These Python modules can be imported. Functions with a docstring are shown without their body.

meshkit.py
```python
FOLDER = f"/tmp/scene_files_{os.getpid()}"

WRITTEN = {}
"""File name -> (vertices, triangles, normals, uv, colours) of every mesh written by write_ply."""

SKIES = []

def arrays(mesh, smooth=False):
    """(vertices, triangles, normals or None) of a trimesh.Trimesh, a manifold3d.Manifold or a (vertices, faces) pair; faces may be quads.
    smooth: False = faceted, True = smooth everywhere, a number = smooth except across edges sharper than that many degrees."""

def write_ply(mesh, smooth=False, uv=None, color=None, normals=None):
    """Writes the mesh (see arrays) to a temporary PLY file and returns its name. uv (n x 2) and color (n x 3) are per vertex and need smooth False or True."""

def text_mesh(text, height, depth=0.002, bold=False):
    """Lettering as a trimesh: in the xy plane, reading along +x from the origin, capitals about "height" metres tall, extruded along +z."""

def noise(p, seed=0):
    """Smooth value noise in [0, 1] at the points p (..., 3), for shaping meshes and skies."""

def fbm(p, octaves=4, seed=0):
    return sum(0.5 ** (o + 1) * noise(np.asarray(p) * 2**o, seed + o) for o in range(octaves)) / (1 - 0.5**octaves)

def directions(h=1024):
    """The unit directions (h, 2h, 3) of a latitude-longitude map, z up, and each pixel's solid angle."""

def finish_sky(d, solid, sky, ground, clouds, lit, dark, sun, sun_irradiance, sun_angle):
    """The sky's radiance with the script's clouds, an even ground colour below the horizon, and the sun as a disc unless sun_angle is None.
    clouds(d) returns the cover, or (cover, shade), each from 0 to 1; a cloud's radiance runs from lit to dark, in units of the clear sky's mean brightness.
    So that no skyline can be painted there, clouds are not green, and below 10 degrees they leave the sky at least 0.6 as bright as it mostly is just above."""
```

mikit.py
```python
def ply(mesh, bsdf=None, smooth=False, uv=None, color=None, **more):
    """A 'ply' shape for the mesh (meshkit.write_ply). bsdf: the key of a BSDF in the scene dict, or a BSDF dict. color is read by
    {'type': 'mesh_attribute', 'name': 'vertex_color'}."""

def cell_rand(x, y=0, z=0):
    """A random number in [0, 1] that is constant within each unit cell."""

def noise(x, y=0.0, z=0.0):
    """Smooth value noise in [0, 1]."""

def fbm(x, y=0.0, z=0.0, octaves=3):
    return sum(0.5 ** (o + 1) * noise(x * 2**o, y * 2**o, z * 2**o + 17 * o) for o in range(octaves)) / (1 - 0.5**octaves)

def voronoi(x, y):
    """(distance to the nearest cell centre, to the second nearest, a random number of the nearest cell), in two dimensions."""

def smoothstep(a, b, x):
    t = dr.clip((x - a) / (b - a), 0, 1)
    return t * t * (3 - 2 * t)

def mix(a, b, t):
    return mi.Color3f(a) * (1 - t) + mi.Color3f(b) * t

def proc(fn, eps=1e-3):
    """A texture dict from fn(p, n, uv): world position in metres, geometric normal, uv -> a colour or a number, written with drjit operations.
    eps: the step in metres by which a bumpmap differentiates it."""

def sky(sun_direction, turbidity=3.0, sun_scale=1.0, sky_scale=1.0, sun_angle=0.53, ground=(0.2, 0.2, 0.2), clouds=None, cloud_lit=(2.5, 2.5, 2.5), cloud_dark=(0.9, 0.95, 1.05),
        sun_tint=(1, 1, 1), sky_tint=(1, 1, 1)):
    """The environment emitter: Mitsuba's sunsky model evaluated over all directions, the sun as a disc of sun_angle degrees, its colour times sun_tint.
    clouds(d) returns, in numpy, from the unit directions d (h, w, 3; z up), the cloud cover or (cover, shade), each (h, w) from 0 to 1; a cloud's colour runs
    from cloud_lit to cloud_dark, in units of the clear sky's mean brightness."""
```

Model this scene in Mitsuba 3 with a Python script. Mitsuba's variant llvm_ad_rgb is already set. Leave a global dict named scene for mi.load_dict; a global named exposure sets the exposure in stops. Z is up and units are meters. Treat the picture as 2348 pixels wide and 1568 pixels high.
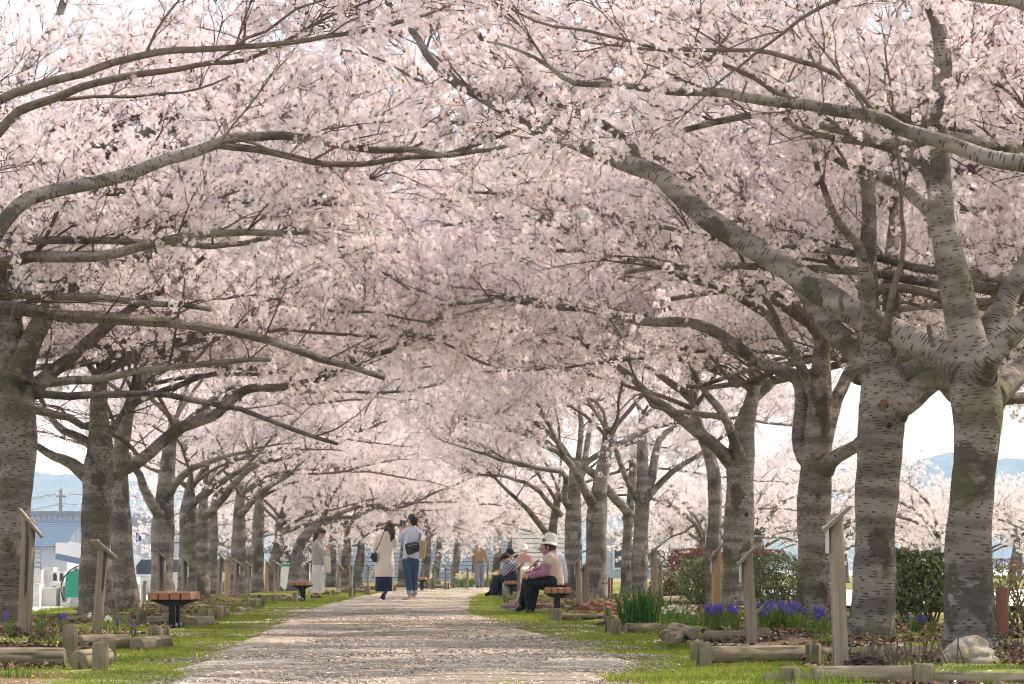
import math, random
import numpy as np, trimesh, manifold3d as m3, drjit as dr
import mitsuba as mi, mikit, meshkit
from scipy.interpolate import CubicSpline
from mikit import noise, fbm, cell_rand, voronoi, smoothstep, mix, proc
T = mi.ScalarTransform4f
scene, labels = {}, {}

# ---------------------------------------------------------------- camera, sky, exposure
F, CX, VH, EYE = 2800.0, 512.0, 568.0, 0.68          # focal length and horizon of the 1024 x 684 picture, eye height in metres
SUN = (0.80, 0.42, 1.05)
exposure = 2.15
HAZE = (0.00013, 0.00021, 0.00034)        # extinction per metre, red to blue
camera = {'type': 'perspective', 'fov': 2 * math.degrees(math.atan(512 / F)), 'fov_axis': 'x', 'near_clip': 0.1, 'far_clip': 20000.0,
          'principal_point_offset_y': -(VH - 342) / 684.0,
          'to_world': T().look_at(origin=[0, 0, EYE], target=[0, 1, EYE], up=[0, 0, 1])}
scene['camera'] = camera
scene['daylight'] = mikit.sky(SUN, turbidity=4, clouds=lambda d: 0.45 * meshkit.fbm(d * [3, 3, 7], 4, 3) + 0.62, cloud_lit=(2.4, 2.4, 2.45), cloud_dark=(1.5, 1.5, 1.55), sun_tint=(0.95, 0.965, 1.09))

# ---------------------------------------------------------------- helpers
K = 1024 / 2347.0


def px(x, y, d):
    """The point at distance d along the ray through a place in the photograph."""
    return np.array([(x * K - CX) * d / F, d, EYE - (y * K - VH) * d / F])


def on_ground(x, y, z=0.0):
    """The point of the level z under a place in the photograph."""
    return px(x, y, F * (EYE - z) / (y * K - VH))


def numbered(name):
    if name not in labels and name not in scene and name not in used_names:
        used_names.add(name)
        return name
    k = 1
    while f'{name}_{k:03d}' in used_names:
        k += 1
    used_names.add(f'{name}_{k:03d}')
    return f'{name}_{k:03d}'


used_names = set()


def thing(name, label, category, group=None):
    key = numbered(name)
    labels[key] = {'label': label, 'category': category}
    if group:
        labels[key]['group'] = group
    return key


def struct(name, label=None):
    key = numbered(name)
    labels[key] = {'kind': 'structure', 'category': name.replace('_', ' ')}
    if label:
        labels[key]['label'] = label
    return key


def part(parent, name, mesh, bsdf, smooth=False, uv=None, color=None, label=None, kind=None):
    key = numbered(f'{parent}__{name}')
    scene[key] = mikit.ply(mesh, bsdf, smooth, uv, color)
    if label or kind:
        labels[key] = {k: v for k, v in (('label', label), ('kind', kind)) if v}
    return key


def solo(key, mesh, bsdf, smooth=False, uv=None, color=None):
    scene[key] = mikit.ply(mesh, bsdf, smooth, uv, color)
    return key


def again(parent, name, shape, to_world):
    """The same mesh once more under another key."""
    key = numbered(f'{parent}__{name}')
    scene[key] = {**shape, 'to_world': T(np.ascontiguousarray(to_world))}
    return key


class Soup:
    """Collects (vertices, triangles, uv, colour) and joins them."""

    def __init__(self):
        self.v, self.f, self.uv, self.c, self.n = [], [], [], [], 0

    def add(self, v, f, uv=None, c=None):
        v = np.asarray(v, float)
        self.v.append(v); self.f.append(np.asarray(f, int) + self.n); self.n += len(v)
        self.uv.append(np.zeros((len(v), 2)) if uv is None else uv)
        self.c.append(np.broadcast_to(np.asarray((1, 1, 1) if c is None else c, float), (len(v), 3)))

    def tm(self, m, c=None):
        self.add(m.vertices, m.faces, None, c)

    def mesh(self):
        return np.vstack(self.v), np.vstack(self.f)

    def UV(self):
        return np.vstack(self.uv)

    def C(self):
        return np.vstack(self.c)


def frame_along(p):
    t = np.gradient(p, axis=0)
    t /= np.linalg.norm(t, axis=1, keepdims=True) + 1e-12
    a = np.cross(t[0], [0, 0, 1.0] if abs(t[0, 2]) < 0.9 else [0, 1.0, 0])
    a /= np.linalg.norm(a)
    A = [a]
    for k in range(1, len(p)):
        a = A[-1] - t[k] * (A[-1] @ t[k])
        A.append(a / (np.linalg.norm(a) + 1e-12))
    A = np.array(A)
    return t, A, np.cross(t, A)


def tube(p, r, sides=8, lump=0.0, seed=0, closed_end=True):
    """(vertices, triangles, uv in metres) of a round tube along p with radii r; lump roughens it."""
    p, r = np.asarray(p, float), np.broadcast_to(np.asarray(r, float), (len(p),))
    t, A, B = frame_along(p)
    ang = np.linspace(0, 2 * np.pi, sides + 1)
    n = np.cos(ang)[None, :, None] * A[:, None] + np.sin(ang)[None, :, None] * B[:, None]
    R = np.repeat(r[:, None], sides + 1, 1)
    if lump:
        q = p[:, None] + n * r[:, None, None]
        R = R * (1 + lump * (meshkit.fbm(q * 3.1, 3, seed) - 0.5) * 2)
        R[:, -1] = R[:, 0]
    v = p[:, None] + n * R[..., None]
    s = np.concatenate([[0], np.cumsum(np.linalg.norm(np.diff(p, axis=0), axis=1))])
    uv = np.stack(np.broadcast_arrays(ang[None, :] * np.mean(r), s[:, None]), -1)
    i, j = np.meshgrid(np.arange(len(p) - 1), np.arange(sides), indexing='ij')
    w = sides + 1
    q = np.stack([i * w + j, i * w + j + 1, (i + 1) * w + j + 1, (i + 1) * w + j], -1).reshape(-1, 4)
    f = np.vstack([q[:, [0, 1, 2]], q[:, [0, 2, 3]]])
    v, uv = v.reshape(-1, 3), uv.reshape(-1, 2)
    if closed_end:
        k = len(v)
        v = np.vstack([v, p[-1:] + t[-1:] * r[-1] * 0.3, p[:1] - t[:1] * r[0] * 0.05])
        uv = np.vstack([uv, uv[-1:], uv[:1]])
        e = (len(p) - 1) * w + np.arange(sides)
        b = np.arange(sides)
        f = np.vstack([f, np.stack([e, e + 1, np.full(sides, k)], 1), np.stack([b + 1, b, np.full(sides, k + 1)], 1)])
    return v, f, uv


def spline(p, r, step):
    """A smooth curve through p, sampled every step metres, with the radii r at p."""
    p = np.asarray(p, float)
    s = np.concatenate([[0], np.cumsum(np.linalg.norm(np.diff(p, axis=0), axis=1))])
    n = max(3, int(s[-1] / step) + 1)
    q = np.linspace(0, s[-1], n)
    return (CubicSpline(s, p)(q) if len(p) > 2 else np.stack([np.interp(q, s, p[:, k]) for k in range(3)], 1)), np.interp(q, s, r)


def box(x0, y0, z0, x1, y1, z1):
    return trimesh.creation.box(bounds=[[min(x0, x1), min(y0, y1), min(z0, z1)], [max(x0, x1), max(y0, y1), max(z0, z1)]])


def bevel_box(sx, sy, sz, b):
    """A box with chamfered edges round the origin."""
    pts = [(x * (sx / 2 - (b if k != 0 else 0)), y * (sy / 2 - (b if k != 1 else 0)), z * (sz / 2 - (b if k != 2 else 0))) for x in (-1, 1) for y in (-1, 1) for z in (-1, 1) for k in range(3)]
    return trimesh.convex.convex_hull(np.array(pts))


def rot_z(a):
    c, s = math.cos(a), math.sin(a)
    return np.array([[c, -s, 0, 0], [s, c, 0, 0], [0, 0, 1, 0], [0, 0, 0, 1.0]])


def shift(*p):
    m = np.eye(4)
    m[:3, 3] = p
    return m


def moved(mesh, m):
    mesh = mesh.copy()
    mesh.apply_transform(m)
    return mesh


def rgb(*c):
    return {'type': 'rgb', 'value': list(c)}


def plain(c, rough=0.7, **more):
    return {'type': 'twosided', 'bsdf': {'type': 'principled', 'base_color': rgb(*c) if isinstance(c, (tuple, list)) else c, 'roughness': rough, 'specular': 0.35, **more}}


def material(key, d):
    scene[key] = d
    return key


VC = {'type': 'mesh_attribute', 'name': 'vertex_color'}
# ---------------------------------------------------------------- cherry trees
def bark_color(p, n, uv):
    """Silver-grey cherry bark with dark cross-wise dashes and patches of moss and old rough bark."""
    row = 0.025
    k = dr.floor(uv.y / row + 0.9 * noise(p.x * 5, p.y * 5, p.z * 2))
    w = 0.085
    x = uv.x / w + cell_rand(k, 3) * 7
    c = dr.floor(x)
    r1, r2, r3 = cell_rand(c, k, 1), cell_rand(c, k, 2), cell_rand(c, k, 3)
    dx = dr.abs(x - c - 0.3 - 0.4 * r2) * w
    dy = dr.abs(uv.y / row + 0.9 * noise(p.x * 5, p.y * 5, p.z * 2) - k - 0.5) * row
    half = 0.010 + 0.034 * r1 * r1
    dash = smoothstep(1.15, 0.4, 0.5 * (fbm(uv.x * 90, uv.y * 160, p.y * 9, 2) - 0.5) + dr.maximum(dx / half, dy / (0.0048 + 0.0060 * r2))) * smoothstep(0.0, 0.06, r3 - 0.12 - 0.55 * smoothstep(0.35, 0.75, fbm(p.x * 2.7 + 8, p.y * 2.7, p.z * 3.3, 3)))
    patch = fbm(p.x * 4 + 3, p.y * 4, p.z * 2.2, 4) + 0.16 * (fbm(p.x * 26, p.y * 26, p.z * 40, 3) - 0.5)
    grain = fbm(uv.x * 30, uv.y * 110, p.y * 3, 3)
    base = mix((0.125, 0.106, 0.095), (0.28, 0.252, 0.232), smoothstep(0.3, 0.7, fbm(p.x * 2, p.y * 2, p.z * 9, 3)))
    base = base * (0.75 + 0.5 * grain)
    base = mix(base, (0.040, 0.029, 0.022), 0.9 * dash)
    rough = smoothstep(0.575, 0.63, patch)
    base = mix(base, mi.Color3f(0.062, 0.053, 0.04) * (0.5 + 1.1 * fbm(p.x * 40, p.y * 40, p.z * 28, 3)), 0.85 * rough)
    moss = smoothstep(0.54, 0.68, fbm(p.x * 3 + 9, p.y * 3 + 4, p.z * 1.6, 4) + 0.14 * (fbm(p.x * 30, p.y * 30, p.z * 30, 2) - 0.5))
    return mix(base, mi.Color3f(0.105, 0.105, 0.035) * (0.5 + fbm(p.x * 50, p.y * 50, p.z * 50, 2)), 0.5 * moss)


def branch_color(p, n, uv):
    g = fbm(uv.x * 40, uv.y * 25, p.y * 4, 3)
    ring = smoothstep(0.62, 0.72, noise(uv.y * 38, uv.x * 9, p.x))
    base = mix((0.085, 0.064, 0.052), (0.21, 0.168, 0.142), g)
    return mix(base, (0.06, 0.045, 0.036), 0.6 * ring)


def bark_relief(p, n, uv):
    return fbm(uv.x * 24, uv.y * 75, p.y * 3, 3) + 1.2 * smoothstep(0.5, 0.62, fbm(p.x * 4 + 3, p.y * 4, p.z * 2.2, 3)) * fbm(p.x * 45, p.y * 45, p.z * 22, 2)


material('bark', {'type': 'twosided', 'bsdf': {'type': 'bumpmap', 'height': proc(bark_relief, 4e-3), 'scale': 0.011, 'bsdf': {'type': 'principled', 'base_color': proc(bark_color), 'roughness': 0.75, 'specular': 0.3}}})
material('branch_bark', plain(proc(branch_color), 0.75))
material('twig_bark', plain((0.075, 0.05, 0.042), 0.7))
material('petal', {'type': 'principledthin', 'base_color': VC, 'roughness': 0.65, 'diff_trans': 0.85, 'specular': 0.3} if False else {'type': 'principledthin', 'base_color': VC, 'roughness': 0.65, 'diff_trans': 1.0})


def flower_template(lod):
    """One flower facing +z, radius 1."""
    if lod == 2:                                     # far away: a leaf of two triangles
        return np.array([(-0.9, -0.2, 0), (0.1, -0.75, 0.2), (0.95, 0.1, 0), (-0.1, 0.8, 0.2)]), np.array([(0, 1, 2), (0, 2, 3)]), np.array([(0.935, 0.895, 0.915)] * 4)
    edge, tip = (0.955, 0.928, 0.948), (0.965, 0.945, 0.960)
    v, f, c = [(0, 0, 0)], [], [(0.92, 0.86, 0.885) if lod == 0 else (0.89, 0.81, 0.84)]
    for i in range(5):
        a = i * 2 * math.pi / 5
        k = len(v)
        if lod == 0:
            for r, da, z, col in ((0.80, -0.50, 0.20, edge), (1.06, 0.0, 0.10, tip), (0.80, 0.50, 0.20, edge)):
                v.append((r * math.cos(a + da), r * math.sin(a + da), z)); c.append(col)
            f += [(0, k, k + 1), (0, k + 1, k + 2)]
        else:
            for da in (-0.47, 0.47):
                v.append((0.95 * math.cos(a + da), 0.95 * math.sin(a + da), 0.16)); c.append(edge)
            f.append((0, k, k + 1))
    if lod == 0:                                     # the pink eye
        k = len(v)
        for i in range(3):
            v.append((0.27 * math.cos(i * 2.094), 0.27 * math.sin(i * 2.094), 0.13)); c.append((0.62, 0.22, 0.30))
        f.append((k, k + 1, k + 2))
    return np.array(v, float), np.array(f), np.array(c, float)


def facing(n, rng):
    """(m, 3, 3) rotations whose third column is n, with a random turn about it."""
    n = n / (np.linalg.norm(n, axis=1, keepdims=True) + 1e-12)
    a = np.cross(n, np.where(np.abs(n[:, 2:]) < 0.9, [0, 0, 1.0], [1.0, 0, 0]))
    a /= np.linalg.norm(a, axis=1, keepdims=True)
    b = np.cross(n, a)
    w = rng.uniform(0, 2 * np.pi, (len(n), 1))
    return np.stack([np.cos(w) * a + np.sin(w) * b, -np.sin(w) * a + np.cos(w) * b, n], -1)


def make_spray(seed, lod):
    """A flowering twig about 0.6 m long along +x: (twig mesh, flower mesh, flower colours)."""
    rng = np.random.default_rng(seed)
    tw, sites = Soup(), []
    sides = 3
    x = np.linspace(0, 0.58, 7)
    main = np.stack([x, 0.05 * np.cumsum(rng.normal(0, 0.35, 7)), 0.05 * np.cumsum(rng.normal(0.1, 0.3, 7))], 1)
    main[0] = 0
    if lod < 3:
        tw.add(*tube(main[::1 if lod < 2 else 3], np.linspace(0.0048, 0.002, 7)[::1 if lod < 2 else 3] * (1 if lod < 2 else 1.5), sides, closed_end=False)[:2])
    sites += [(m, 1) for m in main[2::2]]
    for k in range(6 if lod < 2 else 5):
        s = rng.uniform(0.1, 0.55)
        p0 = np.array([np.interp(s, x, main[:, i]) for i in range(3)])
        d = np.array([rng.uniform(0.3, 1), rng.choice([-1, 1]) * rng.uniform(0.4, 1), rng.uniform(-0.4, 0.8)])
        d *= rng.uniform(0.12, 0.3) / np.linalg.norm(d)
        q = np.array([p0, p0 + 0.5 * d + rng.normal(0, 0.012, 3), p0 + d])
        if lod < 2:
            tw.add(*tube(q, [0.0029, 0.0022, 0.0017], sides, closed_end=False)[:2])
        sites += [(q[1], 0.7), (q[2], 1)] if np.linalg.norm(d) > 0.22 else [(q[2], 1)]
    fl = Soup()
    fv, ff, fc = flower_template(lod)
    for site, w in sites:
        if rng.random() < 0.24:
            continue
        tint = rng.normal(0, 0.012) + np.array([0.0, -0.005, 0.0]) - np.array([0, 1, 0.75]) * abs(rng.normal(0, 0.012))
        m = int(rng.integers(11, 18) * w) if lod < 2 else int(rng.integers(8, 13) * w)
        n = rng.normal(0, 1, (m, 3)) + [0, 0, 0.1]
        n /= np.linalg.norm(n, axis=1, keepdims=True)
        rad = rng.uniform(0.028, 0.046, (m, 1))
        c0 = site + rng.normal(0, 0.014, 3)
        R = facing(n + rng.normal(0, 0.35, n.shape), rng) * rng.uniform(0.0155, 0.0205, (m, 1, 1)) * (1.0 if lod < 2 else 1.3)
        v = np.einsum('mij,nj->mni', R, fv) + (c0 + n * rad)[:, None]
        f = (ff[None] + (np.arange(m) * len(fv))[:, None, None]).reshape(-1, 3)
        fl.add(v.reshape(-1, 3), f, None, np.tile(np.clip(fc + tint, 0.02, 0.97), (m, 1)))
        if lod < 2 and rng.random() < 0.6:          # bronze bud scales and young leaves at the base of the bunch
            m = int(rng.integers(2, 5))
            dirs = rng.normal(0, 1, (m, 3)); dirs /= np.linalg.norm(dirs, axis=1, keepdims=True)
            side = np.cross(dirs, rng.normal(0, 1, (m, 3))); side /= np.linalg.norm(side, axis=1, keepdims=True)
            L = rng.uniform(0.02, 0.05, (m, 1))
            lv = np.stack([c0 + 0 * dirs, c0 + dirs * L * 0.5 + side * L * 0.22, c0 + dirs * L, c0 + dirs * L * 0.5 - side * L * 0.22], 1).reshape(-1, 3)
            lf = (np.array([[0, 1, 2], [0, 2, 3]])[None] + (np.arange(m) * 4)[:, None, None]).reshape(-1, 3)
            col = [(0.17, 0.06, 0.025), (0.26, 0.11, 0.035), (0.18, 0.20, 0.04)][int(rng.choice([0, 1, 2], p=[0.45, 0.35, 0.2]))]
            fl.add(lv, lf, None, col)
    return tw, fl


SPRAYS = {}
for lod in (0, 1, 2):
    for k in range(6):
        tw, fl = make_spray(100 * lod + k, lod)
        scene[f'spray_flowers_{lod}_{k}'] = {'type': 'shapegroup', 'blossom': mikit.ply(fl.mesh(), 'petal', False, None, fl.C())}
        if True:
            scene[f'spray_twigs_{lod}_{k}'] = {'type': 'shapegroup', 'twigs': mikit.ply(tw.mesh(), 'twig_bark', False)}

UP = np.array([0, 0, 1.0])


def grow(p0, d, length, r0, rng, flat=0.0, droop=0.0, wander=0.18, step=0.16):
    """A wandering branch from p0 along d: it bends towards the level by flat and sinks by droop at its end."""
    n = max(4, int(length / step) + 1)
    d = d / np.linalg.norm(d)
    pts, side = [np.array(p0, float)], rng.normal(0, 1, 3)
    for k in range(n - 1):
        s = k / (n - 1)
        d = d + rng.normal(0, wander, 3) * 0.6 - UP * (flat * d[2] * 0.25 + droop * s * 0.25)
        d /= np.linalg.norm(d)
        pts.append(pts[-1] + d * length / (n - 1))
    return np.array(pts), np.linspace(r0, max(0.0035, r0 * 0.3), n)


SPRAY_COUNT, TREES = [0], []


def cherry_tree(label, group, trunk, r, limbs, auto, lod, seed, reach=4.7, density=1.0, fork_z=None, keep=None, lean=(0, 0), hang=False, spray=1.0, gap=0.30):
    """trunk: world points from the ground up, r: radii at them; limbs: [(points, radii)] traced from the photograph;
    auto: how many more limbs to grow; keep(p): where flowers may be."""
    rng = np.random.default_rng(seed)
    key = thing('cherry_tree', label, 'tree', group)
    TREES.append(key)
    trunk = np.array(trunk, float)
    near = lod == 0
    p, rr = spline(trunk, r, 0.07 if near else 0.18)
    z = p[:, 2] - p[0, 2]
    rr = 0.92 * rr * (1 + 0.05 * np.sin(z * 5 + seed))
    v, f, uv = tube(p, rr, 32 if near else 14, 0.12, seed)
    h = np.maximum(v[:, 2] - 0.02, 0)                # uneven root flare
    a = np.arctan2(v[:, 1] - p[0, 1], v[:, 0] - p[0, 0])
    fl = np.exp(-h / 0.11) * (0.30 + 0.22 * np.sin(3 * a + seed) + 0.16 * np.sin(5 * a + 2.1 * seed))
    mid = np.stack([np.interp(v[:, 2], p[:, 2], p[:, i]) for i in (0, 1)], 1)
    v[:, :2] += (v[:, :2] - mid) * np.maximum(fl, 0)[:, None]
    part(key, 'trunk', (v, f), 'bark', True, uv)
    all_limbs = []
    for a, b in limbs:
        a, b = np.array(a), np.array(b)
        if b[-1] > 0.012:                            # the limb goes on, thinning out
            q, qr = grow(a[-1], a[-1] - a[-2] + 0.10 * UP, 1.0 + 22 * b[-1], b[-1], rng, flat=0.45, droop=0.1, wander=0.10, step=0.35)
            a, b = np.vstack([a, q[1:]]), np.concatenate([b, np.linspace(b[-1], 0.006, len(q))[1:]])
        all_limbs.append((*spline(a, b, 0.12 if near else 0.3), True))
    fz = fork_z if fork_z is not None else trunk[-1, 2]
    top = trunk[-1]
    a0 = rng.uniform(0, 2 * np.pi)
    for k in range(auto):
        a = a0 + k * 2 * np.pi / max(auto, 1) + rng.normal(0, 0.25)
        e = rng.uniform(0.5, 1.0) if k % 5 < 3 else rng.uniform(1.05, 1.35)
        d = np.array([math.cos(a) * math.cos(e) + lean[0], math.sin(a) * math.cos(e) + lean[1], math.sin(e)])
        s = rng.uniform(0, 0.35)
        p0 = top - UP * s
        q, qr = grow(p0, d, reach * rng.uniform(0.8, 1.2), r[-1] * rng.uniform(0.36, 0.55), rng, flat=0.8 if hang else 0.62, droop=0.42 if hang else 0.12, wander=0.13, step=0.3)
        all_limbs.append((*spline(q, qr, 0.14 if near else 0.3), False))
    thin, hosts = Soup(), []
    for p, rr, traced in all_limbs:
        kn = np.clip(np.linspace(0, 1, len(p)) * 6, 0, 1)[:, None]
        p = p + kn * 0.11 * (np.stack([meshkit.fbm(p * 1.9 + 7 * i, 3, seed + i) for i in range(3)], 1) - 0.5)
        s = np.concatenate([[0], np.cumsum(np.linalg.norm(np.diff(p, axis=0), axis=1))])
        rr = rr * (1 + 0.28 * np.exp(-s / 0.13)) if not traced or s[-1] > 1 else rr
        sides = max(5, min(18, int(rr[0] * 200))) if near else 7
        v, f, uv = tube(p, rr, sides, 0.07, seed)
        part(key, 'limb', (v, f), 'bark' if rr.max() > 0.062 else 'branch_bark', True, uv)
        # side branches
        L = s[-1]
        at = (0.42 if traced and rr[0] > 0.04 else 0.2) * L if L > 1.2 else 0.0
        turn = rng.choice([-1, 1])
        while at < L:
            k = min(len(p) - 2, int(np.searchsorted(s, at)))
            t = p[k + 1] - p[k]; t /= np.linalg.norm(t) + 1e-9
            side = np.cross(t, UP); side /= np.linalg.norm(side) + 1e-9
            turn = -turn
            d = t * rng.uniform(0.3, 1.0) + side * turn * rng.uniform(0.3, 1.0) + UP * rng.uniform(0.25, 1.2)
            if traced and d[1] < 0:
                d[1] *= 0.3                              # most side shoots of the old limbs reach away from the lane
            big = rng.random() < 0.3
            bl = (rng.uniform(1.2, 2.2) if big else rng.uniform(0.4, 1.1)) * (1.0 - 0.35 * at / L)
            br = min(rr[k] * 0.55, 0.022 if big else 0.012)
            q, qr = grow(p[k], d, bl, br, rng, flat=0.4, droop=0.12)
            hosts.append((q, qr))
            thin.add(*tube(q, qr, 5 if near else 3, closed_end=False))
            if big:
                for h in range(int(rng.integers(2, 5))):
                    j = int(rng.integers(1, len(q) - 1))
                    d2 = (q[j] - q[j - 1]) / 0.16 + rng.normal(0, 0.8, 3) + UP * 0.25
                    q2, qr2 = grow(q[j], d2, rng.uniform(0.4, 0.9), min(0.009, qr[j] * 0.7), rng, flat=0.4, droop=0.15)
                    hosts.append((q2, qr2))
                    thin.add(*tube(q2, qr2, 4 if near else 3, closed_end=False))
            at += gap * rng.uniform(0.6, 1.4) / density
        if rr[-1] < 0.05:
            m = rr < 0.03
            if m.sum() > 3 and not traced:
                hosts.append((p[m], rr[m]))
    if thin.n:
        part(key, 'branch', thin.mesh(), 'branch_bark' if lod < 2 else 'twig_bark', True, thin.UV(), kind='stuff')
    # flowering twigs
    mats = []
    for q, qr in hosts:
        s = np.concatenate([[0], np.cumsum(np.linalg.norm(np.diff(q, axis=0), axis=1))])
        at = 0.12 * rng.random()
        while at < s[-1] + 0.1:
            k = min(len(q) - 2, max(0, int(np.searchsorted(s, at)) - 1))
            t = q[k + 1] - q[k]; t /= np.linalg.norm(t) + 1e-9
            o = q[k] + t * min(at - s[k], s[k + 1] - s[k])
            d = t * 0.9 + rng.normal(0, 0.55, 3) + UP * 0.12
            d /= np.linalg.norm(d)
            n = UP + rng.normal(0, 0.5, 3)
            y = np.cross(n, d); y /= np.linalg.norm(y)
            sc = rng.uniform(0.8, 1.2) * spray
            m = np.eye(4)
            m[:3, 0], m[:3, 1], m[:3, 2], m[:3, 3] = d * sc, y * sc, np.cross(d, y) * sc, o
            if keep is None or keep(o + d * 0.3):
                mats.append(m)
            at += rng.uniform(0.15, 0.27) * spray
    for i, m in enumerate(mats):
        k = int(rng.integers(0, 6))
        w = T(np.ascontiguousarray(m))
        scene[f'{key}__blossom__{i + 1:03d}'] = {'type': 'instance', 'group': {'type': 'ref', 'id': f'spray_flowers_{lod}_{k}'}, 'to_world': w}
        if True:
            scene[f'{key}__twigs__{i + 1:03d}'] = {'type': 'instance', 'group': {'type': 'ref', 'id': f'spray_twigs_{lod}_{k}'}, 'to_world': w}
    labels[f'{key}__blossom'] = {'kind': 'stuff'}
    if True:
        labels[f'{key}__twigs'] = {'kind': 'stuff'}
    SPRAY_COUNT[0] += len(mats)
    return key


def traced(pts, d0, d1, w0, w1=None, wm=None):
    """A limb through places of the photograph (x, y), its distance running from d0 to d1 and its width there from w0 to w1 photograph pixels."""
    n = len(pts)
    ds = np.linspace(d0, d1, n)
    ws = np.linspace(w0, w0 if w1 is None else w1, n)
    return np.array([px(x, y, d) for (x, y), d in zip(pts, ds)]), ws * K / F * ds / 2
ROW_R, ROW_L, FAR = 'cherry trees right of the path', 'cherry trees left of the path', 'cherry trees at the far bend'


def trunk_of(pts, d, w, w1=None):
    p, r = traced(pts, d, d, w, w1)
    p[0, 2] = min(p[0, 2], 0.0) - 0.05
    return p, r


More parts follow.
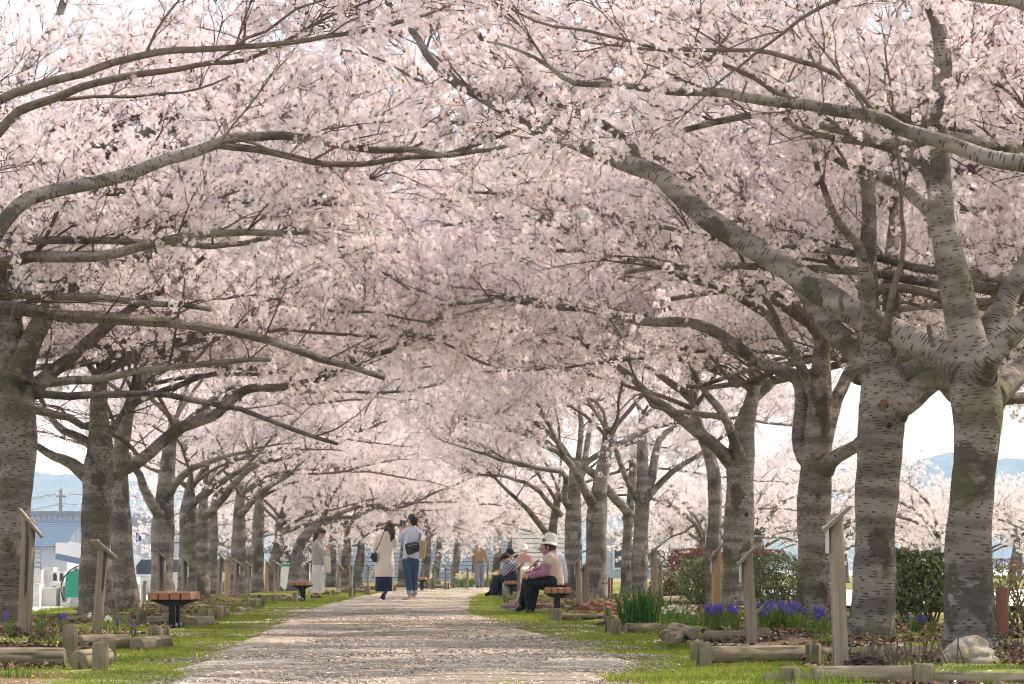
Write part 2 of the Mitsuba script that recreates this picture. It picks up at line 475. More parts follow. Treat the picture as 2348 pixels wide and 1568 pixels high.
# right row, nearest first; limbs as traced
p, r = trunk_of([(2226, 1500), (2222, 1300), (2232, 1080), (2240, 920), (2226, 830), (2200, 696), (2176, 588), (2160, 500), (2156, 412), (2152, 300), (2160, 180), (2150, 60)], 20.6, 122)
r = np.interp(np.arange(12), [0, 2, 3, 4, 5, 7, 11], np.array([124, 112, 122, 105, 84, 62, 40]) * K / F * 20.6 / 2)
cherry_tree('thick pale cherry trunk at the right edge beside a mossy stone', None, p, r, [
    traced([(2215, 850), (2176, 822), (2104, 786), (2020, 750), (1930, 708), (1857, 660), (1785, 606), (1695, 545), (1613, 495), (1576, 471), (1512, 419), (1461, 392), (1409, 368), (1323, 323), (1255, 295), (1186, 261), (1117, 227), (1072, 206), (1031, 182), (1000, 155)], 20.6, 22.5, 72, 20),
    traced([(1464, 392), (1457, 347), (1426, 313), (1375, 278), (1323, 254), (1272, 234), (1213, 192), (1179, 158), (1145, 134)], 22, 23, 24, 8),
    traced([(1280, 238), (1203, 227), (1117, 213), (1066, 201), (1014, 192), (945, 172), (894, 148), (825, 120), (784, 113)], 22.6, 23.4, 12, 4),
    traced([(2030, 755), (2038, 700), (2056, 620), (2074, 546), (2066, 490)], 20.7, 20.4, 20, 9),
    traced([(2250, 830), (2272, 780), (2308, 684), (2347, 606), (2400, 500), (2430, 380)], 20.6, 21, 62, 30),
    traced([(2250, 860), (2266, 822), (2347, 738), (2430, 650), (2520, 560)], 20.5, 20, 58, 26),
    traced([(2262, 915), (2290, 890), (2347, 845), (2450, 790), (2560, 700)], 20.6, 21.5, 72, 34),
    traced([(2170, 560), (2136, 447), (2122, 388), (2060, 354), (1992, 330), (1923, 320), (1861, 302), (1800, 270)], 20.7, 21.5, 34, 9),
    traced([(2185, 600), (2146, 509), (2095, 457), (2053, 426), (1974, 392), (1933, 378), (1860, 330)], 20.8, 22, 38, 12)],
    2, 0, 11, reach=3.6, density=0.62, lean=(0, 0.4))

p, r = trunk_of([(1995, 1460), (2005, 1300), (2012, 1100), (2022, 930), (2010, 820), (1992, 700), (1990, 576), (1992, 480), (1985, 380), (2000, 250)], 25.2, 102)
r = np.interp(np.arange(10), [0, 2, 3, 4, 5, 9], np.array([104, 106, 118, 84, 50, 26]) * K / F * 25.2 / 2)
cherry_tree('thick cherry trunk with a fresh reddish pruning scar, second from the right edge', None, p, r, [
    traced([(1985, 860), (1960, 805), (1906, 756), (1870, 708), (1785, 582), (1734, 539), (1662, 457), (1596, 419), (1545, 384), (1470, 340)], 25.2, 26.5, 62, 12),
    traced([(2018, 860), (2040, 780), (2046, 680), (2044, 576), (2050, 480)], 25.3, 26, 50, 26),
    traced([(1990, 730), (1992, 670), (1985, 610), (1960, 552), (1930, 516), (1905, 480), (1880, 420)], 25, 24.5, 32, 14),
    traced([(1993, 672), (2056, 657), (2110, 664), (2158, 682), (2210, 700)], 25.1, 25, 22, 18),
    traced([(2045, 895), (2062, 876), (2104, 842), (2176, 816), (2240, 760)], 25.2, 26, 50, 34),
    traced([(2050, 950), (2082, 905), (2116, 880), (2152, 872), (2186, 908), (2215, 925)], 25.1, 25.6, 50, 36)],
    3, 0, 12, reach=4.2, lean=(0.2, 0.3), density=0.65)

p, r = trunk_of([(1862, 1405), (1866, 1250), (1868, 1100), (1872, 1040), (1880, 900), (1885, 760)], 31.5, 84)
r = np.interp(np.arange(6), [0, 2, 3, 5], np.array([88, 80, 76, 36]) * K / F * 31.5 / 2)
cherry_tree('cherry tree forking low behind the grape hyacinths, third from the right edge', None, p, r, [
    traced([(1860, 1060), (1839, 936), (1827, 864), (1803, 852), (1743, 828), (1640, 760), (1576, 744), (1495, 738), (1405, 723), (1345, 711), (1195, 687), (1158, 681), (1086, 696), (1014, 699), (960, 678)], 31.5, 33, 38, 5),
    traced([(1882, 1060), (1900, 966), (1930, 888), (1965, 800), (1980, 700)], 31.4, 32.5, 40, 18),
    traced([(1890, 1075), (1911, 1050), (1966, 1015), (2010, 980), (2060, 960)], 31.4, 31, 38, 18),
    traced([(1872, 960), (1790, 760), (1713, 690), (1635, 654), (1576, 636), (1495, 606), (1423, 597)], 31.5, 30, 24, 12),
    traced([(1790, 770), (1713, 660), (1605, 630), (1540, 612)], 30.8, 30, 16, 6)],
    7, 0, 13, reach=6.0, lean=(-0.35, 0.1), density=0.9)

p, r = trunk_of([(1692, 1390), (1692, 1250), (1696, 1120), (1698, 1040), (1712, 960), (1735, 860)], 44, 76)
r = np.interp(np.arange(6), [0, 2, 3, 5], np.array([78, 72, 66, 24]) * K / F * 44 / 2)
cherry_tree('straight pale cherry trunk behind the tan signpost in front of the clipped hedge', None, p, r, [
    traced([(1680, 1060), (1657, 1039), (1609, 997), (1562, 964), (1515, 925), (1483, 900), (1435, 852), (1375, 810), (1291, 762), (1207, 750)], 44, 42, 34, 7),
    traced([(1698, 1050), (1680, 1000), (1657, 950), (1623, 907), (1595, 859), (1570, 780)], 43.8, 43, 26, 10),
    traced([(1655, 956), (1600, 950), (1562, 947), (1505, 933), (1467, 885), (1440, 830)], 43.4, 42.5, 13, 5),
    traced([(1704, 1030), (1731, 906), (1797, 852), (1830, 780)], 44, 45, 30, 12)],
    9, 1, 14, reach=5.8, lean=(-0.35, 0))

p, r = trunk_of([(1640, 1375), (1634, 1250), (1638, 1110), (1628, 1050), (1610, 1000), (1590, 900)], 47, 40)
cherry_tree('narrow dark mossy cherry trunk half hidden behind a paler one', None, p, np.linspace(1, 0.6, 6) * r, [], 8, 1, 15, reach=5.6, lean=(-0.3, 0))

p, r = trunk_of([(1467, 1365), (1466, 1290), (1470, 1190), (1473, 1110), (1472, 1030), (1472, 940)], 62, 40)
r = np.interp(np.arange(6), [0, 3, 5], np.array([42, 34, 16]) * K / F * 62 / 2)
cherry_tree('smooth lilac-grey cherry trunk rising behind the tall leaf clump', None, p, r, [
    traced([(1480, 1120), (1500, 1049), (1515, 1001), (1557, 973)], 62, 63, 24, 10),
    traced([(1466, 1150), (1439, 1106), (1415, 1039), (1391, 983), (1354, 930), (1316, 907)], 62, 60, 16, 6),
    traced([(1476, 1150), (1510, 1110), (1562, 1068), (1604, 1044)], 62, 62, 18, 10)], 5, 2, 16)

p, r = trunk_of([(1437, 1365), (1436, 1280), (1440, 1200), (1444, 1160), (1450, 1080), (1450, 1000)], 66, 28)
cherry_tree('cherry trunk just left of the lilac-grey one, its limb arching left', None, p, np.linspace(1, 0.6, 6) * r, [
    traced([(1440, 1190), (1429, 1162), (1391, 1124), (1354, 1082), (1302, 1049), (1245, 1011), (1198, 992), (1136, 983), (1089, 980), (1030, 960)], 66, 60, 24, 6),
    traced([(1260, 1020), (1207, 982), (1155, 954)], 62, 61, 12, 9)], 5, 2, 17)

p, r = trunk_of([(1366, 1380), (1366, 1280), (1368, 1180), (1374, 1120), (1385, 1060), (1395, 980)], 53, 52)
r = np.interp(np.arange(6), [0, 2, 5], np.array([56, 50, 24]) * K / F * 53 / 2)
cherry_tree('dark sturdy cherry trunk right of the woman in the white hat, behind two signposts', None, p, r, [
    traced([(1362, 1160), (1340, 1120), (1318, 1080), (1290, 1040), (1250, 960)], 53, 51, 26, 9)], 5, 1, 18)

p, r = trunk_of([(1316, 1372), (1314, 1280), (1314, 1200), (1316, 1130), (1322, 1060)], 56, 50)
cherry_tree('cherry trunk directly behind the woman in the white hat', None, p, np.linspace(1, 0.6, 5) * r, [
    traced([(1306, 1160), (1294, 1124), (1292, 1087), (1207, 1068), (1136, 1049), (1089, 1035)], 56, 53, 18, 6),
    traced([(1318, 1120), (1340, 1060), (1350, 990)], 56, 57, 22, 12)], 4, 1, 19)

p, r = trunk_of([(1262, 1352), (1262, 1290), (1264, 1240), (1270, 1190), (1280, 1130)], 66, 30)
cherry_tree('leaning grey cherry trunk beside the white hat, left of the trunks behind the bench', None, p, np.linspace(1, 0.6, 5) * r, [
    traced([(1262, 1235), (1240, 1205), (1215, 1175), (1193, 1153), (1150, 1110)], 66, 64, 18, 8),
    traced([(1285, 1180), (1240, 1130), (1207, 1106), (1136, 1091), (1089, 1087)], 66, 62, 13, 5)], 5, 2, 20)

# the tree outside the frame on the right whose limbs cross the top
p, r = trunk_of([(2640, 1700), (2630, 1300), (2620, 900), (2600, 600), (2590, 380)], 18.5, 130, 80)
cherry_tree('limbs entering at the upper right corner from a cherry tree outside the frame', None, p, r, [
    traced([(2600, 620), (2480, 440), (2347, 378), (2284, 368), (2215, 344), (2129, 320), (2060, 306), (2009, 278), (1923, 258), (1837, 237), (1734, 227), (1648, 213), (1576, 210), (1461, 201), (1358, 192), (1306, 189), (1255, 155), (1203, 117), (1117, 89)], 18.5, 19.5, 46, 5),
    traced([(2035, 290), (2009, 268), (1967, 213), (1916, 172), (1837, 144), (1751, 120), (1660, 119), (1576, 117), (1495, 113), (1375, 86), (1289, 65), (1203, 38), (1152, 14)], 18.9, 19.3, 15, 5),
    traced([(2150, -120), (1923, 0), (1837, 45), (1751, 107), (1693, 148), (1613, 223), (1545, 296)], 18.2, 18.6, 12, 3),
    traced([(2600, 500), (2450, 120), (2347, 12), (2232, -6), (2100, -60)], 18.3, 18, 34, 20)],
    0, 0, 21, density=0.5, keep=lambda o: o[2] > 2.9)

for lb, x, d, ln, sd in [('blossoming crown at the top right from a cherry tree outside the frame, farther back', 7.4, 33, -0.65, 61), ('blossoming crown at the top left from a cherry tree outside the frame, farther back', -8.6, 34, 0.75, 62),
                         ('blossoming crown crossing the upper left corner, nearest behind the entering limbs', -7.0, 25.5, 0.45, 63), ('blossoming crown crossing the upper right corner, nearest behind the entering limbs', 6.9, 24.5, -0.35, 64)]:
    p = np.array([[x, d, -0.05], [x, d, 1.2], [x, d, 2.6]])
    cherry_tree(lb, None, p, [0.21, 0.2, 0.17], [], 12, 1, sd, reach=6.0, lean=(ln, 0), density=0.85, keep=lambda o: o[2] > 3.3)

# left row, nearest first
p, r = trunk_of([(-150, 1700), (-150, 1300), (-140, 900), (-130, 700), (-120, 560), (-110, 380)], 20.5, 120, 60)
cherry_tree('limbs entering at the upper left corner from a cherry tree outside the frame', None, p, r, [
    traced([(-130, 760), (-70, 640), (0, 529), (34, 488), (86, 447), (155, 426), (241, 409), (309, 392), (378, 368), (447, 347), (498, 330), (540, 316), (584, 312), (636, 309), (704, 320), (773, 331), (877, 340), (945, 344), (1014, 357), (1066, 356), (1134, 344), (1200, 318)], 20.5, 22, 40, 8),
    traced([(500, 331), (550, 338), (618, 347), (687, 364), (756, 371), (802, 373), (877, 368), (945, 364), (1014, 357)], 21.2, 22, 17, 12),
    traced([(505, 328), (550, 320), (591, 330), (653, 361), (690, 370)], 21.2, 21, 9, 4),
    traced([(-120, 380), (-60, 270), (0, 236), (69, 210), (137, 182), (206, 162), (323, 134), (412, 117), (481, 110), (577, 103), (673, 94), (774, 78), (877, 65), (945, 41), (1048, 0)], 20.5, 20.5, 24, 7),
    traced([(540, 106), (550, 93), (618, 65), (673, 27), (756, 0), (800, -30)], 20.5, 20.4, 9, 4),
    traced([(-120, 420), (-40, 350), (0, 302), (34, 265), (103, 237), (165, 213), (275, 182), (344, 165), (412, 155), (488, 146), (560, 140)], 20.6, 21, 26, 10),
    traced([(137, 228), (241, 228), (344, 218), (447, 203), (520, 180)], 20.9, 21, 9, 4)],
    0, 0, 22, density=0.5, keep=lambda o: o[2] > 2.7)

p, r = trunk_of([(18, 1445), (24, 1250), (30, 1100), (36, 980), (34, 880), (18, 740), (5, 620), (10, 480)], 28, 100)
r = np.interp(np.arange(8), [0, 4, 5, 7], np.array([104, 98, 66, 40]) * K / F * 28 / 2)
cherry_tree('massive banded cherry trunk at the left edge behind the tallest left signpost', None, p, r, [
    traced([(40, 870), (69, 790), (103, 722), (144, 670), (213, 625), (261, 607), (344, 581), (388, 545), (430, 516), (481, 471), (540, 430)], 27.8, 28.5, 54, 12),
    traced([(75, 900), (93, 876), (137, 842), (179, 808), (220, 765), (275, 722), (302, 701), (361, 667), (420, 630)], 28, 28.6, 36, 12),
    traced([(-20, 680), (0, 592), (52, 526), (144, 457), (192, 405), (261, 354), (326, 316), (371, 295), (430, 254), (481, 196), (550, 172), (600, 140)], 27.8, 29, 72, 18),
    traced([(-10, 300), (0, 247), (34, 199), (69, 148), (103, 89), (131, 34), (144, 0)], 28, 28.5, 24, 18),
    traced([(150, 640), (189, 567), (240, 550), (309, 536), (360, 500)], 28.2, 29, 16, 8)],
    3, 0, 23, reach=4.6, lean=(0.0, 0.5), density=0.6)

p, r = trunk_of([(222, 1410), (219, 1300), (220, 1200), (226, 1090), (229, 1010), (227, 950), (232, 850)], 36, 76)
r = np.interp(np.arange(7), [0, 1, 3, 4, 6], np.array([88, 76, 76, 64, 30]) * K / F * 36 / 2)
cherry_tree('cherry trunk behind the steel-plate signpost on the left, one long limb sweeping right', None, p, r, [
    traced([(240, 1085), (280, 1078), (330, 1051), (378, 1010), (430, 976), (481, 959), (529, 918), (557, 897), (636, 890), (722, 873), (774, 852), (822, 825), (894, 804), (954, 774), (1014, 738)], 36, 38, 32, 10),
    traced([(222, 1100), (190, 1085), (160, 1060), (135, 1052), (95, 1030)], 36, 36, 36, 16),
    traced([(222, 1040), (199, 1014), (148, 983), (110, 940)], 36, 36.5, 26, 12),
    traced([(232, 1030), (247, 997), (275, 959), (300, 900)], 36, 36.5, 26, 12),
    traced([(300, 925), (344, 907), (412, 883), (464, 866), (536, 842), (600, 800)], 37, 37.5, 18, 8),
    traced([(137, 508), (206, 491), (247, 471), (282, 443), (340, 410)], 34, 35, 22, 10),
    traced([(250, 425), (268, 416), (371, 417), (447, 419), (498, 399), (584, 364)], 33, 34, 13, 8)],
    7, 0, 24, reach=5.8, lean=(0.35, 0.1), density=0.9)

p, r = trunk_of([(290, 1395), (282, 1300), (276, 1200), (272, 1130), (274, 1060), (290, 960), (310, 880)], 42, 60)
r = np.interp(np.arange(7), [0, 1, 3, 6], np.array([66, 60, 52, 24]) * K / F * 42 / 2)
cherry_tree('dark curved cherry trunk close behind the second left trunk, left of the bench', None, p, r, [
    traced([(300, 930), (392, 801), (447, 756), (498, 739), (557, 732), (591, 698), (650, 660)], 42, 42, 22, 10),
    traced([(380, 770), (412, 746), (474, 718), (550, 729), (653, 744), (722, 746)], 41, 42, 12, 6),
    traced([(390, 730), (416, 708), (457, 691), (478, 653), (480, 600)], 41, 42, 18, 9)], 8, 1, 25, reach=5.6, lean=(0.4, 0))

p, r = trunk_of([(372, 1368), (372, 1280), (374, 1190), (378, 1130), (385, 1060), (400, 960)], 52, 58)
cherry_tree('cherry trunk right behind the left bench, a thick limb forking to its left', None, p, np.interp(np.arange(6), [0, 2, 5], [1.05, 0.95, 0.45]) * r, [
    traced([(376, 1200), (360, 1172), (335, 1128), (317, 1088), (290, 1040)], 52, 51, 30, 14),
    traced([(385, 1130), (420, 1090), (470, 1060), (540, 1040)], 52, 50, 22, 8),
    traced([(371, 640), (447, 629), (550, 622), (687, 629), (770, 631), (804, 630), (912, 627), (1002, 621), (1092, 612), (1195, 600), (1273, 603)], 40, 41, 17, 7),
    traced([(400, 575), (423, 581), (481, 584), (543, 578), (584, 581), (636, 567), (722, 564), (802, 572), (936, 573)], 41, 42, 13, 5),
    traced([(540, 450), (577, 436), (653, 416), (704, 388), (773, 354)], 38, 39, 14, 9)], 8, 1, 26, reach=5.6, lean=(0.4, 0))

for i, (x, y0, d, w, top, lb, lims) in enumerate([
        (430, 1362, 60, 46, 1130, 'cherry trunk with mossy right side, above the right end of the left bench', [traced([(436, 1160), (470, 1130), (513, 1100), (570, 1060)], 60, 58, 18, 8)]),
        (462, 1362, 64, 38, 1150, 'cherry trunk whose limb bends right, just right of the mossy one', [traced([(466, 1185), (500, 1155), (539, 1110), (587, 1068), (658, 1049), (762, 1001), (847, 978)], 64, 60, 20, 8)]),
        (486, 1352, 78, 28, 1160, 'thin cherry trunk in shade among the left trunks, left of three signposts', []),
        (546, 1358, 69, 36, 1140, 'pale cherry trunk behind the run of four leaning signposts on the left', [traced([(548, 1180), (575, 1155), (610, 1120), (660, 1090)], 69, 66, 18, 8)]),
        (590, 1352, 74, 32, 1150, 'cherry trunk right of the four leaning signposts, slightly darker', []),
        (636, 1350, 79, 32, 1210, 'cherry trunk behind the small left bench, a long double limb leaning over the girl', [traced([(638, 1228), (653, 1219), (714, 1200), (776, 1186), (823, 1181), (856, 1167), (918, 1162), (965, 1143), (1031, 1117)], 79, 74, 13, 5), traced([(640, 1225), (700, 1186), (760, 1170), (830, 1150)], 79, 77, 9, 4)])]):
    p, r = trunk_of([(x - 2, y0), (x, y0 - 80), (x + 2, top + 50), (x + 4, top + 10), (x + 8, top - 30)], d, w)
    cherry_tree(lb, None, p, np.interp(np.arange(5), [0, 2, 4], [1.08, 0.94, 0.45]) * r, lims, 6, 2, 30 + i, reach=5.0, lean=(0.25, 0))

p, r = trunk_of([(670, 1348), (678, 1290), (692, 1240), (714, 1214), (745, 1180)], 76, 34)
cherry_tree('cherry trunk leaning strongly right, left of the girl in grey', None, p, np.linspace(1, 0.55, 5) * r, [], 5, 2, 37)
for i, (x, y0, w, top, lb) in enumerate([
        (702, 1336, 18, 1200, 'cherry trunk seen directly behind the girl in grey'), (760, 1338, 22, 1190, 'cherry trunk just right of the girl in grey'),
        (793, 1338, 24, 1200, 'cherry trunk left of the rust-coloured gap board'), (824, 1338, 22, 1210, 'cherry trunk left of the cream cardigan'),
        (924, 1336, 20, 1200, 'cherry trunk between the cardigan and the blue shirt'), (978, 1336, 22, 1210, 'cherry trunk right of the man in the blue shirt'),
        (1003, 1334, 17, 1210, 'cherry trunk second to the right of the man in the blue shirt'), (1046, 1333, 18, 1200, 'forked cherry trunk left of the walking man'),
        (1090, 1331, 14, 1200, 'cherry trunk hidden behind the walking man'), (1140, 1333, 20, 1205, 'cherry trunk between the walking man and the dark-capped man'),
        (1166, 1332, 14, 1200, 'cherry trunk above the dark-capped man')]):
    d = min(0.31 * F / (w * K), 119.0)
    p, r = trunk_of([(x - 2, y0), (x, y0 - 50), (x + 2, top + 60), (x + 3, top + 30), (x + 5, top)], d, w)
    cherry_tree(lb, None, p, np.interp(np.arange(5), [0, 2, 4], [1.1, 0.92, 0.5]) * r, [], 8, 2, 50 + i, density=0.7, spray=1.2, hang=True)

# pruning scar on the second right trunk, cut and broken stubs on near limbs
material('scar_wood', plain(proc(lambda p, n, uv: mix((0.16, 0.06, 0.035), (0.30, 0.13, 0.08), fbm(p.x * 60, p.y * 60, p.z * 60, 3))), 0.8))
material('log_end_dark', plain((0.035, 0.027, 0.02), 0.9))
for tree, x, y, d, r, out in [(TREES[1], 2017, 931, 25.2, 0.045, (0.0, -1, 0.05)), (TREES[1], 2024, 978, 25.2, 0.03, (0.1, -1, 0)), (TREES[3], 1688, 1218, 44, 0.05, (-0.2, -1, 0)), (TREES[3], 1702, 1180, 44, 0.04, (0.2, -1, 0))]:
    c = px(x, y, d)
    o = np.array(out, float); o /= np.linalg.norm(o)
    s0 = c + o * 0.13
    v, f, uv = tube(np.array([s0, s0 + o * 0.07, s0 + o * 0.10, s0 + o * 0.105]), [r * 1.5, r * 1.35, r * 1.05, r * 0.8], 14, 0.1, int(x), closed_end=False)
    part(tree, 'bark_collar', (v, f), 'bark', True, uv)
    v, f, uv = tube(np.array([s0 + o * 0.08, s0 + o * 0.097]), [r * 0.85, r * 0.8], 14, 0.0)
    part(tree, 'pruning_scar', (v, f), 'scar_wood' if d < 30 and r > 0.04 else 'log_end_dark', False, label='fresh reddish pruning scar' if r > 0.04 and d < 30 else None)
for tree, pts, d, w in [(TREES[17], [(200, 790), (240, 752), (276, 722)], 28.15, 30), (TREES[17], [(40, 730), (60, 700), (78, 668)], 27.9, 14), (TREES[0], [(2140, 795), (2132, 770), (2128, 745)], 20.5, 13), (TREES[0], [(1560, 470), (1556, 440), (1549, 415)], 21.6, 9), (TREES[0], [(1930, 712), (1926, 690), (1930, 668)], 20.8, 11), (TREES[10], [(1695, 230), (1705, 205), (1712, 186)], 19, 6)]:
    p, r = traced(pts, d, d - 0.05, w, w * 0.8)
    v, f, uv = tube(*spline(p, r, 0.05), 10, 0.16, 5)
    part(tree, 'broken_stub', (v, f), 'branch_bark', True, uv)
# ---------------------------------------------------------------- ground
PATH_L = np.array([(8, -1.75), (12, -1.9), (16.4, -2.13), (24.5, -2.57), (31.6, -2.8), (44.5, -3.35), (56, -3.6), (75, -3.72), (90, -3.7), (105, -3.3), (120, -2.2), (140, 1.0), (165, 7)])
PATH_R = np.array([(8, 0.4), (12, 0.45), (16.4, 0.62), (20, 0.95), (26, 0.65), (31.6, 0.13), (44.5, -0.68), (64, -0.83), (90, -0.7), (105, -0.2), (120, 1.0), (140, 4.6), (165, 11)])


def path_l(d): return np.interp(d, PATH_L[:, 0], PATH_L[:, 1])
def path_r(d): return np.interp(d, PATH_R[:, 0], PATH_R[:, 1])


def bed_l(d): return path_l(d) - 0.95          # where the planted beds begin
def bed_r(d): return path_r(d) + np.interp(d, [15, 18, 26, 36, 60], [1.1, 1.05, 0.95, 0.85, 0.7])


def soft(x): return 1 / (1 + np.exp(-np.clip(x, -60, 60)))


def park_height(x, d):
    """The level of the lawns and beds: low mounds in the beds, a bank down to the yard on the left."""
    x, d = np.asarray(x, float), np.asarray(d, float)
    q = np.stack([x, d, 0 * x], -1)
    n = meshkit.fbm(q * 0.9, 4, 5) - 0.5
    inl = soft((bed_l(d) - x - 0.35) * 7) * soft((x + 6.6) * 4)
    inr = soft((x - bed_r(d) - 0.35) * 7) * soft((6.0 - x) * 2)
    inl = inl * soft((d - 19.8) * 5)
    inr = inr * soft((d - np.where(x < 2.75, 20.6, 17.4)) * 5)
    z = -0.012 + 0.045 * n + (0.02 + 0.09 * (meshkit.fbm(q * 0.55, 3, 8))) * np.maximum(inl, inr) - 0.03 * soft((16.6 - d) * 4)
    inside = soft((x - path_l(d) - 0.05) * 14) * soft((path_r(d) - 0.05 - x) * 14)
    z = z * (1 - inside) - 0.035 * inside
    return z - 0.9 * soft((-8.6 - x + 0.0 * d) * 4)


def sheet(xs, ds, fn):
    X, D = np.meshgrid(xs, ds, indexing='ij')
    v = np.stack([X, D, fn(X, D)], -1).reshape(-1, 3)
    i, j = np.meshgrid(np.arange(len(xs) - 1), np.arange(len(ds) - 1), indexing='ij')
    a = i * len(ds) + j
    q = np.stack([a, a + len(ds), a + len(ds) + 1, a + 1], -1).reshape(-1, 4)
    return v, np.vstack([q[:, [0, 1, 2]], q[:, [0, 2, 3]]])


def lawn_color(p, n, uv):
    a = fbm(p.x * 1.3, p.y * 0.9, 0, 4)
    b = fbm(p.x * 30, p.y * 30, 0, 3)
    soil = mix((0.16, 0.095, 0.06), (0.30, 0.20, 0.13), b)
    green = mix((0.10, 0.13, 0.03), (0.25, 0.27, 0.08), b)
    col = mix(green, soil, smoothstep(0.57, 0.65, a))
    speck = cell_rand(dr.floor(p.x * 45), dr.floor(p.y * 30))
    return dr.select(speck > 0.991, mi.Color3f(0.72, 0.64, 0.63), col)


def bed_mask(p):
    l = dr.minimum(1, dr.maximum(0, (-2.95 - 0.022 * p.y - p.x) * 2))
    return l


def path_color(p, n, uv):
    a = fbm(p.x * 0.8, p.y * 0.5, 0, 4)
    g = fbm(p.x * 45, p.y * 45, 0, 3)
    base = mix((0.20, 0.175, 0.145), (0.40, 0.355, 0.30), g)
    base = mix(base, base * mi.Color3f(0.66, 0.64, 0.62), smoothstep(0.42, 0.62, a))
    moss = smoothstep(0.60, 0.68, fbm(p.x * 1.1 + 40, p.y * 0.45, 0, 4))
    base = mix(base, (0.15, 0.165, 0.06), 0.6 * moss)
    s1 = cell_rand(dr.floor(p.x * 55), dr.floor(p.y * 38), 4)
    amount = 1.0 - 0.075 * fbm(p.x * 0.9 + 7, p.y * 0.35, 0, 3)
    return dr.select(s1 > amount, mi.Color3f(0.70, 0.66, 0.645), base)


def yard_color(p, n, uv):
    return mix((0.42, 0.41, 0.39), (0.55, 0.54, 0.52), fbm(p.x * 0.6, p.y * 0.6, 0, 4))


material('lawn_ground', plain(proc(lawn_color), 0.95))
material('path_gravel', plain(proc(path_color), 0.95))
material('yard_concrete', plain(proc(yard_color), 0.85))
g = struct('ground', 'pale concrete yard beyond the park, level to the hills')
solo(g, sheet(np.array([-6000, -1000, -200, -60, -9.4, 60, 300, 1200, 6000.]), np.array([-500, -60, 0, 60, 200, 500, 1500, 8000.]), lambda x, d: 0 * x - 0.95), 'yard_concrete')
g = struct('lawn', 'grass verges and planted beds on both sides of the path')
xs = np.unique(np.concatenate([np.arange(-11, -7.6, 0.2), np.arange(-7.6, 7, 0.11), np.arange(7, 60, 2.5)]))
ds = np.concatenate([np.arange(4, 45, 0.14), np.arange(45, 90, 0.4), np.arange(90, 260, 2.0)])
solo(g, sheet(xs, ds, park_height), 'lawn_ground', True)
g = struct('path', 'gravel path strewn with fallen petals')
ts = np.linspace(-0.04, 1.04, 36)
pd = np.concatenate([np.arange(5, 45, 0.10), np.arange(45, 90, 0.3), np.arange(90, 165, 1.0)])
TT, DD = np.meshgrid(ts, pd, indexing='ij')
wob = lambda k: 0.25 * (meshkit.fbm(np.stack([DD * 0.55, 0 * DD + k, 0 * DD], -1), 3, k) - 0.5)
X = path_l(DD) + wob(3) + (path_r(DD) + wob(9) - path_l(DD) - wob(3)) * TT
q = np.stack([X * 1.1, DD * 0.9, 0 * X], -1)
Z = 0.012 + 0.05 * (meshkit.fbm(q, 4, 2) - 0.5) * np.minimum(1, 90 / DD) + 0.014 * (meshkit.fbm(q * 6, 2, 4) - 0.5) - 0.05 * np.maximum(0, np.abs(TT - 0.5) * 2 - 0.9) * 8
PATH_V = np.stack([X, DD, Z], -1)
i, j = np.meshgrid(np.arange(len(ts) - 1), np.arange(len(pd) - 1), indexing='ij')
a = i * len(pd) + j
qd = np.stack([a, a + len(pd), a + len(pd) + 1, a + 1], -1).reshape(-1, 4)
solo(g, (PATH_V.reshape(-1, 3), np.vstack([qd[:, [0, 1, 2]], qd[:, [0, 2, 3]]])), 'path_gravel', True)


def path_height(x, d):
    k = np.clip(np.searchsorted(pd, d), 0, len(pd) - 1)
    t = np.clip((x - path_l(d)) / (path_r(d) - path_l(d)), 0, 1)
    return Z[np.clip((np.interp(t, ts, np.arange(len(ts)))).round().astype(int), 0, len(ts) - 1), k]


g = struct('road', 'pale road beyond the hedge on the right')
solo(g, sheet(np.linspace(5.2, 40, 12), np.linspace(43, 75, 12), lambda x, d: 0 * x + 0.10 + 0.0 * d), plain((0.50, 0.50, 0.51), 0.9))


# hills beyond the town, their ridge as in the photograph
def hill(key, d0, ridge, seed):
    rng = np.random.default_rng(seed)
    rx, ry = np.array(ridge, float).T
    xs = np.linspace(rx[0], rx[-1], 420)
    top = (VH - np.interp(xs, rx, ry) * K) / F * d0
    rows = []
    for k, t in enumerate(np.linspace(0, 1, 26)):
        d = d0 * (0.72 + 0.42 * t)
        prof = math.sin(math.pi * min(t / 0.66, 1) / 2) ** 1.2 if t < 0.66 else math.cos(math.pi / 2 * (t - 0.66) / 0.34 * 0.95)
        xw = (xs * K - CX) / F * d0 * (1 + 0.12 * (t - 0.66))
        q = np.stack([xw / 160, np.full_like(xw, d / 160), 0 * xw], -1)
        z = top * prof * (1 + 0.25 * (meshkit.fbm(q, 4, seed) - 0.5) * (1 if abs(t - 0.66) > 0.03 else 0.1)) + 9 * (meshkit.fbm(q * 11, 3, seed) - 0.5)
        rows.append(np.stack([xw, np.full_like(xw, d), z - 3], -1))
    v = np.array(rows)
    n, m = v.shape[:2]
    i, j = np.meshgrid(np.arange(n - 1), np.arange(m - 1), indexing='ij')
    a = i * m + j
    q = np.stack([a, a + 1, a + m + 1, a + m], -1).reshape(-1, 4)
    solo(key, (v.reshape(-1, 3), np.vstack([q[:, [0, 1, 2]], q[:, [0, 2, 3]]])), 'hill_forest', True)


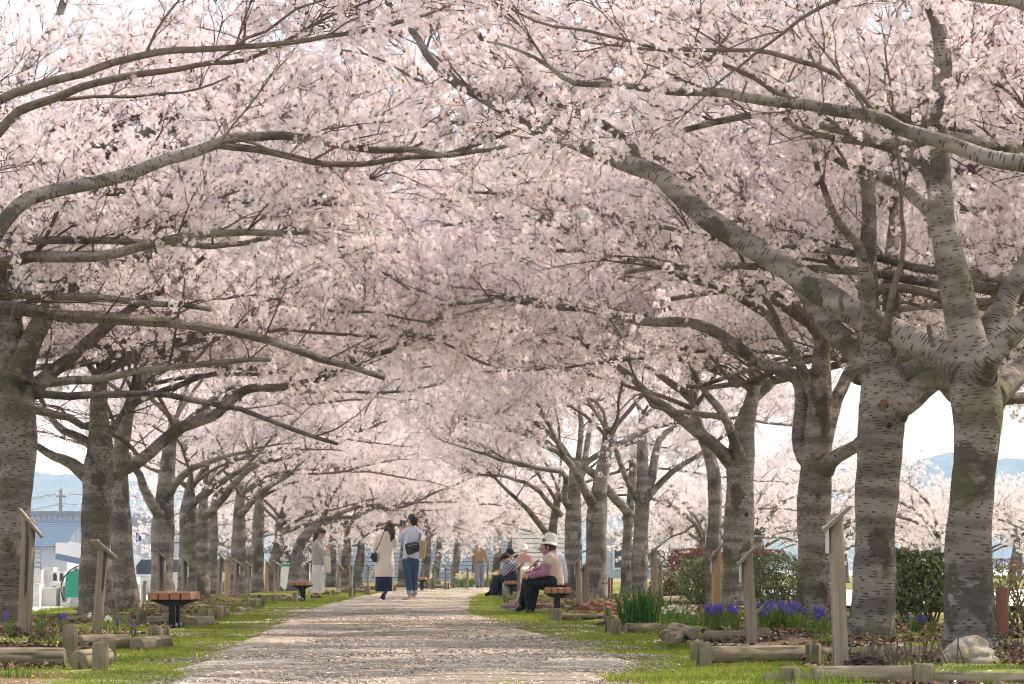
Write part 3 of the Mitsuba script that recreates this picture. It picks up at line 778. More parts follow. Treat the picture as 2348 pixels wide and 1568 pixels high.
material('hill_forest', plain(proc(lambda p, n, uv: mix((0.03, 0.045, 0.02), (0.07, 0.085, 0.04), fbm(p.x / 30, p.y / 30, p.z / 20, 3))), 0.95))
hill(struct('hill', 'hazy blue wooded hill far behind the trees'), 3200,
     [(-900, 1060), (-400, 1040), (0, 1085), (150, 1095), (320, 1105), (600, 1150), (1200, 1170), (1600, 1120), (1800, 1085), (1900, 1075), (1960, 1065), (2030, 1082), (2070, 1065), (2105, 1046), (2140, 1036), (2165, 1040), (2230, 1062), (2290, 1044), (2347, 1058), (2600, 1090), (3200, 1020)], 3)

# ---------------------------------------------------------------- scattered small things on the ground
LEAF = material('leaf', {'type': 'principledthin', 'base_color': VC, 'roughness': 0.5, 'diff_trans': 0.8})
material('scatter', plain(VC, 0.9))


def blades(rng, n, size, h0, h1, c0, c1, w=0.0035, lean=0.45):
    """n grass blades on a square of that size."""
    root = np.stack([rng.uniform(-size / 2, size / 2, n), rng.uniform(-size / 2, size / 2, n), np.full(n, -0.015)], 1)
    a = rng.uniform(0, 2 * np.pi, n)
    h = rng.uniform(h0, h1, n)[:, None]
    side = np.stack([np.cos(a), np.sin(a), 0 * a], 1) * w
    b = rng.uniform(0, 2 * np.pi, n)
    bend = np.stack([np.cos(b), np.sin(b), 0 * b], 1) * (h * rng.uniform(0.1, lean * 2, (n, 1)))
    mid = root + UP * h * 0.55 + bend * 0.28
    tip = root + UP * h * rng.uniform(0.75, 1.0, (n, 1)) + bend
    v = np.stack([root - side, root + side, mid - side * 0.7, mid + side * 0.7, tip], 1).reshape(-1, 3)
    f = (np.array([[0, 1, 3], [0, 3, 2], [2, 3, 4]])[None] + (np.arange(n) * 5)[:, None, None]).reshape(-1, 3)
    t = rng.random((n, 1))
    col = np.array(c0) * (1 - t) + np.array(c1) * t
    col = np.where(rng.random((n, 1)) < 0.1, [0.36, 0.30, 0.13], col)
    return v, f, np.repeat(col, 5, 0)


def flakes(rng, n, size, s0, s1, c0, c1, tilt=0.5, z=0.006):
    c = np.stack([rng.uniform(-size / 2, size / 2, n), rng.uniform(-size / 2, size / 2, n), rng.uniform(0.2, 1, n) * z], 1)
    nrm = np.stack([rng.normal(0, tilt, n), rng.normal(0, tilt, n), np.ones(n)], 1)
    R = facing(nrm, rng) * rng.uniform(s0, s1, (n, 1, 1))
    q = np.array([[-0.5, -0.32, 0.12], [0.5, -0.28, 0], [0.55, 0.3, 0.18], [-0.45, 0.32, 0]])
    v = (np.einsum('mij,nj->mni', R, q) + c[:, None]).reshape(-1, 3)
    f = (np.array([[0, 1, 2], [0, 2, 3]])[None] + (np.arange(n) * 4)[:, None, None]).reshape(-1, 3)
    t = rng.random((n, 1))
    return v, f, np.repeat(np.array(c0) * (1 - t) + np.array(c1) * t, 4, 0)


def stones(rng, n, size):
    ico = trimesh.creation.icosahedron()
    c = np.stack([rng.uniform(-size / 2, size / 2, n), rng.uniform(-size / 2, size / 2, n), np.zeros(n)], 1)
    s = rng.uniform(0.004, 0.013, (n, 1, 1)) * rng.uniform(0.6, 1.2, (n, 1, 3)) * [1, 1, 0.7]
    v = (ico.vertices[None] * s * (1 + rng.normal(0, 0.12, (n, 12, 3))) + c[:, None]).reshape(-1, 3)
    f = (ico.faces[None] + (np.arange(n) * 12)[:, None, None]).reshape(-1, 3)
    t = rng.random((n, 1))
    return v, f, np.repeat(np.array([0.24, 0.205, 0.17]) * (1 - t) + np.array([0.42, 0.37, 0.31]) * t, 12, 0)


def scatter(name, label, category, patches, spots, bsdf):
    """Instances of patches at spots (x, d, z, scale) as one object of uncountable pieces."""
    rng = np.random.default_rng(len(name))
    ids = []
    for k, (v, f, c) in enumerate(patches):
        scene[f'{name}_patch_{k}'] = {'type': 'shapegroup', 'piece': mikit.ply((v, f), bsdf, False, None, c)}
        ids.append(f'{name}_patch_{k}')
    used_names.add(name)
    labels[name] = {'label': label, 'category': category, 'kind': 'stuff'}
    for i, (x, d, z, s) in enumerate(spots):
        m = shift(x, d, z) @ rot_z(rng.uniform(0, 6.28)) @ np.diag([s, s, s * rng.uniform(0.8, 1.2), 1])
        scene[f'{name}__{i + 1:03d}'] = {'type': 'instance', 'group': {'type': 'ref', 'id': ids[int(rng.integers(0, len(ids)))]}, 'to_world': T(np.ascontiguousarray(m))}


R5 = np.random.default_rng(5)


def spots_between(lo, hi, d0, d1, per_m2, s0=0.8, s1=1.25, keep=None, lift=0.0, far=1e9):
    out = []
    d = d0
    while d < d1:
        step = 0.5
        w = hi(d) - lo(d)
        n = R5.poisson(max(0, w) * step * per_m2)
        for _ in range(n):
            dd, t = d + R5.random() * step, R5.random()
            x = lo(dd) + (hi(dd) - lo(dd)) * t
            if keep is None or R5.random() < keep(x, dd):
                out.append((x, dd, float(park_height(x, dd)) + lift, R5.uniform(s0, s1)))
        d += step
    return out


gn = lambda x, d, s=1.0: float(meshkit.fbm(np.array([x * 0.9, d * 0.6, 3.0]) * s, 3, 12))
grass_keep = lambda x, d: 1.0 if gn(x, d) < 0.62 else 0.35
bed_keep = lambda x, d: 1.0 if gn(x, d, 1.5) > 0.53 else 0.10
GREEN0, GREEN1 = (0.15, 0.25, 0.03), (0.42, 0.46, 0.09)
sp = spots_between(lambda d: path_l(d) - 1.0, lambda d: path_l(d) + 0.12, 14, 80, 15, keep=grass_keep) + spots_between(lambda d: path_r(d) - 0.12, lambda d: bed_r(d) + 0.1, 14, 75, 15, keep=grass_keep)
sp += spots_between(lambda d: -8.0, lambda d: path_l(d) - 1.0, 18, 75, 5.0, keep=bed_keep) + spots_between(lambda d: bed_r(d), lambda d: 5.2, 16, 80, 5.0, keep=bed_keep)
scatter('grass', 'short fresh grass on the verges and between the beds', 'grass', [blades(R5, 230, 0.46, 0.015, 0.062, GREEN0, GREEN1) for _ in range(4)], sp, LEAF)
sp = spots_between(lambda d: path_l(d) - 1.25, lambda d: path_l(d) - 0.75, 17, 70, 2.0) + spots_between(lambda d: bed_r(d) - 0.25, lambda d: bed_r(d) + 0.3, 16, 70, 2.0) + spots_between(lambda d: -8.2, lambda d: path_l(d) - 1.2, 18, 60, 0.35) + spots_between(lambda d: bed_r(d) + 0.3, lambda d: 4.8, 16, 60, 0.35)
scatter('tall_grass', 'longer grass tufts around the log edging', 'grass tufts', [blades(R5, 60, 0.22, 0.04, 0.15, (0.11, 0.22, 0.02), (0.28, 0.38, 0.06), 0.0042, 0.3) for _ in range(3)], sp, LEAF)
sp = [(x, d, float(path_height(x, d)), s) for x, d, z, s in spots_between(lambda d: path_l(d) + 0.0, lambda d: path_r(d) - 0.0, 14, 62, 0.13)]
PINK0, PINK1 = (0.83, 0.70, 0.70), (0.93, 0.86, 0.86)
edge = [(x, d, z + 0.012, s) for x, d, z, s in spots_between(lambda d: path_l(d) - 0.35, lambda d: path_l(d) + 0.25, 14, 62, 0.9) + spots_between(lambda d: path_r(d) - 0.3, lambda d: path_r(d) + 0.25, 14, 62, 0.6)]
scatter('fallen_petals', 'fallen blossom petals strewn over path and verges', 'petals', [flakes(R5, 260, 1.0, 0.011, 0.019, PINK0, PINK1, 0.55, 0.008) for _ in range(3)], sp + edge + spots_between(lambda d: path_l(d) - 2.5, lambda d: path_l(d) - 0.3, 15, 50, 0.3, lift=0.012) + spots_between(lambda d: path_r(d) + 0.3, lambda d: path_r(d) + 2.8, 15, 50, 0.3, lift=0.012), 'scatter')
scatter('gravel', 'small stones lying on the path', 'gravel', [stones(R5, 170, 1.0) for _ in range(3)], [(x, d, float(path_height(x, d)), s) for x, d, z, s in spots_between(lambda d: path_l(d), lambda d: path_r(d), 14, 45, 1.6)], 'scatter')
mulch = lambda: (lambda a, b: (np.vstack([a[0], b[0]]), np.vstack([a[1], b[1] + len(a[0])]), np.vstack([a[2], b[2]])))(flakes(R5, 190, 0.6, 0.02, 0.055, (0.075, 0.045, 0.03), (0.25, 0.165, 0.105), 0.5, 0.03), flakes(R5, 12, 0.6, 0.011, 0.018, PINK0, PINK1, 0.5, 0.045))
mk = lambda x, d: 1.0 if gn(x, d, 1.5) < 0.56 else 0.2
scatter('bark_mulch', 'brown bark chips covering the planted beds', 'mulch', [mulch() for _ in range(4)], spots_between(lambda d: -6.2, lambda d: bed_l(d) - 0.2, 17, 62, 2.6, keep=mk) + spots_between(lambda d: bed_r(d) + 0.25, lambda d: 5.0, 16, 62, 2.6, keep=mk), 'scatter')
# ---------------------------------------------------------------- logs, stakes and signposts
def log_color(p, n, uv):
    g = fbm(uv.x * 70, uv.y * 5, p.x * 3, 4)
    base = mix((0.13, 0.10, 0.062), (0.34, 0.29, 0.215), g)
    crack = smoothstep(0.66, 0.74, noise(uv.x * 34, uv.y * 2.2, p.x * 2 + p.y))
    base = mix(base, (0.04, 0.03, 0.02), 0.7 * crack)
    green = smoothstep(0.5, 0.66, fbm(p.x * 6, p.y * 6, p.z * 9, 3))
    return mix(base, mi.Color3f(0.13, 0.135, 0.05) * (0.6 + 0.8 * g), 0.55 * green)


def end_color(p, n, uv):
    r = dr.sqrt(uv.x * uv.x + uv.y * uv.y)
    ring = 0.5 + 0.5 * dr.sin(r * 900 + 6 * fbm(uv.x * 40, uv.y * 40, p.x, 2))
    base = mix((0.13, 0.115, 0.08), (0.27, 0.24, 0.17), 0.35 * ring + 0.65 * fbm(p.x * 40, p.y * 40, p.z * 40, 3))
    a = dr.atan2(uv.y, uv.x)
    return mix(base, (0.05, 0.04, 0.03), 0.8 * smoothstep(0.70, 0.78, noise(a * 3.3, r * 8, p.x * 3)))


def post_color(p, n, uv):
    g = fbm(uv.x * 90, uv.y * 2.5, p.x, 4)
    base = mix((0.19, 0.148, 0.112), (0.36, 0.305, 0.25), g)
    stain = smoothstep(0.45, 0.7, fbm(p.x * 9, p.y * 9, p.z * 1.6, 3))
    base = mix(base, (0.21, 0.15, 0.10), 0.5 * stain)
    return mix(base, (0.055, 0.045, 0.035), 0.85 * smoothstep(0.72, 0.76, noise(uv.x * 60, uv.y * 1.3, p.x * 0.2 + 5)))


material('old_log', plain(proc(log_color), 0.85))
material('log_end', plain(proc(end_color), 0.85))
material('grey_post', plain(proc(post_color), 0.8))
material('tan_post', plain(proc(lambda p, n, uv: mix((0.36, 0.21, 0.11), (0.55, 0.36, 0.21), fbm(uv.x * 90, uv.y * 2.5, p.x, 4))), 0.7))
material('board_wood', plain(proc(lambda p, n, uv: mix((0.15, 0.125, 0.095), (0.30, 0.26, 0.20), fbm(p.x * 30, p.y * 90, p.z * 60, 3))), 0.8))
material('steel_plate', plain((0.50, 0.50, 0.53), 0.35, metallic=0.5))


def log_meshes(a, b, r, seed, bulge=0.05):
    """Round timber from a to b: (side, side uv, two ends with uv); the ends are slightly chamfered."""
    a, b = np.asarray(a, float), np.asarray(b, float)
    L = np.linalg.norm(b - a)
    t = (b - a) / L
    rng = np.random.default_rng(seed)
    n = max(4, int(L / 0.10))
    s = np.linspace(0, 1, n)
    side = np.cross(t, [0.3, 0.2, 0.9]); side /= np.linalg.norm(side)
    p = a + (b - a) * s[:, None] + side * (0.012 * L * np.sin(s * 3.1 + seed))[:, None]
    ch = min(0.012, r * 0.2)
    p = np.vstack([p[:1], p[:1] + t * ch, p[1:-1], p[-1:] - t * ch, p[-1:]])
    rr = np.concatenate([[r - ch], np.full(n, r), [r - ch]])
    v, f, uv = tube(p, rr, 18, bulge, seed, closed_end=False)
    w = 19
    ends = []
    for ring, sg in ((v[:w], -1), (v[-w:], 1)):
        c = ring[:-1].mean(0)
        tt, A, B = frame_along(np.vstack([c, c + t]))
        e_uv = np.stack([(ring[:-1] - c) @ A[0], (ring[:-1] - c) @ B[0]], 1)
        ev = np.vstack([c + sg * t * 0.001, ring[:-1] + sg * t * 0.0005])
        k = np.arange(18)
        ef = np.stack([np.zeros(18, int), 1 + k, 1 + (k + 1) % 18], 1)
        if sg < 0:
            ef = ef[:, ::-1]
        ends.append(((ev, ef), np.vstack([[0, 0], e_uv])))
    return (v, f), uv, ends


ORD = 'first second third fourth fifth sixth seventh eighth ninth tenth eleventh twelfth thirteenth fourteenth fifteenth sixteenth seventeenth eighteenth nineteenth twentieth'.split()
ORD += ['twenty-' + o for o in ORD[:9]] + ['thirtieth'] + ['thirty-' + o for o in ORD[:9]] + ['fortieth']
SEED = [100]


def timber(name, label, category, a, b, r, group=None, side='old_log', bulge=0.05):
    key = thing(name, label, category, group)
    SEED[0] += 1
    m, uv, ends = log_meshes(a, b, r, SEED[0], bulge)
    part(key, 'bark_side' if side == 'old_log' else 'side', m, side, True, uv)
    for e, euv in ends:
        part(key, 'cut_end', e, 'log_end', False, euv)
    return key


def lying(x0, x1, y0, y1, d0, d1=None, label=None, away=None):
    """A lying log that covers x0..x1, y0..y1 in the photograph at the distance d0; away = (dx, metres): seen end-on and running back."""
    if away is None:
        d1 = d0 if d1 is None else d1
        r = (y1 - y0) / 2 * K * d0 / F
        yc = (y0 + y1) / 2
        a, b = px(x0, yc, d0), px(x1, yc, d1)
        b[2] = a[2]
    else:
        r = (x1 - x0) / 2 * K * d0 / F
        a = px((x0 + x1) / 2, (y0 + y1) / 2, d0)
        b = a + [away[0], away[1], 0]
    return timber('edging_log', label, 'log', a, b, r)


def stake(x0, x1, y0, y1, d, label):
    r = (x1 - x0) / 2 * K * d / F
    a, b = px((x0 + x1) / 2, y1, d), px((x0 + x1) / 2, y0, d)
    a[2] = min(a[2], -0.02)
    return timber('edging_stake', label, 'wooden stake', a, b, r, bulge=0.03)


lying(-60, 149, 1484, 1530, 19.1, None, 'lying log at the lower left corner, cut by the frame')
lying(153, 201, 1489, 1537, 18.9, None, 'log seen end-on at the lower left, next to two stakes', away=(0.10, 0.65))
lying(180, 294, 1455, 1491, 23.2, 23.6, 'lying log in front of the second left signpost')
lying(295, 336, 1465, 1496, 23.2, None, 'round log end left of the stake pair in front of the bench', away=(0.14, 0.7))
lying(147, 300, 1410, 1437, 31.8, None, 'left half of the long log behind the mulch bed, left of its stake')
lying(337, 426, 1411, 1437, 31.8, None, 'right half of the long log passing behind the bench leg')
lying(426, 454, 1414, 1440, 32.5, None, 'round log end just right of the left bench leg', away=(0.12, 0.8))
lying(477, 500, 1392, 1420, 38, None, 'small log end tucked between two pairs of left stakes', away=(0.1, 0.8))
lying(478, 533, 1387, 1405, 43.5, None, 'short lying log behind the four left stakes')
lying(536, 554, 1393, 1409, 42.5, None, 'small round log end below the leaning signpost run', away=(0.1, 0.8))
lying(637, 668, 1368, 1381, 55.5, None, 'short lying log left of the small left bench')
lying(658, 671, 1364, 1380, 55, None, 'log end left of the small bench leg', away=(0.1, 0.9))
lying(738, 756, 1352, 1363, 67, None, 'short log behind the girl in grey, right of her skirt')
lying(756, 767, 1352, 1362, 66, None, 'small log end right of the girl in grey', away=(0.1, 0.9))
lying(776, 801, 1348, 1358, 72, None, 'lying log in front of the two short signposts right of the girl')
lying(815, 834, 1349, 1358, 73, None, 'short log left of the stake pair beside the cardigan')
lying(824, 862, 1342, 1352, 80, None, 'lying log behind the stake pair beside the cardigan')
lying(908, 928, 1338, 1345, 92, None, 'short log between the cardigan and the jeans')
lying(956, 977, 1338, 1347, 88, None, 'short log right of the jeans')
lying(992, 1017, 1341, 1348, 88, None, 'lying log under the signposts right of the blue shirt')

for x0, x1, y0, y1, d, lb in [
        (211, 250, 1472, 1538, 18.7, 'weathered stake in front of a paler one at the lower left'), (226, 266, 1466, 1516, 20.2, 'pale-topped stake just behind another at the lower left'),
        (143, 178, 1432, 1480, 21.5, 'stake standing between the two left signposts'), (339, 373, 1435, 1482, 24.3, 'split-grained stake in front of the left bench leg'),
        (374, 389, 1436, 1477, 25.2, 'narrow stake touching the split-grained one below the bench'), (312, 336, 1398, 1434, 31.3, 'stake in the middle of the long log behind the bed'),
        (454, 478, 1398, 1431, 34, 'stake right of the bench, in front of a thinner one'), (479, 487, 1400, 1427, 35.2, 'thin stake in the gap right of the bench'),
        (491, 512, 1389, 1426, 35.6, 'tall stake of the second pair right of the bench'), (509, 518, 1390, 1421, 37, 'stake peeping out behind the second pair right of the bench'),
        (562, 574, 1383, 1398, 45, 'small stake below the fourth leaning signpost'), (570, 587, 1375, 1396, 46, 'stake right below the fourth leaning signpost'),
        (594, 607, 1371, 1392, 48.5, 'stake left of the small left bench, nearest the path'), (600, 611, 1365, 1385, 52, 'stake half hidden behind the one nearest the path'),
        (620, 632, 1363, 1385, 52, 'stake under the orange-tinted signpost'), (633, 638, 1365, 1383, 54, 'thin stake beside the one under the orange-tinted signpost'),
        (670, 682, 1358, 1383, 54, 'stake directly left of the small bench leg'), (683, 687, 1356, 1380, 56, 'thin stake touching the small bench leg'),
        (800, 809, 1345, 1361, 67, 'stake under the second signpost right of the girl'), (810, 815, 1347, 1360, 69, 'thin stake right of the second signpost'),
        (833, 841, 1342, 1358, 71, 'left one of the stake pair beside the cardigan'), (842, 849, 1343, 1358, 71, 'right one of the stake pair beside the cardigan'),
        (901, 904.5, 1341, 1353, 79, 'left one of two tiny stakes right of the dark skirt'), (905, 908.5, 1341, 1353, 79, 'right one of two tiny stakes right of the dark skirt'),
        (986, 993, 1337, 1347, 88, 'tiny stake right of the far bench'), (1017.5, 1024, 1335.5, 1347, 88, 'tiny stake below the middle far signposts'), (1025, 1030, 1335.5, 1346, 88, 'tiny stake next to the one below the middle far signposts'),
        (1037, 1043, 1333.5, 1345, 92, 'tiny stake left of the forked far trunk'), (1049, 1054, 1334, 1344, 94, 'tiny stake right of the forked far trunk'), (1062, 1068, 1334, 1343.5, 95, 'tiny stake left of the walking man')]:
    stake(x0, x1, y0, y1, d, lb + (' on the left' if len((lb + ' on the left').split()) <= 16 and 'left' not in lb and d < 60 else ''))

lying(1862, 2092, 1526, 1578, 16.9, 17.0, 'thick lying log at the lower right, left of its stake')
lying(2138, 2420, 1541, 1592, 16.7, 16.6, 'thick lying log in the lower right corner, under the stone')
lying(1748, 1868, 1543, 1590, 17.3, 17.4, 'grey log behind the leftmost bottom stake on the right')
lying(1630, 1846, 1481, 1520, 20.0, 20.4, 'long mossy log along the grass on the right, left of its stake')
lying(1883, 2140, 1484, 1522, 20.5, 21, 'mossy log passing behind the tallest right signpost')
lying(1613, 1709, 1445, 1474, 24.6, None, 'lying log right of the firewood')
lying(1764, 1904, 1445, 1462, 26.5, None, 'thin half-buried log under the grape hyacinths')
lying(1433, 1540, 1428, 1453, 29, 29.3, 'lying log in front of the tall leaf clump')
lying(1530, 1612, 1424, 1444, 31.5, None, 'log behind the firewood')
lying(1286, 1384, 1406, 1423, 36, None, 'slightly bowed log in front of the mulch heap')
lying(1515, 1610, 1367, 1386, 48, 50, 'lying log in front of the clipped hedge')
lying(1227, 1268, 1383, 1397, 45, None, 'short log under the bench of the woman in the white hat')
lying(1290, 1330, 1388, 1400, 42, 44, 'short log right of the bench leg on the right')
for x0, x1, y0, y1, d, lb in [
        (2089, 2142, 1521, 1592, 16.5, 'broad stake at the bottom edge in front of the mossy stone'), (1783, 1834, 1529, 1592, 16.9, 'broad stake at the bottom edge left of the tallest signpost'),
        (1596, 1632, 1472, 1525, 19.6, 'stake at the left end of the long mossy log'), (1581, 1602, 1469, 1512, 20.6, 'stake half hidden behind the one at the long mossy log'),
        (1846, 1882, 1476, 1520, 19.7, 'stake in the middle of the long mossy log'), (1739, 1766, 1439, 1470, 25, 'stake right of the second right signpost'),
        (1400, 1424, 1420, 1456, 28.3, 'front stake left of the leaf clump'), (1387, 1410, 1412, 1448, 29.3, 'stake behind the front one left of the leaf clump'),
        (1383, 1402, 1394, 1424, 33, 'stake at the right end of the bowed log'), (1266, 1287, 1394, 1422, 35.6, 'stake at the left end of the bowed log below the bench'),
        (1259, 1267, 1395, 1418, 36.5, 'thin stake beside the one below the bench'), (1270, 1284, 1381, 1402, 42, 'stake between the bench legs on the right'),
        (1155, 1166, 1364, 1382, 49, 'stake in front of the seated man in plaid'), (1151, 1160, 1350, 1372, 53, 'taller stake behind the one in front of the seated man'),
        (1174, 1185, 1358, 1372, 55, 'stake between the two occupied benches')]:
    stake(x0, x1, y0, y1, d, lb)

for label, a, b, r in [('firewood log with split cut face, topmost of the small pile', px(1588, 1453, 24.0), px(1545, 1440, 25.2), 0.058), ('short firewood piece with a dark end lying in front of the pile', px(1538, 1465, 23.6), px(1566, 1456, 24.4), 0.055),
                       ('dark rotten firewood piece at the left end of the pile', px(1526, 1456, 24.2), px(1540, 1450, 25.0), 0.05)]:
    timber('firewood_log', label, 'firewood', a, b, r, bulge=0.08)


def signpost(label, base, top, w, b0, b1, d, side='grey_post', yaw=0.0, plate=False, depth=0.24, back=False):
    key = thing('signpost', label, 'signpost')
    a, b = px(*base, d), px(*top, d)
    a[2] = min(a[2], 0.0) - 0.05
    r = w / 2 * K * d / F
    SEED[0] += 1
    p = np.linspace(a, b, 14)
    v, f, uv = tube(p, np.linspace(r, r * 0.94, 14), 18, 0.03, SEED[0])
    part(key, 'post', (v, f), side, True, uv)
    c0, c1 = px(*b0, d), px(*b1, d)
    c = (c0 + c1) / 2
    ex = (c1 - c0); L = np.linalg.norm(ex); ex /= L
    ey = np.array([0.0, 1, 0]); ez = np.cross(ex, ey)
    if ez[2] < 0:
        ez, ey = -ez, -ey
    th = math.radians(yaw)
    M = np.eye(4)
    M[:3, 0], M[:3, 1], M[:3, 2], M[:3, 3] = ex, ey, ez, c
    turn = shift(*c) @ rot_z(th) @ shift(*-c)
    bd = bevel_box(L, depth, 0.024, 0.003)
    part(key, 'board', moved(bd, turn @ M), 'board_wood')
    pl = bevel_box(L * 0.92, depth * 0.9, 0.006, 0.001)
    pl.apply_translation([0, 0, 0.0152])
    part(key, 'face_plate', moved(pl, turn @ M), 'steel_plate')
    if plate:
        s = 1 if c1[2] < c0[2] else -1
        q = box(-0.008, -0.035, -0.09, 0.008, 0.035, 0.09)
        q.apply_translation([b[0] + s * (r + 0.006), d, b[2] - 0.16])
        part(key, 'small_plate', q, 'steel_plate')
    if d < 30:
        for sx in (-1, 1):
            for sy in (-1, 1):
                scr = trimesh.creation.cylinder(0.007, 0.008, sections=8)
                scr.apply_translation([sx * L * 0.43, sy * depth * 0.38, 0.021])
                part(key, 'screw', moved(scr, turn @ M), 'steel_plate')
    return key


for args in [
        ('tallest left signpost of weathered wood in front of the massive trunk', (55, 1462), (66, 1190), 33, (42, 1165), (96, 1231), 25.5, 'grey_post', 6),
        ('left signpost with a shiny steel face plate, leaning slightly right', (220, 1456), (236, 1262), 24, (212, 1238), (262, 1281), 26.3, 'grey_post', 22),
        ('signpost right behind the left bench', (371, 1408), (367, 1272), 19, (352, 1257), (383, 1284), 39, 'grey_post', 8, True),
        ('signpost with mossy side behind the right end of the left bench', (425, 1396), (422, 1286), 16, (409, 1270), (436, 1295), 44, 'grey_post', 8, True),
        ('leftmost of the four leaning signposts standing close together', (501, 1374), (506, 1280), 13, (497, 1267), (521, 1291), 56, 'grey_post', 10),
        ('second of the four close signposts, its board orange in the sun', (519, 1375), (521, 1282), 12, (510, 1270), (532, 1290), 57, 'tan_post', 6),
        ('third of the four close signposts', (538, 1375), (543, 1289), 11, (534, 1280), (554, 1296), 59, 'grey_post', 6, True),
        ('thin rightmost of the four close signposts', (571, 1369), (571, 1294), 9, (563, 1287), (579, 1300), 63, 'grey_post', 6, True),
        ('orange-tan signpost left of the small left bench', (610, 1352), (612, 1289), 9, (608, 1284), (622, 1298), 66, 'tan_post', 4),
        ('grey signpost with wide board left of the small left bench', (627, 1362), (632, 1292), 8, (624, 1284), (644, 1301), 66, 'grey_post', 14),
        ('signpost half hidden behind the one with the wide board', (637, 1352), (640, 1294), 9, (633, 1287), (646, 1299), 74, 'grey_post', 6),
        ('signpost rising behind the small left bench', (688, 1346), (689, 1289), 7, (685, 1283), (696, 1295), 78, 'grey_post', 6),
        ('short signpost with wide board right of the girl with the tote bag', (774, 1355), (778, 1300), 8.5, (772, 1293), (786, 1306), 70, 'grey_post', 16),
        ('second short signpost right of the girl with the tote bag', (804, 1352), (804, 1298), 7.5, (799, 1292), (811, 1303), 72, 'grey_post', 6),
        ('short signpost just left of the cream cardigan', (843, 1343), (843, 1298), 6, (838, 1292), (848, 1302), 84, 'grey_post', 6),
        ('signpost beside the paper bag of the man in blue', (970, 1336), (970, 1294), 6, (965, 1288), (974, 1298), 88, 'grey_post', 6),
        ('pale-boarded signpost right of the man in blue', (996, 1339), (997, 1300), 5, (992, 1293), (1003, 1303), 88, 'grey_post', 16),
        ('left one of two slim far signposts', (1021, 1337), (1021, 1304), 5, (1017, 1298), (1025, 1306), 96, 'grey_post', 6),
        ('right one of two slim far signposts', (1035, 1337), (1035, 1304), 5, (1032, 1298), (1040, 1306), 96, 'grey_post', 6),
        ('slim far signpost among the daffodils left of the walking man', (1071, 1339), (1072, 1307), 5, (1068, 1301), (1076, 1309), 90, 'grey_post', 16),
        ('slim far signpost at the hand of the walking man', (1118, 1336), (1118, 1300), 5, (1115, 1295), (1123, 1302), 94, 'grey_post', 6),
        ('tallest right signpost with a long drying crack, near two thick trunks', (1928, 1526), (1916, 1180), 36, (1886, 1218), (1949, 1162), 18.2, 'grey_post', -4, True),
        ('right signpost with dark stained top among the grape hyacinths', (1725, 1471), (1712, 1268), 28, (1691, 1296), (1736, 1251), 24.2, 'grey_post', -4, True),
        ('tan signpost in front of the straight pale trunk', (1641, 1420), (1643, 1264), 23, (1624, 1287), (1658, 1248), 33, 'tan_post', -4, True),
        ('tall grey signpost behind the leaf clump', (1500, 1400), (1499, 1258), 16, (1484, 1274), (1517, 1247), 43, 'grey_post', -4, True),
        ('shorter grey signpost right behind the leaf clump', (1514, 1388), (1514, 1291), 11, (1503, 1304), (1526, 1281), 47, 'grey_post', -4),
        ('left signpost of the pair in front of the dark sturdy trunk', (1328, 1380), (1325, 1284), 14, (1316, 1296), (1334, 1275), 48, 'grey_post', -4, True),
        ('right signpost of the pair in front of the dark sturdy trunk', (1341, 1389), (1341, 1294), 16, (1330, 1307), (1353, 1286), 44, 'grey_post', -4),
        ('signpost nearest the back of the man in plaid', (1188, 1353), (1190, 1298), 8, (1184, 1305), (1201, 1290), 64, 'grey_post', -4),
        ('middle signpost between the two occupied benches', (1195, 1349), (1198, 1293), 6, (1193, 1300), (1206, 1286), 70, 'grey_post', -4),
        ('sunlit tan signpost left of the folded hands of the woman in the white hat', (1229, 1350), (1229, 1287), 10, (1212, 1305), (1236, 1282), 62, 'tan_post', -4)]:
    signpost(*args)
# ---------------------------------------------------------------- far cherry trees right of the avenue, hedge, buildings
def simple_cherry(label, x, d, h, w, seed, z0=0.0, lod=2, auto=6, spray=1.3, density=0.6):
    rng = np.random.default_rng(seed)
    lean = rng.normal(0, 0.08, 2)
    p = np.array([[x, d, z0 - 0.05], [x + lean[0], d + lean[1], z0 + 0.5 * h], [x + 2 * lean[0], d + 2 * lean[1], z0 + h]])
    cherry_tree(label, None, p, [w, w * 0.9, w * 0.7], [], auto, lod, seed, density=density, spray=spray, reach=4.4, hang=True)


SIDE = 'nearest the second thick trunk|left of the straight pale trunk|right of the straight pale trunk|between the two thick right trunks|far behind the hedge at the right edge|above the clipped hedge|behind the leaf clump|above the red shrubs|low behind the lilac-grey trunk|right of the third thick trunk'.split('|')
k = 0
for x, d in [(11.5, 100), (8.0, 92), (13, 112), (17.5, 108), (10, 120), (21, 118), (15.5, 130), (26, 128), (20, 140), (24.5, 150), (31, 142), (29, 160), (12.5, 140), (7.5, 112), (6.0, 86), (14.5, 96), (18.5, 122), (23, 108), (28, 118), (33, 128), (22.5, 134), (35, 150), (17, 148), (9.5, 130)]:
    simple_cherry(f'background cherry tree in bloom {SIDE[k % 10]}, {["nearer row", "second row", "third row"][k // 10]}', x, d, 1.9 + 0.3 * math.sin(k * 3.1), 0.2, 300 + k, z0=-0.05)
    k += 1
for i, (x, d) in enumerate([(-9.5, 100), (-12, 118), (-8.2, 128), (-5, 140), (-1.5, 148), (3.5, 150)]):
    simple_cherry('background cherry crown ' + ['far behind the small left bench', 'far left above the sheds', 'behind the girl in grey, farthest row', 'above the cream cardigan, farthest row', 'above the man in blue, farthest row', 'above the walking man, farthest row'][i], x, d, 2.0, 0.2, 340 + i, z0=-0.3)


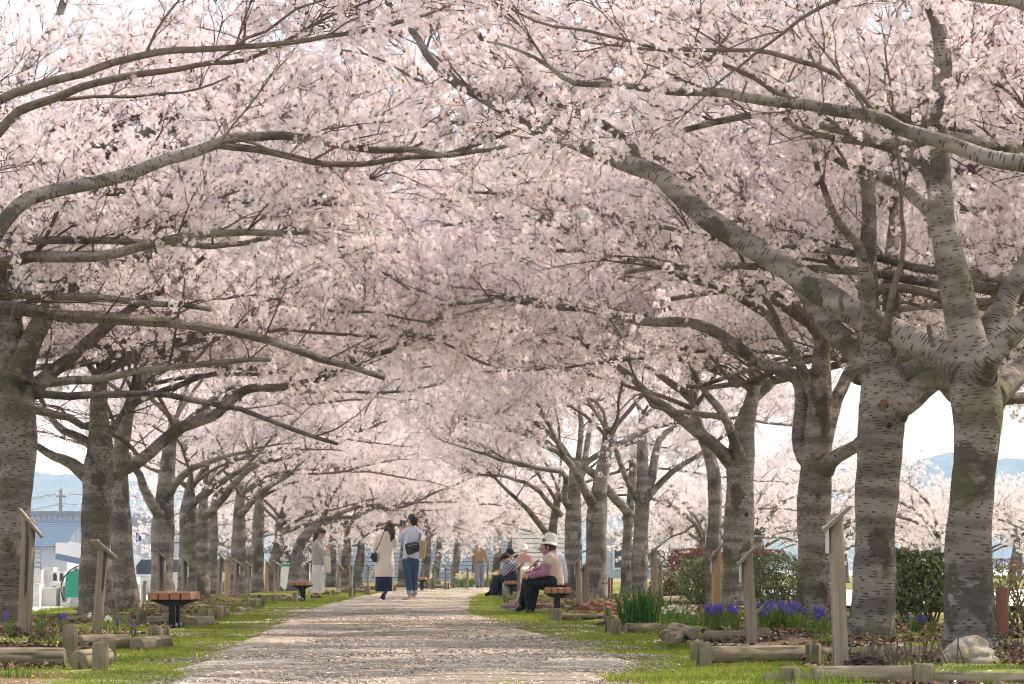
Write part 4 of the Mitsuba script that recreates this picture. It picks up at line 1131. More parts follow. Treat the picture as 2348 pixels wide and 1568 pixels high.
def leaf_cloud(rng, n, size, c0, c1, L0=0.03, L1=0.06, shell=0.75):
    """n glossy leaves filling a rounded box, denser near its surface: (vertices, faces, colours)."""
    u = rng.uniform(-1, 1, (n, 3))
    ax = rng.integers(0, 3, n)
    pick = rng.random(n) < shell
    s = np.sign(u[np.arange(n), ax]) * rng.uniform(0.8, 1.06, n)
    u[np.arange(n)[pick], ax[pick]] = s[pick]
    nn = (np.abs(u) ** 5).sum(1) ** 0.2
    u = u / np.maximum(nn, 1)[:, None]
    u *= 1 + 0.45 * (meshkit.fbm(u * 2.3 + 5, 3, 4)[:, None] - 0.5) * 2
    c = u * np.array(size) / 2
    d = u + rng.normal(0, 0.7, (n, 3)) + [0, 0, 0.35]
    R = facing(d, rng)
    L = rng.uniform(L0, L1, (n, 1, 1))
    q = np.array([[-0.5, 0, 0], [0.05, 0.24, 0.06], [0.5, 0, -0.06], [0.05, -0.24, 0.06]])
    v = (np.einsum('mij,nj->mni', R * L, q) + c[:, None]).reshape(-1, 3)
    f = (np.array([[0, 1, 2], [0, 2, 3]])[None] + (np.arange(n) * 4)[:, None, None]).reshape(-1, 3)
    t = rng.random((n, 1))
    return v, f, np.repeat(np.array(c0) * (1 - t) + np.array(c1) * t, 4, 0)


material('gloss_leaf', {'type': 'twosided', 'bsdf': {'type': 'principled', 'base_color': VC, 'roughness': 0.32, 'specular': 0.5}})


def shrub(label, x0, x1, y0, y1, d, depth, n, c0, c1, L0=0.035, L1=0.065, stems=5, z0=None, group=None, mat='gloss_leaf'):
    key = thing('shrub', label, 'shrub', group)
    rng = np.random.default_rng(int(x0))
    a, b = px(x0, y0, d), px(x1, y1, d)
    w, h = b[0] - a[0], a[2] - b[2]
    c = np.array([(a[0] + b[0]) / 2, d + depth / 2, (a[2] + b[2]) / 2])
    v, f, col = leaf_cloud(rng, n, (w, depth, h), c0, c1, L0, L1)
    part(key, 'foliage', (v + c, f), mat, False, None, col, kind='stuff')
    s = Soup()
    for k in range(stems):
        p0 = np.array([c[0] + rng.uniform(-0.3, 0.3) * w, c[1] + rng.uniform(-0.3, 0.3) * depth, 0.0 if z0 is None else z0])
        for j in range(3):
            q, r = grow(p0 + [0, 0, -0.05], np.array([rng.normal(0, 0.4), rng.normal(0, 0.3), 1.0]), max(0.3, (a[2] - p0[2]) * 0.95), 0.016, rng, wander=0.12)
            s.add(*tube(q, r, 5))
    part(key, 'stems', s.mesh(), 'branch_bark', True, s.UV(), kind='stuff')
    return key


G0, G1 = (0.045, 0.075, 0.014), (0.21, 0.24, 0.05)
shrub('brownish clipped hedge section behind the tall grey signpost', 1497, 1583, 1312, 1372, 50, 0.9, 4200, (0.07, 0.06, 0.015), (0.23, 0.17, 0.05))
shrub('rounded green hedge section left of the tan signpost', 1566, 1655, 1281, 1372, 47, 1.0, 4600, G0, G1)
shrub('green hedge section between the straight pale trunk and the third thick trunk', 1724, 1836, 1272, 1372, 45, 1.0, 5200, G0, (0.16, 0.18, 0.03))
shrub('tall glossy dark shrub between the two thick right trunks', 2058, 2175, 1268, 1392, 31, 0.8, 3600, (0.03, 0.055, 0.012), (0.17, 0.20, 0.045), 0.045, 0.09, 6)
shrub('yellowish shrub behind the tall glossy one between the thick trunks', 2040, 2110, 1258, 1370, 36, 0.7, 2000, (0.10, 0.10, 0.02), (0.30, 0.24, 0.05), 0.035, 0.07)
shrub('sparse yellow-green shrub with bare stems at the right edge', 2286, 2400, 1298, 1425, 27, 0.7, 700, (0.12, 0.13, 0.02), (0.32, 0.30, 0.07), 0.035, 0.06, 7)
RED0, RED1 = (0.10, 0.035, 0.025), (0.26, 0.10, 0.055)
shrub('red-leaved hedge far behind between the lilac-grey trunk and the pale one', 1540, 1660, 1258, 1318, 82, 1.5, 2200, RED0, RED1, 0.06, 0.11, mat='leaf')
shrub('red-leaved hedge far behind left of the second thick trunk', 1725, 1800, 1260, 1284, 85, 1.5, 900, RED0, RED1, 0.06, 0.11, mat='leaf')
shrub('red-leaved hedge far behind at the right edge', 2285, 2400, 1280, 1304, 95, 1.5, 700, RED0, RED1, 0.06, 0.11, mat='leaf')
shrub('low red-leaved hedge seen between the two thick right trunks', 2045, 2085, 1286, 1304, 90, 1.5, 400, RED0, RED1, 0.06, 0.11, mat='leaf')

# brown post at the right edge, pink posts behind
material('red_wood', plain(proc(lambda p, n, uv: mix((0.17, 0.075, 0.05), (0.28, 0.14, 0.10), fbm(uv.x * 60, uv.y * 4, p.x, 3))), 0.8))
for label, x, y0, y1, w, d in [('reddish-brown round post behind the thick trunk at the right edge', 2298, 1445, 1345, 30, 25.5), ('left one of two small pinkish posts behind the dark sturdy trunk', 1396, 1362, 1324, 5, 66), ('right one of two small pinkish posts behind the dark sturdy trunk', 1402, 1362, 1324, 5, 66)]:
    a, b = px(x, y0, d), px(x, y1, d)
    a[2] = -0.05
    timber('round_post', label, 'post', a, b, w / 2 * K * d / F, side='red_wood', bulge=0.02)

# blue-grey slatted wall across the far end
material('wall_blue', plain(proc(lambda p, n, uv: mix((0.34, 0.42, 0.51), (0.44, 0.52, 0.62), fbm(p.x * 0.8, p.z * 6, p.y, 4))), 0.6))
material('wall_dark', plain((0.20, 0.24, 0.30), 0.8))
material('wall_cream', plain((0.72, 0.70, 0.66), 0.7))


def slat_wall(label, x0, x1, d, z0, z1, pitch, mat, post=4.0):
    key = thing('slatted_wall', label, 'wall')
    a, b = (x0 * K - CX) * d / F, (x1 * K - CX) * d / F
    part(key, 'backing', box(a, d + 0.06, z0, b, d + 0.12, z1), 'wall_dark')
    tpl = box(a, d - 0.02, 0, b, d + 0.055, pitch * 0.84)
    v = tpl.vertices.copy(); v[(v[:, 2] > pitch * 0.5) & (v[:, 1] < d), 1] += 0.045
    shape = mikit.ply((v, tpl.faces), mat)
    z = z0
    while z < z1 - 0.01:
        again(key, 'slat', shape, shift(0, 0, z))
        z += pitch
    x = a
    while x <= b:
        part(key, 'upright', box(x - 0.04, d - 0.06, z0, x + 0.04, d - 0.022, z1), mat)
        x += post
    return key


slat_wall('long blue-grey slatted wall closing the far end of the avenue', 640, 1215, 134, -0.9, 3.4, 0.19, 'wall_blue')
slat_wall('short cream slatted wall left of the white hat', 1170, 1300, 128, -0.9, 2.9, 0.21, 'wall_cream')

# factory and yard on the left
material('corrugated', plain((0.44, 0.49, 0.55), 0.55))
material('roof_blue', plain((0.12, 0.18, 0.27), 0.6))
material('roof_grey', plain((0.24, 0.27, 0.31), 0.7))
material('white_paint', plain((0.70, 0.70, 0.70), 0.6))
material('concrete', plain(proc(lambda p, n, uv: mix((0.50, 0.49, 0.465), (0.66, 0.65, 0.62), fbm(p.x * 5, p.y * 5, p.z * 5, 3))), 0.85))
material('dark_glass', plain((0.05, 0.06, 0.075), 0.15))
material('pole_grey', plain((0.20, 0.215, 0.235), 0.7))
material('tarp_green', plain((0.02, 0.26, 0.17), 0.5))
material('black_metal', plain((0.012, 0.012, 0.013), 0.4))


def corrugated_sheet(a, b, z0, z1, y, pitch=0.30, amp=0.05):
    n = max(8, int((b - a) / pitch) * 6)
    x = np.linspace(a, b, n)
    yy = y + amp * np.tanh(3 * np.sin((x - a) / pitch * 2 * np.pi))
    v = np.vstack([np.stack([x, yy, 0 * x + z0], 1), np.stack([x, yy, 0 * x + z1], 1)])
    i = np.arange(n - 1)
    return v, np.vstack([np.stack([i, i + 1, i + n + 1], 1), np.stack([i, i + n + 1, i + n], 1)])


def seam_roof(a, b, y0, z0, y1, z1, pitch=0.45):
    """A roof slope from the eave (y0, z0) up to (y1, z1) made of overlapping courses."""
    s = Soup()
    n = max(3, int(math.hypot(y1 - y0, z1 - z0) / pitch))
    for k in range(n):
        t0, t1 = k / n, (k + 1.08) / n
        s.tm(trimesh.convex.convex_hull([(x, y0 + (y1 - y0) * t, z0 + (z1 - z0) * t + dz) for x in (a, b) for t, dz in ((t0, 0.0), (t0, 0.07), (t1, -0.02), (t1, 0.03))]))
    return s.mesh()


def bx(x, d): return (x * K - CX) * d / F
def bz(y, d): return EYE - (y * K - VH) * d / F


d = 170
hall = thing('factory_hall', 'long pale corrugated hall behind the second and third left trunks', 'building')
part(hall, 'wall', corrugated_sheet(bx(150, d), bx(560, d), -0.95, bz(1190, d), d), 'corrugated', True)
part(hall, 'side_wall', box(bx(150, d), d + 0.05, -0.95, bx(150, d) + 0.2, d + 14, bz(1190, d)), 'corrugated')
part(hall, 'roof', seam_roof(bx(146, d), bx(564, d), d - 0.5, bz(1190, d), d + 8, bz(1172, d), 1.2), 'roof_grey')
part(hall, 'gutter', box(bx(146, d), d - 0.62, bz(1196, d), bx(564, d), d - 0.5, bz(1188, d)), 'roof_grey')
for k in range(7):
    x = bx(205 + 48 * k, d)
    f = part(hall, 'window', box(x, d - 0.10, 0.2, x + 1.5, d - 0.055, 1.3), 'white_paint')
    scene[numbered(f'{f}__pane')] = mikit.ply(box(x + 0.1, d - 0.115, 0.3, x + 1.4, d - 0.102, 1.2), 'dark_glass')
d = 150
hs = thing('factory_building', 'pale building with dark blue courses on its roof, right of the tallest left signpost', 'building')
part(hs, 'wall', corrugated_sheet(bx(20, d), bx(152, d), -0.95, bz(1250, d), d, 0.2, 0.02), 'corrugated', True)
part(hs, 'end_wall', box(bx(152, d) - 0.1, d + 0.06, -0.95, bx(152, d) + 0.02, d + 7, bz(1250, d)), 'corrugated')
part(hs, 'roof', seam_roof(bx(16, d), bx(154, d), d - 0.5, bz(1254, d), d + 5.0, bz(1200, d) + 0.2, 0.42), 'roof_blue')
part(hs, 'upper_wall', corrugated_sheet(bx(16, d), bx(172, d), bz(1205, d), bz(1185, d) + 0.2, d + 5.2), 'corrugated', True)
part(hs, 'upper_roof', box(bx(14, d), d + 5.0, bz(1185, d) + 0.2, bx(176, d), d + 12, bz(1185, d) + 0.42), 'roof_grey')
f = part(hs, 'window', box(bx(80, d), d - 0.1, bz(1313, d), bx(94, d), d - 0.03, bz(1290, d)), 'roof_grey')
for k in range(5):
    z = bz(1313, d) + 0.1 + 0.25 * k
    part(f, 'louvre', box(bx(81, d), d - 0.14, z, bx(93, d), d - 0.1, z + 0.16), 'corrugated')
part(hs, 'door', box(bx(134, d), d - 0.9, bz(1272, d), bx(162, d), d - 0.1, bz(1244, d)), 'white_paint')
d = 138
ps = thing('low_shed', 'low shed with pale roof and dark blue fascia below the factory', 'building')
v = trimesh.convex.convex_hull([(bx(x, d), d + q, bz(y, d) + 0.16 * q) for x, y in ((129, 1268), (129, 1276), (300, 1311), (300, 1303)) for q in (0, 4)])
part(ps, 'roof', v, 'roof_grey')
part(ps, 'fascia', trimesh.convex.convex_hull([(bx(x, d), d + q, bz(y, d)) for x, y in ((128, 1271), (128, 1282), (300, 1318), (300, 1306)) for q in (-0.15, -0.04)]), 'roof_blue')
part(ps, 'wall', box(bx(131, d), d + 0.3, -0.95, bx(298, d), d + 4, bz(1322, d)), 'corrugated')

d = 118
EYE_SLAB = {}
yard = [(92, 128, 1346, 1380, 1), (115, 137, 1336, 1380, 0), (138, 160, 1336, 1380, 0), (161, 186, 1346, 1380, 1), (64, 90, 1338, 1380, 1), (98, 122, 1300, 1335, 1), (118, 133, 1310, 1336, 0), (133, 148, 1310, 1336, 0), (166, 184, 1300, 1320, 0), (186, 205, 1300, 1322, 0),
        (322, 345, 1322, 1380, 0), (346, 372, 1322, 1380, 0), (372, 392, 1330, 1380, 1), (298, 321, 1338, 1380, 1), (275, 297, 1330, 1380, 0), (70, 95, 1306, 1336, 1), (205, 230, 1320, 1380, 1), (230, 255, 1326, 1380, 0), (252, 275, 1322, 1380, 0)]
for k, (x0, x1, y0, y1, flip) in enumerate(sorted(yard)):
    dd = d + (0 if y1 == 1380 else 4.5) + 0.37 * (k % 5)
    key = thing('concrete_block', f'pale precast concrete U-block in the yard, {ORD[k]} from the left', 'concrete block', 'precast blocks in the yard on the left')
    a, b, z1 = bx(x0, dd), bx(x1, dd), bz(y0, dd)
    z0 = -0.95 if y1 == 1380 else bz(y1, dd)
    w, h = b - a, z1 - z0
    t = 0.16 * w
    outer = m3.Manifold(m3.Mesh(*(lambda m: (m.vertices.astype(np.float32), m.faces.astype(np.uint32)))(box(a, dd, z0, b, dd + (1.6 if not flip else 0.9), z1)))) if False else None
    if flip:
        part(key, 'side', box(a, dd, z0, b, dd + 1.1, z1 - t), 'concrete')
        part(key, 'lip', box(a - 0.02, dd - 0.03, z1 - t + 0.003, b + 0.02, dd + 1.13, z1), 'concrete')
    else:
        from shapely.geometry import Polygon as _P, box as _bx
        hole = _P([(a + t, z0 + 0.18 * h), (b - t, z0 + 0.18 * h), (b - t, z0 + 0.62 * h), (b - 2.1 * t, z1 - 0.14 * h), (a + 1.5 * t, z1 - 0.14 * h), (a + t, z1 - 0.3 * h)]).buffer(-0.03).buffer(0.03)
        m = trimesh.creation.extrude_polygon(_bx(a, z0, b, z1).difference(hole), 1.3, engine='earcut')
        m.apply_transform(np.array([[1, 0, 0, 0], [0, 0, 1, dd], [0, 1, 0, 0], [0, 0, 0, 1.0]]))
        m.invert()
        part(key, 'frame', m, 'concrete')
d = 112
key = thing('tarpaulin_cover', 'green tarpaulin over a rounded frame among the concrete blocks', 'tarpaulin')
prof = [(bx(148, d), -0.5), (bx(150, d), bz(1322, d)), (bx(156, d), bz(1312, d)), (bx(166, d), bz(1308, d)), (bx(200, d), bz(1304, d)), (bx(232, d), bz(1304, d)), (bx(236, d), -0.5)]
from shapely.geometry import Polygon
m = trimesh.creation.extrude_polygon(Polygon(prof), 2.2, engine='earcut')
m.apply_transform(np.array([[1, 0, 0, 0], [0, 0, 1, d], [0, 1, 0, 0], [0, 0, 0, 1.0]])); m.invert()
part(key, 'cover', m, 'tarp_green')
q, r = spline(np.array([(bx(146, d), d - 0.04, -0.6), (bx(149, d), d - 0.04, bz(1320, d)), (bx(160, d), d - 0.04, bz(1308, d)), (bx(232, d), d - 0.04, bz(1302, d))]), [0.025] * 4, 0.3)
part(key, 'frame', tube(q, r, 6)[:2], 'black_metal', True)

# utility pole with wires
d = 200
key = thing('utility_pole', 'grey utility pole with crossarms rising above the factory on the left', 'utility pole')
part(key, 'pole', tube(np.array([(bx(138, d), d, -0.95), (bx(138.5, d), d, 3.0), (bx(139, d), d, bz(1122, d))]), [0.17, 0.14, 0.11], 10)[:2], 'pole_grey', True)
part(key, 'crossarm', box(bx(130, d), d - 0.15, bz(1140, d), bx(152, d), d - 0.03, bz(1140, d) + 0.14), 'pole_grey')
part(key, 'crossarm', box(bx(134, d), d - 0.15, bz(1162, d), bx(146, d), d - 0.03, bz(1162, d) + 0.10), 'pole_grey')
part(key, 'rod', tube(np.array([(bx(141, d), d, bz(1140, d)), (bx(141.2, d), d, bz(1116, d))]), 0.03, 6)[:2], 'pole_grey')
for x in (131, 135, 147, 151):
    part(key, 'insulator', tube(np.array([(bx(x, d), d - 0.09, bz(1139, d) + 0.1), (bx(x, d), d - 0.09, bz(1139, d) + 0.34)]), 0.05, 8)[:2], 'white_paint', True)
key = thing('power_lines', 'thin sagging power lines meeting at the utility pole', 'power lines')
for k, (x, y) in enumerate([(131, 1138), (135, 1138), (151, 1138), (136, 1161), (145, 1161)]):
    p0 = np.array([bx(x, d), d - 0.09, bz(y, d) + 0.2])
    for far in (np.array([-60, 240, p0[2] + 1.5 - 0.3 * k]), np.array([40, 260, p0[2] + 2.0 - 0.3 * k])):
        t = np.linspace(0, 1, 14)[:, None]
        q = p0 + (far - p0) * t - UP * 2.2 * 4 * t * (1 - t) * 0.5
        part(key, 'wire', tube(q, 0.014, 4)[:2], 'pole_grey')

# purple flag
d = 100
key = thing('flag', 'small purple flag with white emblem hanging on a thin pole by the hall', 'flag')
material('flag_purple', plain((0.11, 0.06, 0.32), 0.7))
part(key, 'pole', tube(np.array([(bx(311, d), d, -0.95), (bx(311, d), d, bz(1207, d))]), 0.018, 6)[:2], 'white_paint', True)
u, w = np.meshgrid(np.linspace(0, 1, 9), np.linspace(0, 1, 7), indexing='ij')
fx = lambda u, w: bx(311.5, d) + (bx(324, d) - bx(311.5, d)) * u
fz = lambda u, w: bz(1219, d) - (bz(1219, d) - bz(1243, d)) * w - 0.16 * u * (1 - w * 1.5)
fy = lambda u, w: d - 0.03 + 0.05 * np.sin(u * 6 + w * 2)
V = np.stack([fx(u, w), fy(u, w), fz(u, w)], -1).reshape(-1, 3)
i, j = np.meshgrid(np.arange(8), np.arange(6), indexing='ij'); a = i * 7 + j
Q = np.stack([a, a + 7, a + 8, a + 1], -1).reshape(-1, 4)
part(key, 'cloth', (V, np.vstack([Q[:, [0, 1, 2]], Q[:, [0, 2, 3]]])), 'flag_purple', True)
s = Soup()
for pts in ([(0.18, 0.30), (0.30, 0.22), (0.46, 0.26), (0.50, 0.40), (0.40, 0.52), (0.24, 0.52)], [(0.24, 0.52), (0.20, 0.64), (0.34, 0.66), (0.46, 0.60)], [(0.3, 0.34), (0.38, 0.42)], [(0.16, 0.78), (0.48, 0.78)]):
    s.add(*tube(np.array([(fx(a, b), fy(a, b) - 0.012, fz(a, b)) for a, b in pts]), 0.016, 5)[:2])
part(key, 'emblem', s.mesh(), 'white_paint')

# air conditioners, dark-roofed shed and white walls behind the middle left trunks
d = 148
for k, y in enumerate((1234, 1249)):
    key = thing('air_conditioner', ['upper', 'lower'][k] + ' white air-conditioning unit with round fan behind the left trunks', 'air conditioner')
    part(key, 'casing', moved(bevel_box(bx(522, d) - bx(505, d), 0.4, bz(y, d) - bz(y + 14, d), 0.03), shift(bx(513.5, d), d, bz(y + 7, d))), 'white_paint')
    c = np.array([bx(512, d), d - 0.215, bz(y + 7, d)])
    for rr in (0.26, 0.17, 0.08):
        t = np.linspace(0, 2 * np.pi, 20)
        part(key, 'fan_ring', tube(c + np.stack([rr * np.cos(t), 0 * t, rr * np.sin(t)], 1), 0.022, 5)[:2], 'pole_grey')
key = thing('bracket_frame', 'grey steel stand carrying the two air conditioners', 'steel stand')
for x in (505, 522):
    part(key, 'leg', box(bx(x, d) - 0.05, d - 0.1, -0.95, bx(x, d) + 0.05, d + 0.1, bz(1263.5, d)), 'pole_grey')
part(key, 'rail', box(bx(505, d) + 0.052, d - 0.1, bz(1265, d), bx(522, d) - 0.052, d + 0.1, bz(1263.5, d)), 'pole_grey')
d = 125
key = thing('shed', 'open shed with sloping dark green roof behind the small left bench', 'shed')
part(key, 'roof', trimesh.convex.convex_hull([(bx(x, d), d + q, bz(y, d)) for x, y in ((596, 1262), (596, 1268), (676, 1222), (676, 1232)) for q in (0, 5)]), 'roof_grey')
part(key, 'wall', box(bx(600, d), d + 4.6, -0.95, bx(700, d), d + 4.8, bz(1240, d)), 'dark_glass')
part(key, 'post', box(bx(612, d), d + 0.2, -0.95, bx(615, d), d + 0.35, bz(1262, d)), 'white_paint')
part(key, 'counter', box(bx(596, d), d + 0.5, -0.95, bx(704, d), d + 2, bz(1290, d)), 'white_paint')
part(key, 'stripe', box(bx(640, d), d + 0.46, bz(1298, d), bx(672, d), d + 0.497, bz(1292, d)), 'tarp_green')
key = thing('yard_wall', 'low pale concrete wall along the yard behind the left trunks', 'wall')
part(key, 'face', box(bx(395, 122), 122, -0.95, bx(640, 122), 122.25, bz(1316, 122)), 'concrete')
part(key, 'coping', box(bx(394, 122), 121.95, bz(1316, 122) + 0.003, bx(641, 122), 122.3, bz(1312, 122)), 'white_paint')
key = thing('pinkish_panel', 'tall pinkish-brown panel between two trunks right of the girl', 'panel')
material('panel_pink', plain((0.44, 0.33, 0.30), 0.7))
part(key, 'face', box(bx(775, 100), 100, bz(1305, 100), bx(792, 100), 100.04, bz(1246, 100)), 'panel_pink')
part(key, 'post', box(bx(782, 100), 100.05, -0.3, bx(785, 100), 100.12, bz(1250, 100)), 'pole_grey')
key = thing('warehouse', 'pale grey warehouse front beyond the right tree row, above the red hedge', 'building')
d = 190
part(key, 'wall', corrugated_sheet(bx(1380, d), bx(1660, d), -0.95, bz(1225, d), d), 'corrugated', True)
part(key, 'roof', box(bx(1375, d), d - 0.3, bz(1225, d), bx(1665, d), d + 15, bz(1222, d)), 'roof_blue')
for k in range(4):
    x = bx(1405 + 60 * k, d)
    f = part(key, 'window', box(x, d - 0.12, 0.6, x + 2.0, d - 0.06, 2.0), 'white_paint')
    part(f, 'pane', box(x + 0.1, d - 0.14, 0.7, x + 1.9, d - 0.122, 1.9), 'dark_glass')
key = thing('banner_pole', 'slim pale blue banner standing beside the straight pale trunk', 'banner')
material('banner_blue', plain((0.30, 0.45, 0.62), 0.6))
part(key, 'cloth', box(bx(1619, 70), 70, bz(1320, 70), bx(1623.5, 70), 70.02, bz(1230, 70)), 'banner_blue')
part(key, 'pole', tube(np.array([(bx(1618, 70), 70.01, -0.1), (bx(1618, 70), 70.01, bz(1226, 70))]), 0.012, 6)[:2], 'white_paint', True)
# ---------------------------------------------------------------- flowers, leaf clump, stone, cut stubs
material('hyacinth_bell', plain(VC, 0.6))
BEAD = trimesh.creation.icosphere(subdivisions=1, radius=1.0)


def hyacinth(label, spots, leaf_n, category='grape hyacinth', spread=0.1):
    """Grape hyacinths at spots (x, y, d, height): spikes of little bells on stems over a tuft of leaves."""
    key = thing('grape_hyacinth', label, category)
    rng = np.random.default_rng(len(label))
    st, lv = Soup(), Soup()
    for x, y, d, h in spots:
        top = px(x, y, d)
        base = np.array([top[0] + rng.normal(0, 0.01), d + rng.normal(0, 0.03), top[2] - h])
        q = np.array([base, (base + top) / 2 + rng.normal(0, 0.006, 3), top])
        st.add(*tube(q, [0.003, 0.0028, 0.002], 4)[:2], None, (0.18, 0.28, 0.07))
        b = Soup()
        L = rng.uniform(0.05, 0.068)
        for k in range(34):
            t = k / 33
            a = k * 2.4
            rad = 0.0125 * (1 - 0.75 * t ** 1.5) * (0.8 + 0.4 * (t > 0.05))
            c = top + UP * L * (t - 0.75) + rad * np.array([math.cos(a), math.sin(a), 0])
            col = np.array((0.10, 0.075, 0.42)) * (0.8 + 0.5 * rng.random()) + np.array((0.06, 0.04, 0.10)) * t
            b.add(BEAD.vertices * 0.0062 * (1.1 - 0.5 * t) + c, BEAD.faces, None, col)
        part(key, 'flower_spike', b.mesh(), 'hyacinth_bell', True, None, b.C())
        v, f, c = blades(rng, leaf_n, 0.08, 0.10, 0.20, (0.09, 0.17, 0.03), (0.22, 0.32, 0.06), 0.0045, 0.5)
        lv.add(v + [base[0] + rng.normal(0, spread * 0.3), base[1] + rng.normal(0, 0.03), max(base[2], 0.03)], f, None, c)
    part(key, 'stems', st.mesh(), 'leaf', True, None, st.C(), kind='stuff')
    part(key, 'leaves', lv.mesh(), 'leaf', False, None, lv.C(), kind='stuff')


R7 = np.random.default_rng(77)
row = lambda x0, x1, y0, y1, d, n: [(R7.uniform(x0, x1), R7.uniform(y0, y1), d + R7.uniform(-0.3, 0.3), R7.uniform(0.13, 0.18)) for _ in range(n)]
hyacinth('dense patch of violet-blue grape hyacinths left of the dark stained signpost', row(1618, 1690, 1385, 1402, 26.5, 34), 10)
hyacinth('largest patch of violet-blue grape hyacinths right of the dark stained signpost', row(1738, 1828, 1376, 1402, 27.0, 44), 12)
hyacinth('loose grape hyacinths in front of the third thick trunk', row(1808, 1846, 1388, 1412, 26.5, 8), 12)
hyacinth('few grape hyacinths at the foot of the tree left of the tallest signpost', row(1866, 1906, 1390, 1412, 26, 9), 12)
hyacinth('three grape hyacinths under the glossy shrub between the thick trunks', [(2104, 1411, 26, 0.13), (2117, 1412, 26, 0.13), (2082, 1408, 26.5, 0.13), (2111, 1420, 26, 0.1)], 30, spread=0.3)
for lb, sp in [('single grape hyacinth at the left frame edge', [(14, 1406, 24.5, 0.17)]), ('pair of grape hyacinths right of the tallest left signpost', [(139, 1411, 25.5, 0.17), (147, 1407, 25.4, 0.17)]),
               ('low grape hyacinth in the dark mulch right of the tallest left signpost', [(97, 1426, 25, 0.06)]), ('grape hyacinth right of the steel-plate signpost', [(269, 1420, 25.5, 0.16)]), ('small grape hyacinth in the grass left of the bench leg', [(305, 1430, 26, 0.1)])]:
    hyacinth(lb, sp, 26)


def star_flowers(label, spots, col, heart, size, leaf, category, name, h=0.12, n_leaf=14, leaf_h=(0.1, 0.25)):
    key = thing(name, label, category)
    rng = np.random.default_rng(len(label) + 3)
    fv, ff, fc = flower_template(0)
    fl, lv = Soup(), Soup()
    for x, y, d in spots:
        c = px(x, y, d)
        n = np.array([rng.normal(0, 0.5), -0.8, rng.uniform(0.2, 0.9)])
        R = facing(n[None], rng)[0] * size * rng.uniform(0.85, 1.15)
        cc = np.tile(np.array(col), (len(fv), 1)); cc[0] = heart
        fl.add(fv @ R.T + c, ff, None, cc)
        fl.add(*tube(np.array([c - UP * h, c]), 0.002, 3)[:2], None, (0.15, 0.26, 0.06))
        v, f, cl = blades(rng, n_leaf, 0.12, *leaf_h, (0.07, 0.16, 0.03), (0.18, 0.30, 0.07), 0.0045, 0.35)
        lv.add(v + [c[0], d, max(0.0, c[2] - leaf_h[1] * 0.85)], f, None, cl)
    part(key, 'flowers', fl.mesh(), 'petal', False, None, fl.C(), kind='stuff')
    part(key, 'leaves', lv.mesh(), 'leaf', False, None, lv.C(), kind='stuff')


W, WH = (0.93, 0.92, 0.93), (0.75, 0.72, 0.55)
star_flowers('white star-shaped flowers between the leaf clump and the violet patch', [(R7.uniform(1515, 1600), R7.uniform(1388, 1408), 28 + R7.uniform(-1, 1)) for _ in range(42)], (0.85, 0.83, 0.90), WH, 0.016, 1, 'white flowers', 'star_flowers', 0.08, 10, (0.05, 0.12))
star_flowers('three small white flowers beside the steel-plate signpost', [(206, 1410, 26), (247, 1415, 25.6), (253, 1419, 25.3), (244, 1420, 25.5)], W, WH, 0.024, 1, 'white flowers', 'star_flowers', 0.08, 8, (0.04, 0.1))
for lb, x0, x1, n in [('bed of pale daffodils left of the walking man', 1044, 1088, 46), ('bed of pale daffodils right of the walking man', 1108, 1142, 40), ('daffodils right of the man in the blue shirt', 972, 990, 12)]:
    star_flowers(lb, [(R7.uniform(x0, x1), R7.uniform(1313, 1328), 100 + R7.uniform(-1.5, 1.5)) for _ in range(n)], (0.93, 0.90, 0.74), (0.85, 0.6, 0.1), 0.06, 1, 'daffodils', 'daffodil_bed', 0.2, 16, (0.3, 0.5))
star_flowers('yellow daffodils at the right end of the pale daffodil bed', [(1138, 1311, 99), (1135, 1313, 99.4), (1141, 1314, 99)], (0.85, 0.55, 0.03), (0.9, 0.45, 0.02), 0.07, 1, 'daffodils', 'daffodil_bed', 0.3, 14, (0.3, 0.5))
for lb, x, y, d in [('single yellow dandelion in the grass at the lower left', 75, 1552, 17.3), ('single yellow dandelion in the grass at the lower right', 1763, 1530, 18.6)]:
    key = thing('dandelion', lb, 'dandelion')
    c = px(x, y, d); s = Soup()
    rng = np.random.default_rng(3)
    for k in range(40):
        a = rng.uniform(0, 6.28); L = rng.uniform(0.008, 0.019)
        dirn = np.array([math.cos(a), math.sin(a), rng.uniform(0.1, 1.3)]); dirn /= np.linalg.norm(dirn)
        sd = np.cross(dirn, UP) * 0.003
        s.add(np.array([c - sd, c + sd, c + dirn * L + sd, c + dirn * L - sd]), [[0, 1, 2], [0, 2, 3]], None, (0.85, 0.52, 0.02))
    part(key, 'flower', s.mesh(), 'scatter', False, None, s.C())
    part(key, 'stem', tube(np.array([[c[0], c[1], 0], c]), 0.002, 5)[:2], 'leaf', color=np.tile([0.2, 0.3, 0.1], (14, 1)) if False else np.full((len(tube(np.array([[c[0], c[1], 0], c]), 0.002, 5)[0]), 3), 0.2))

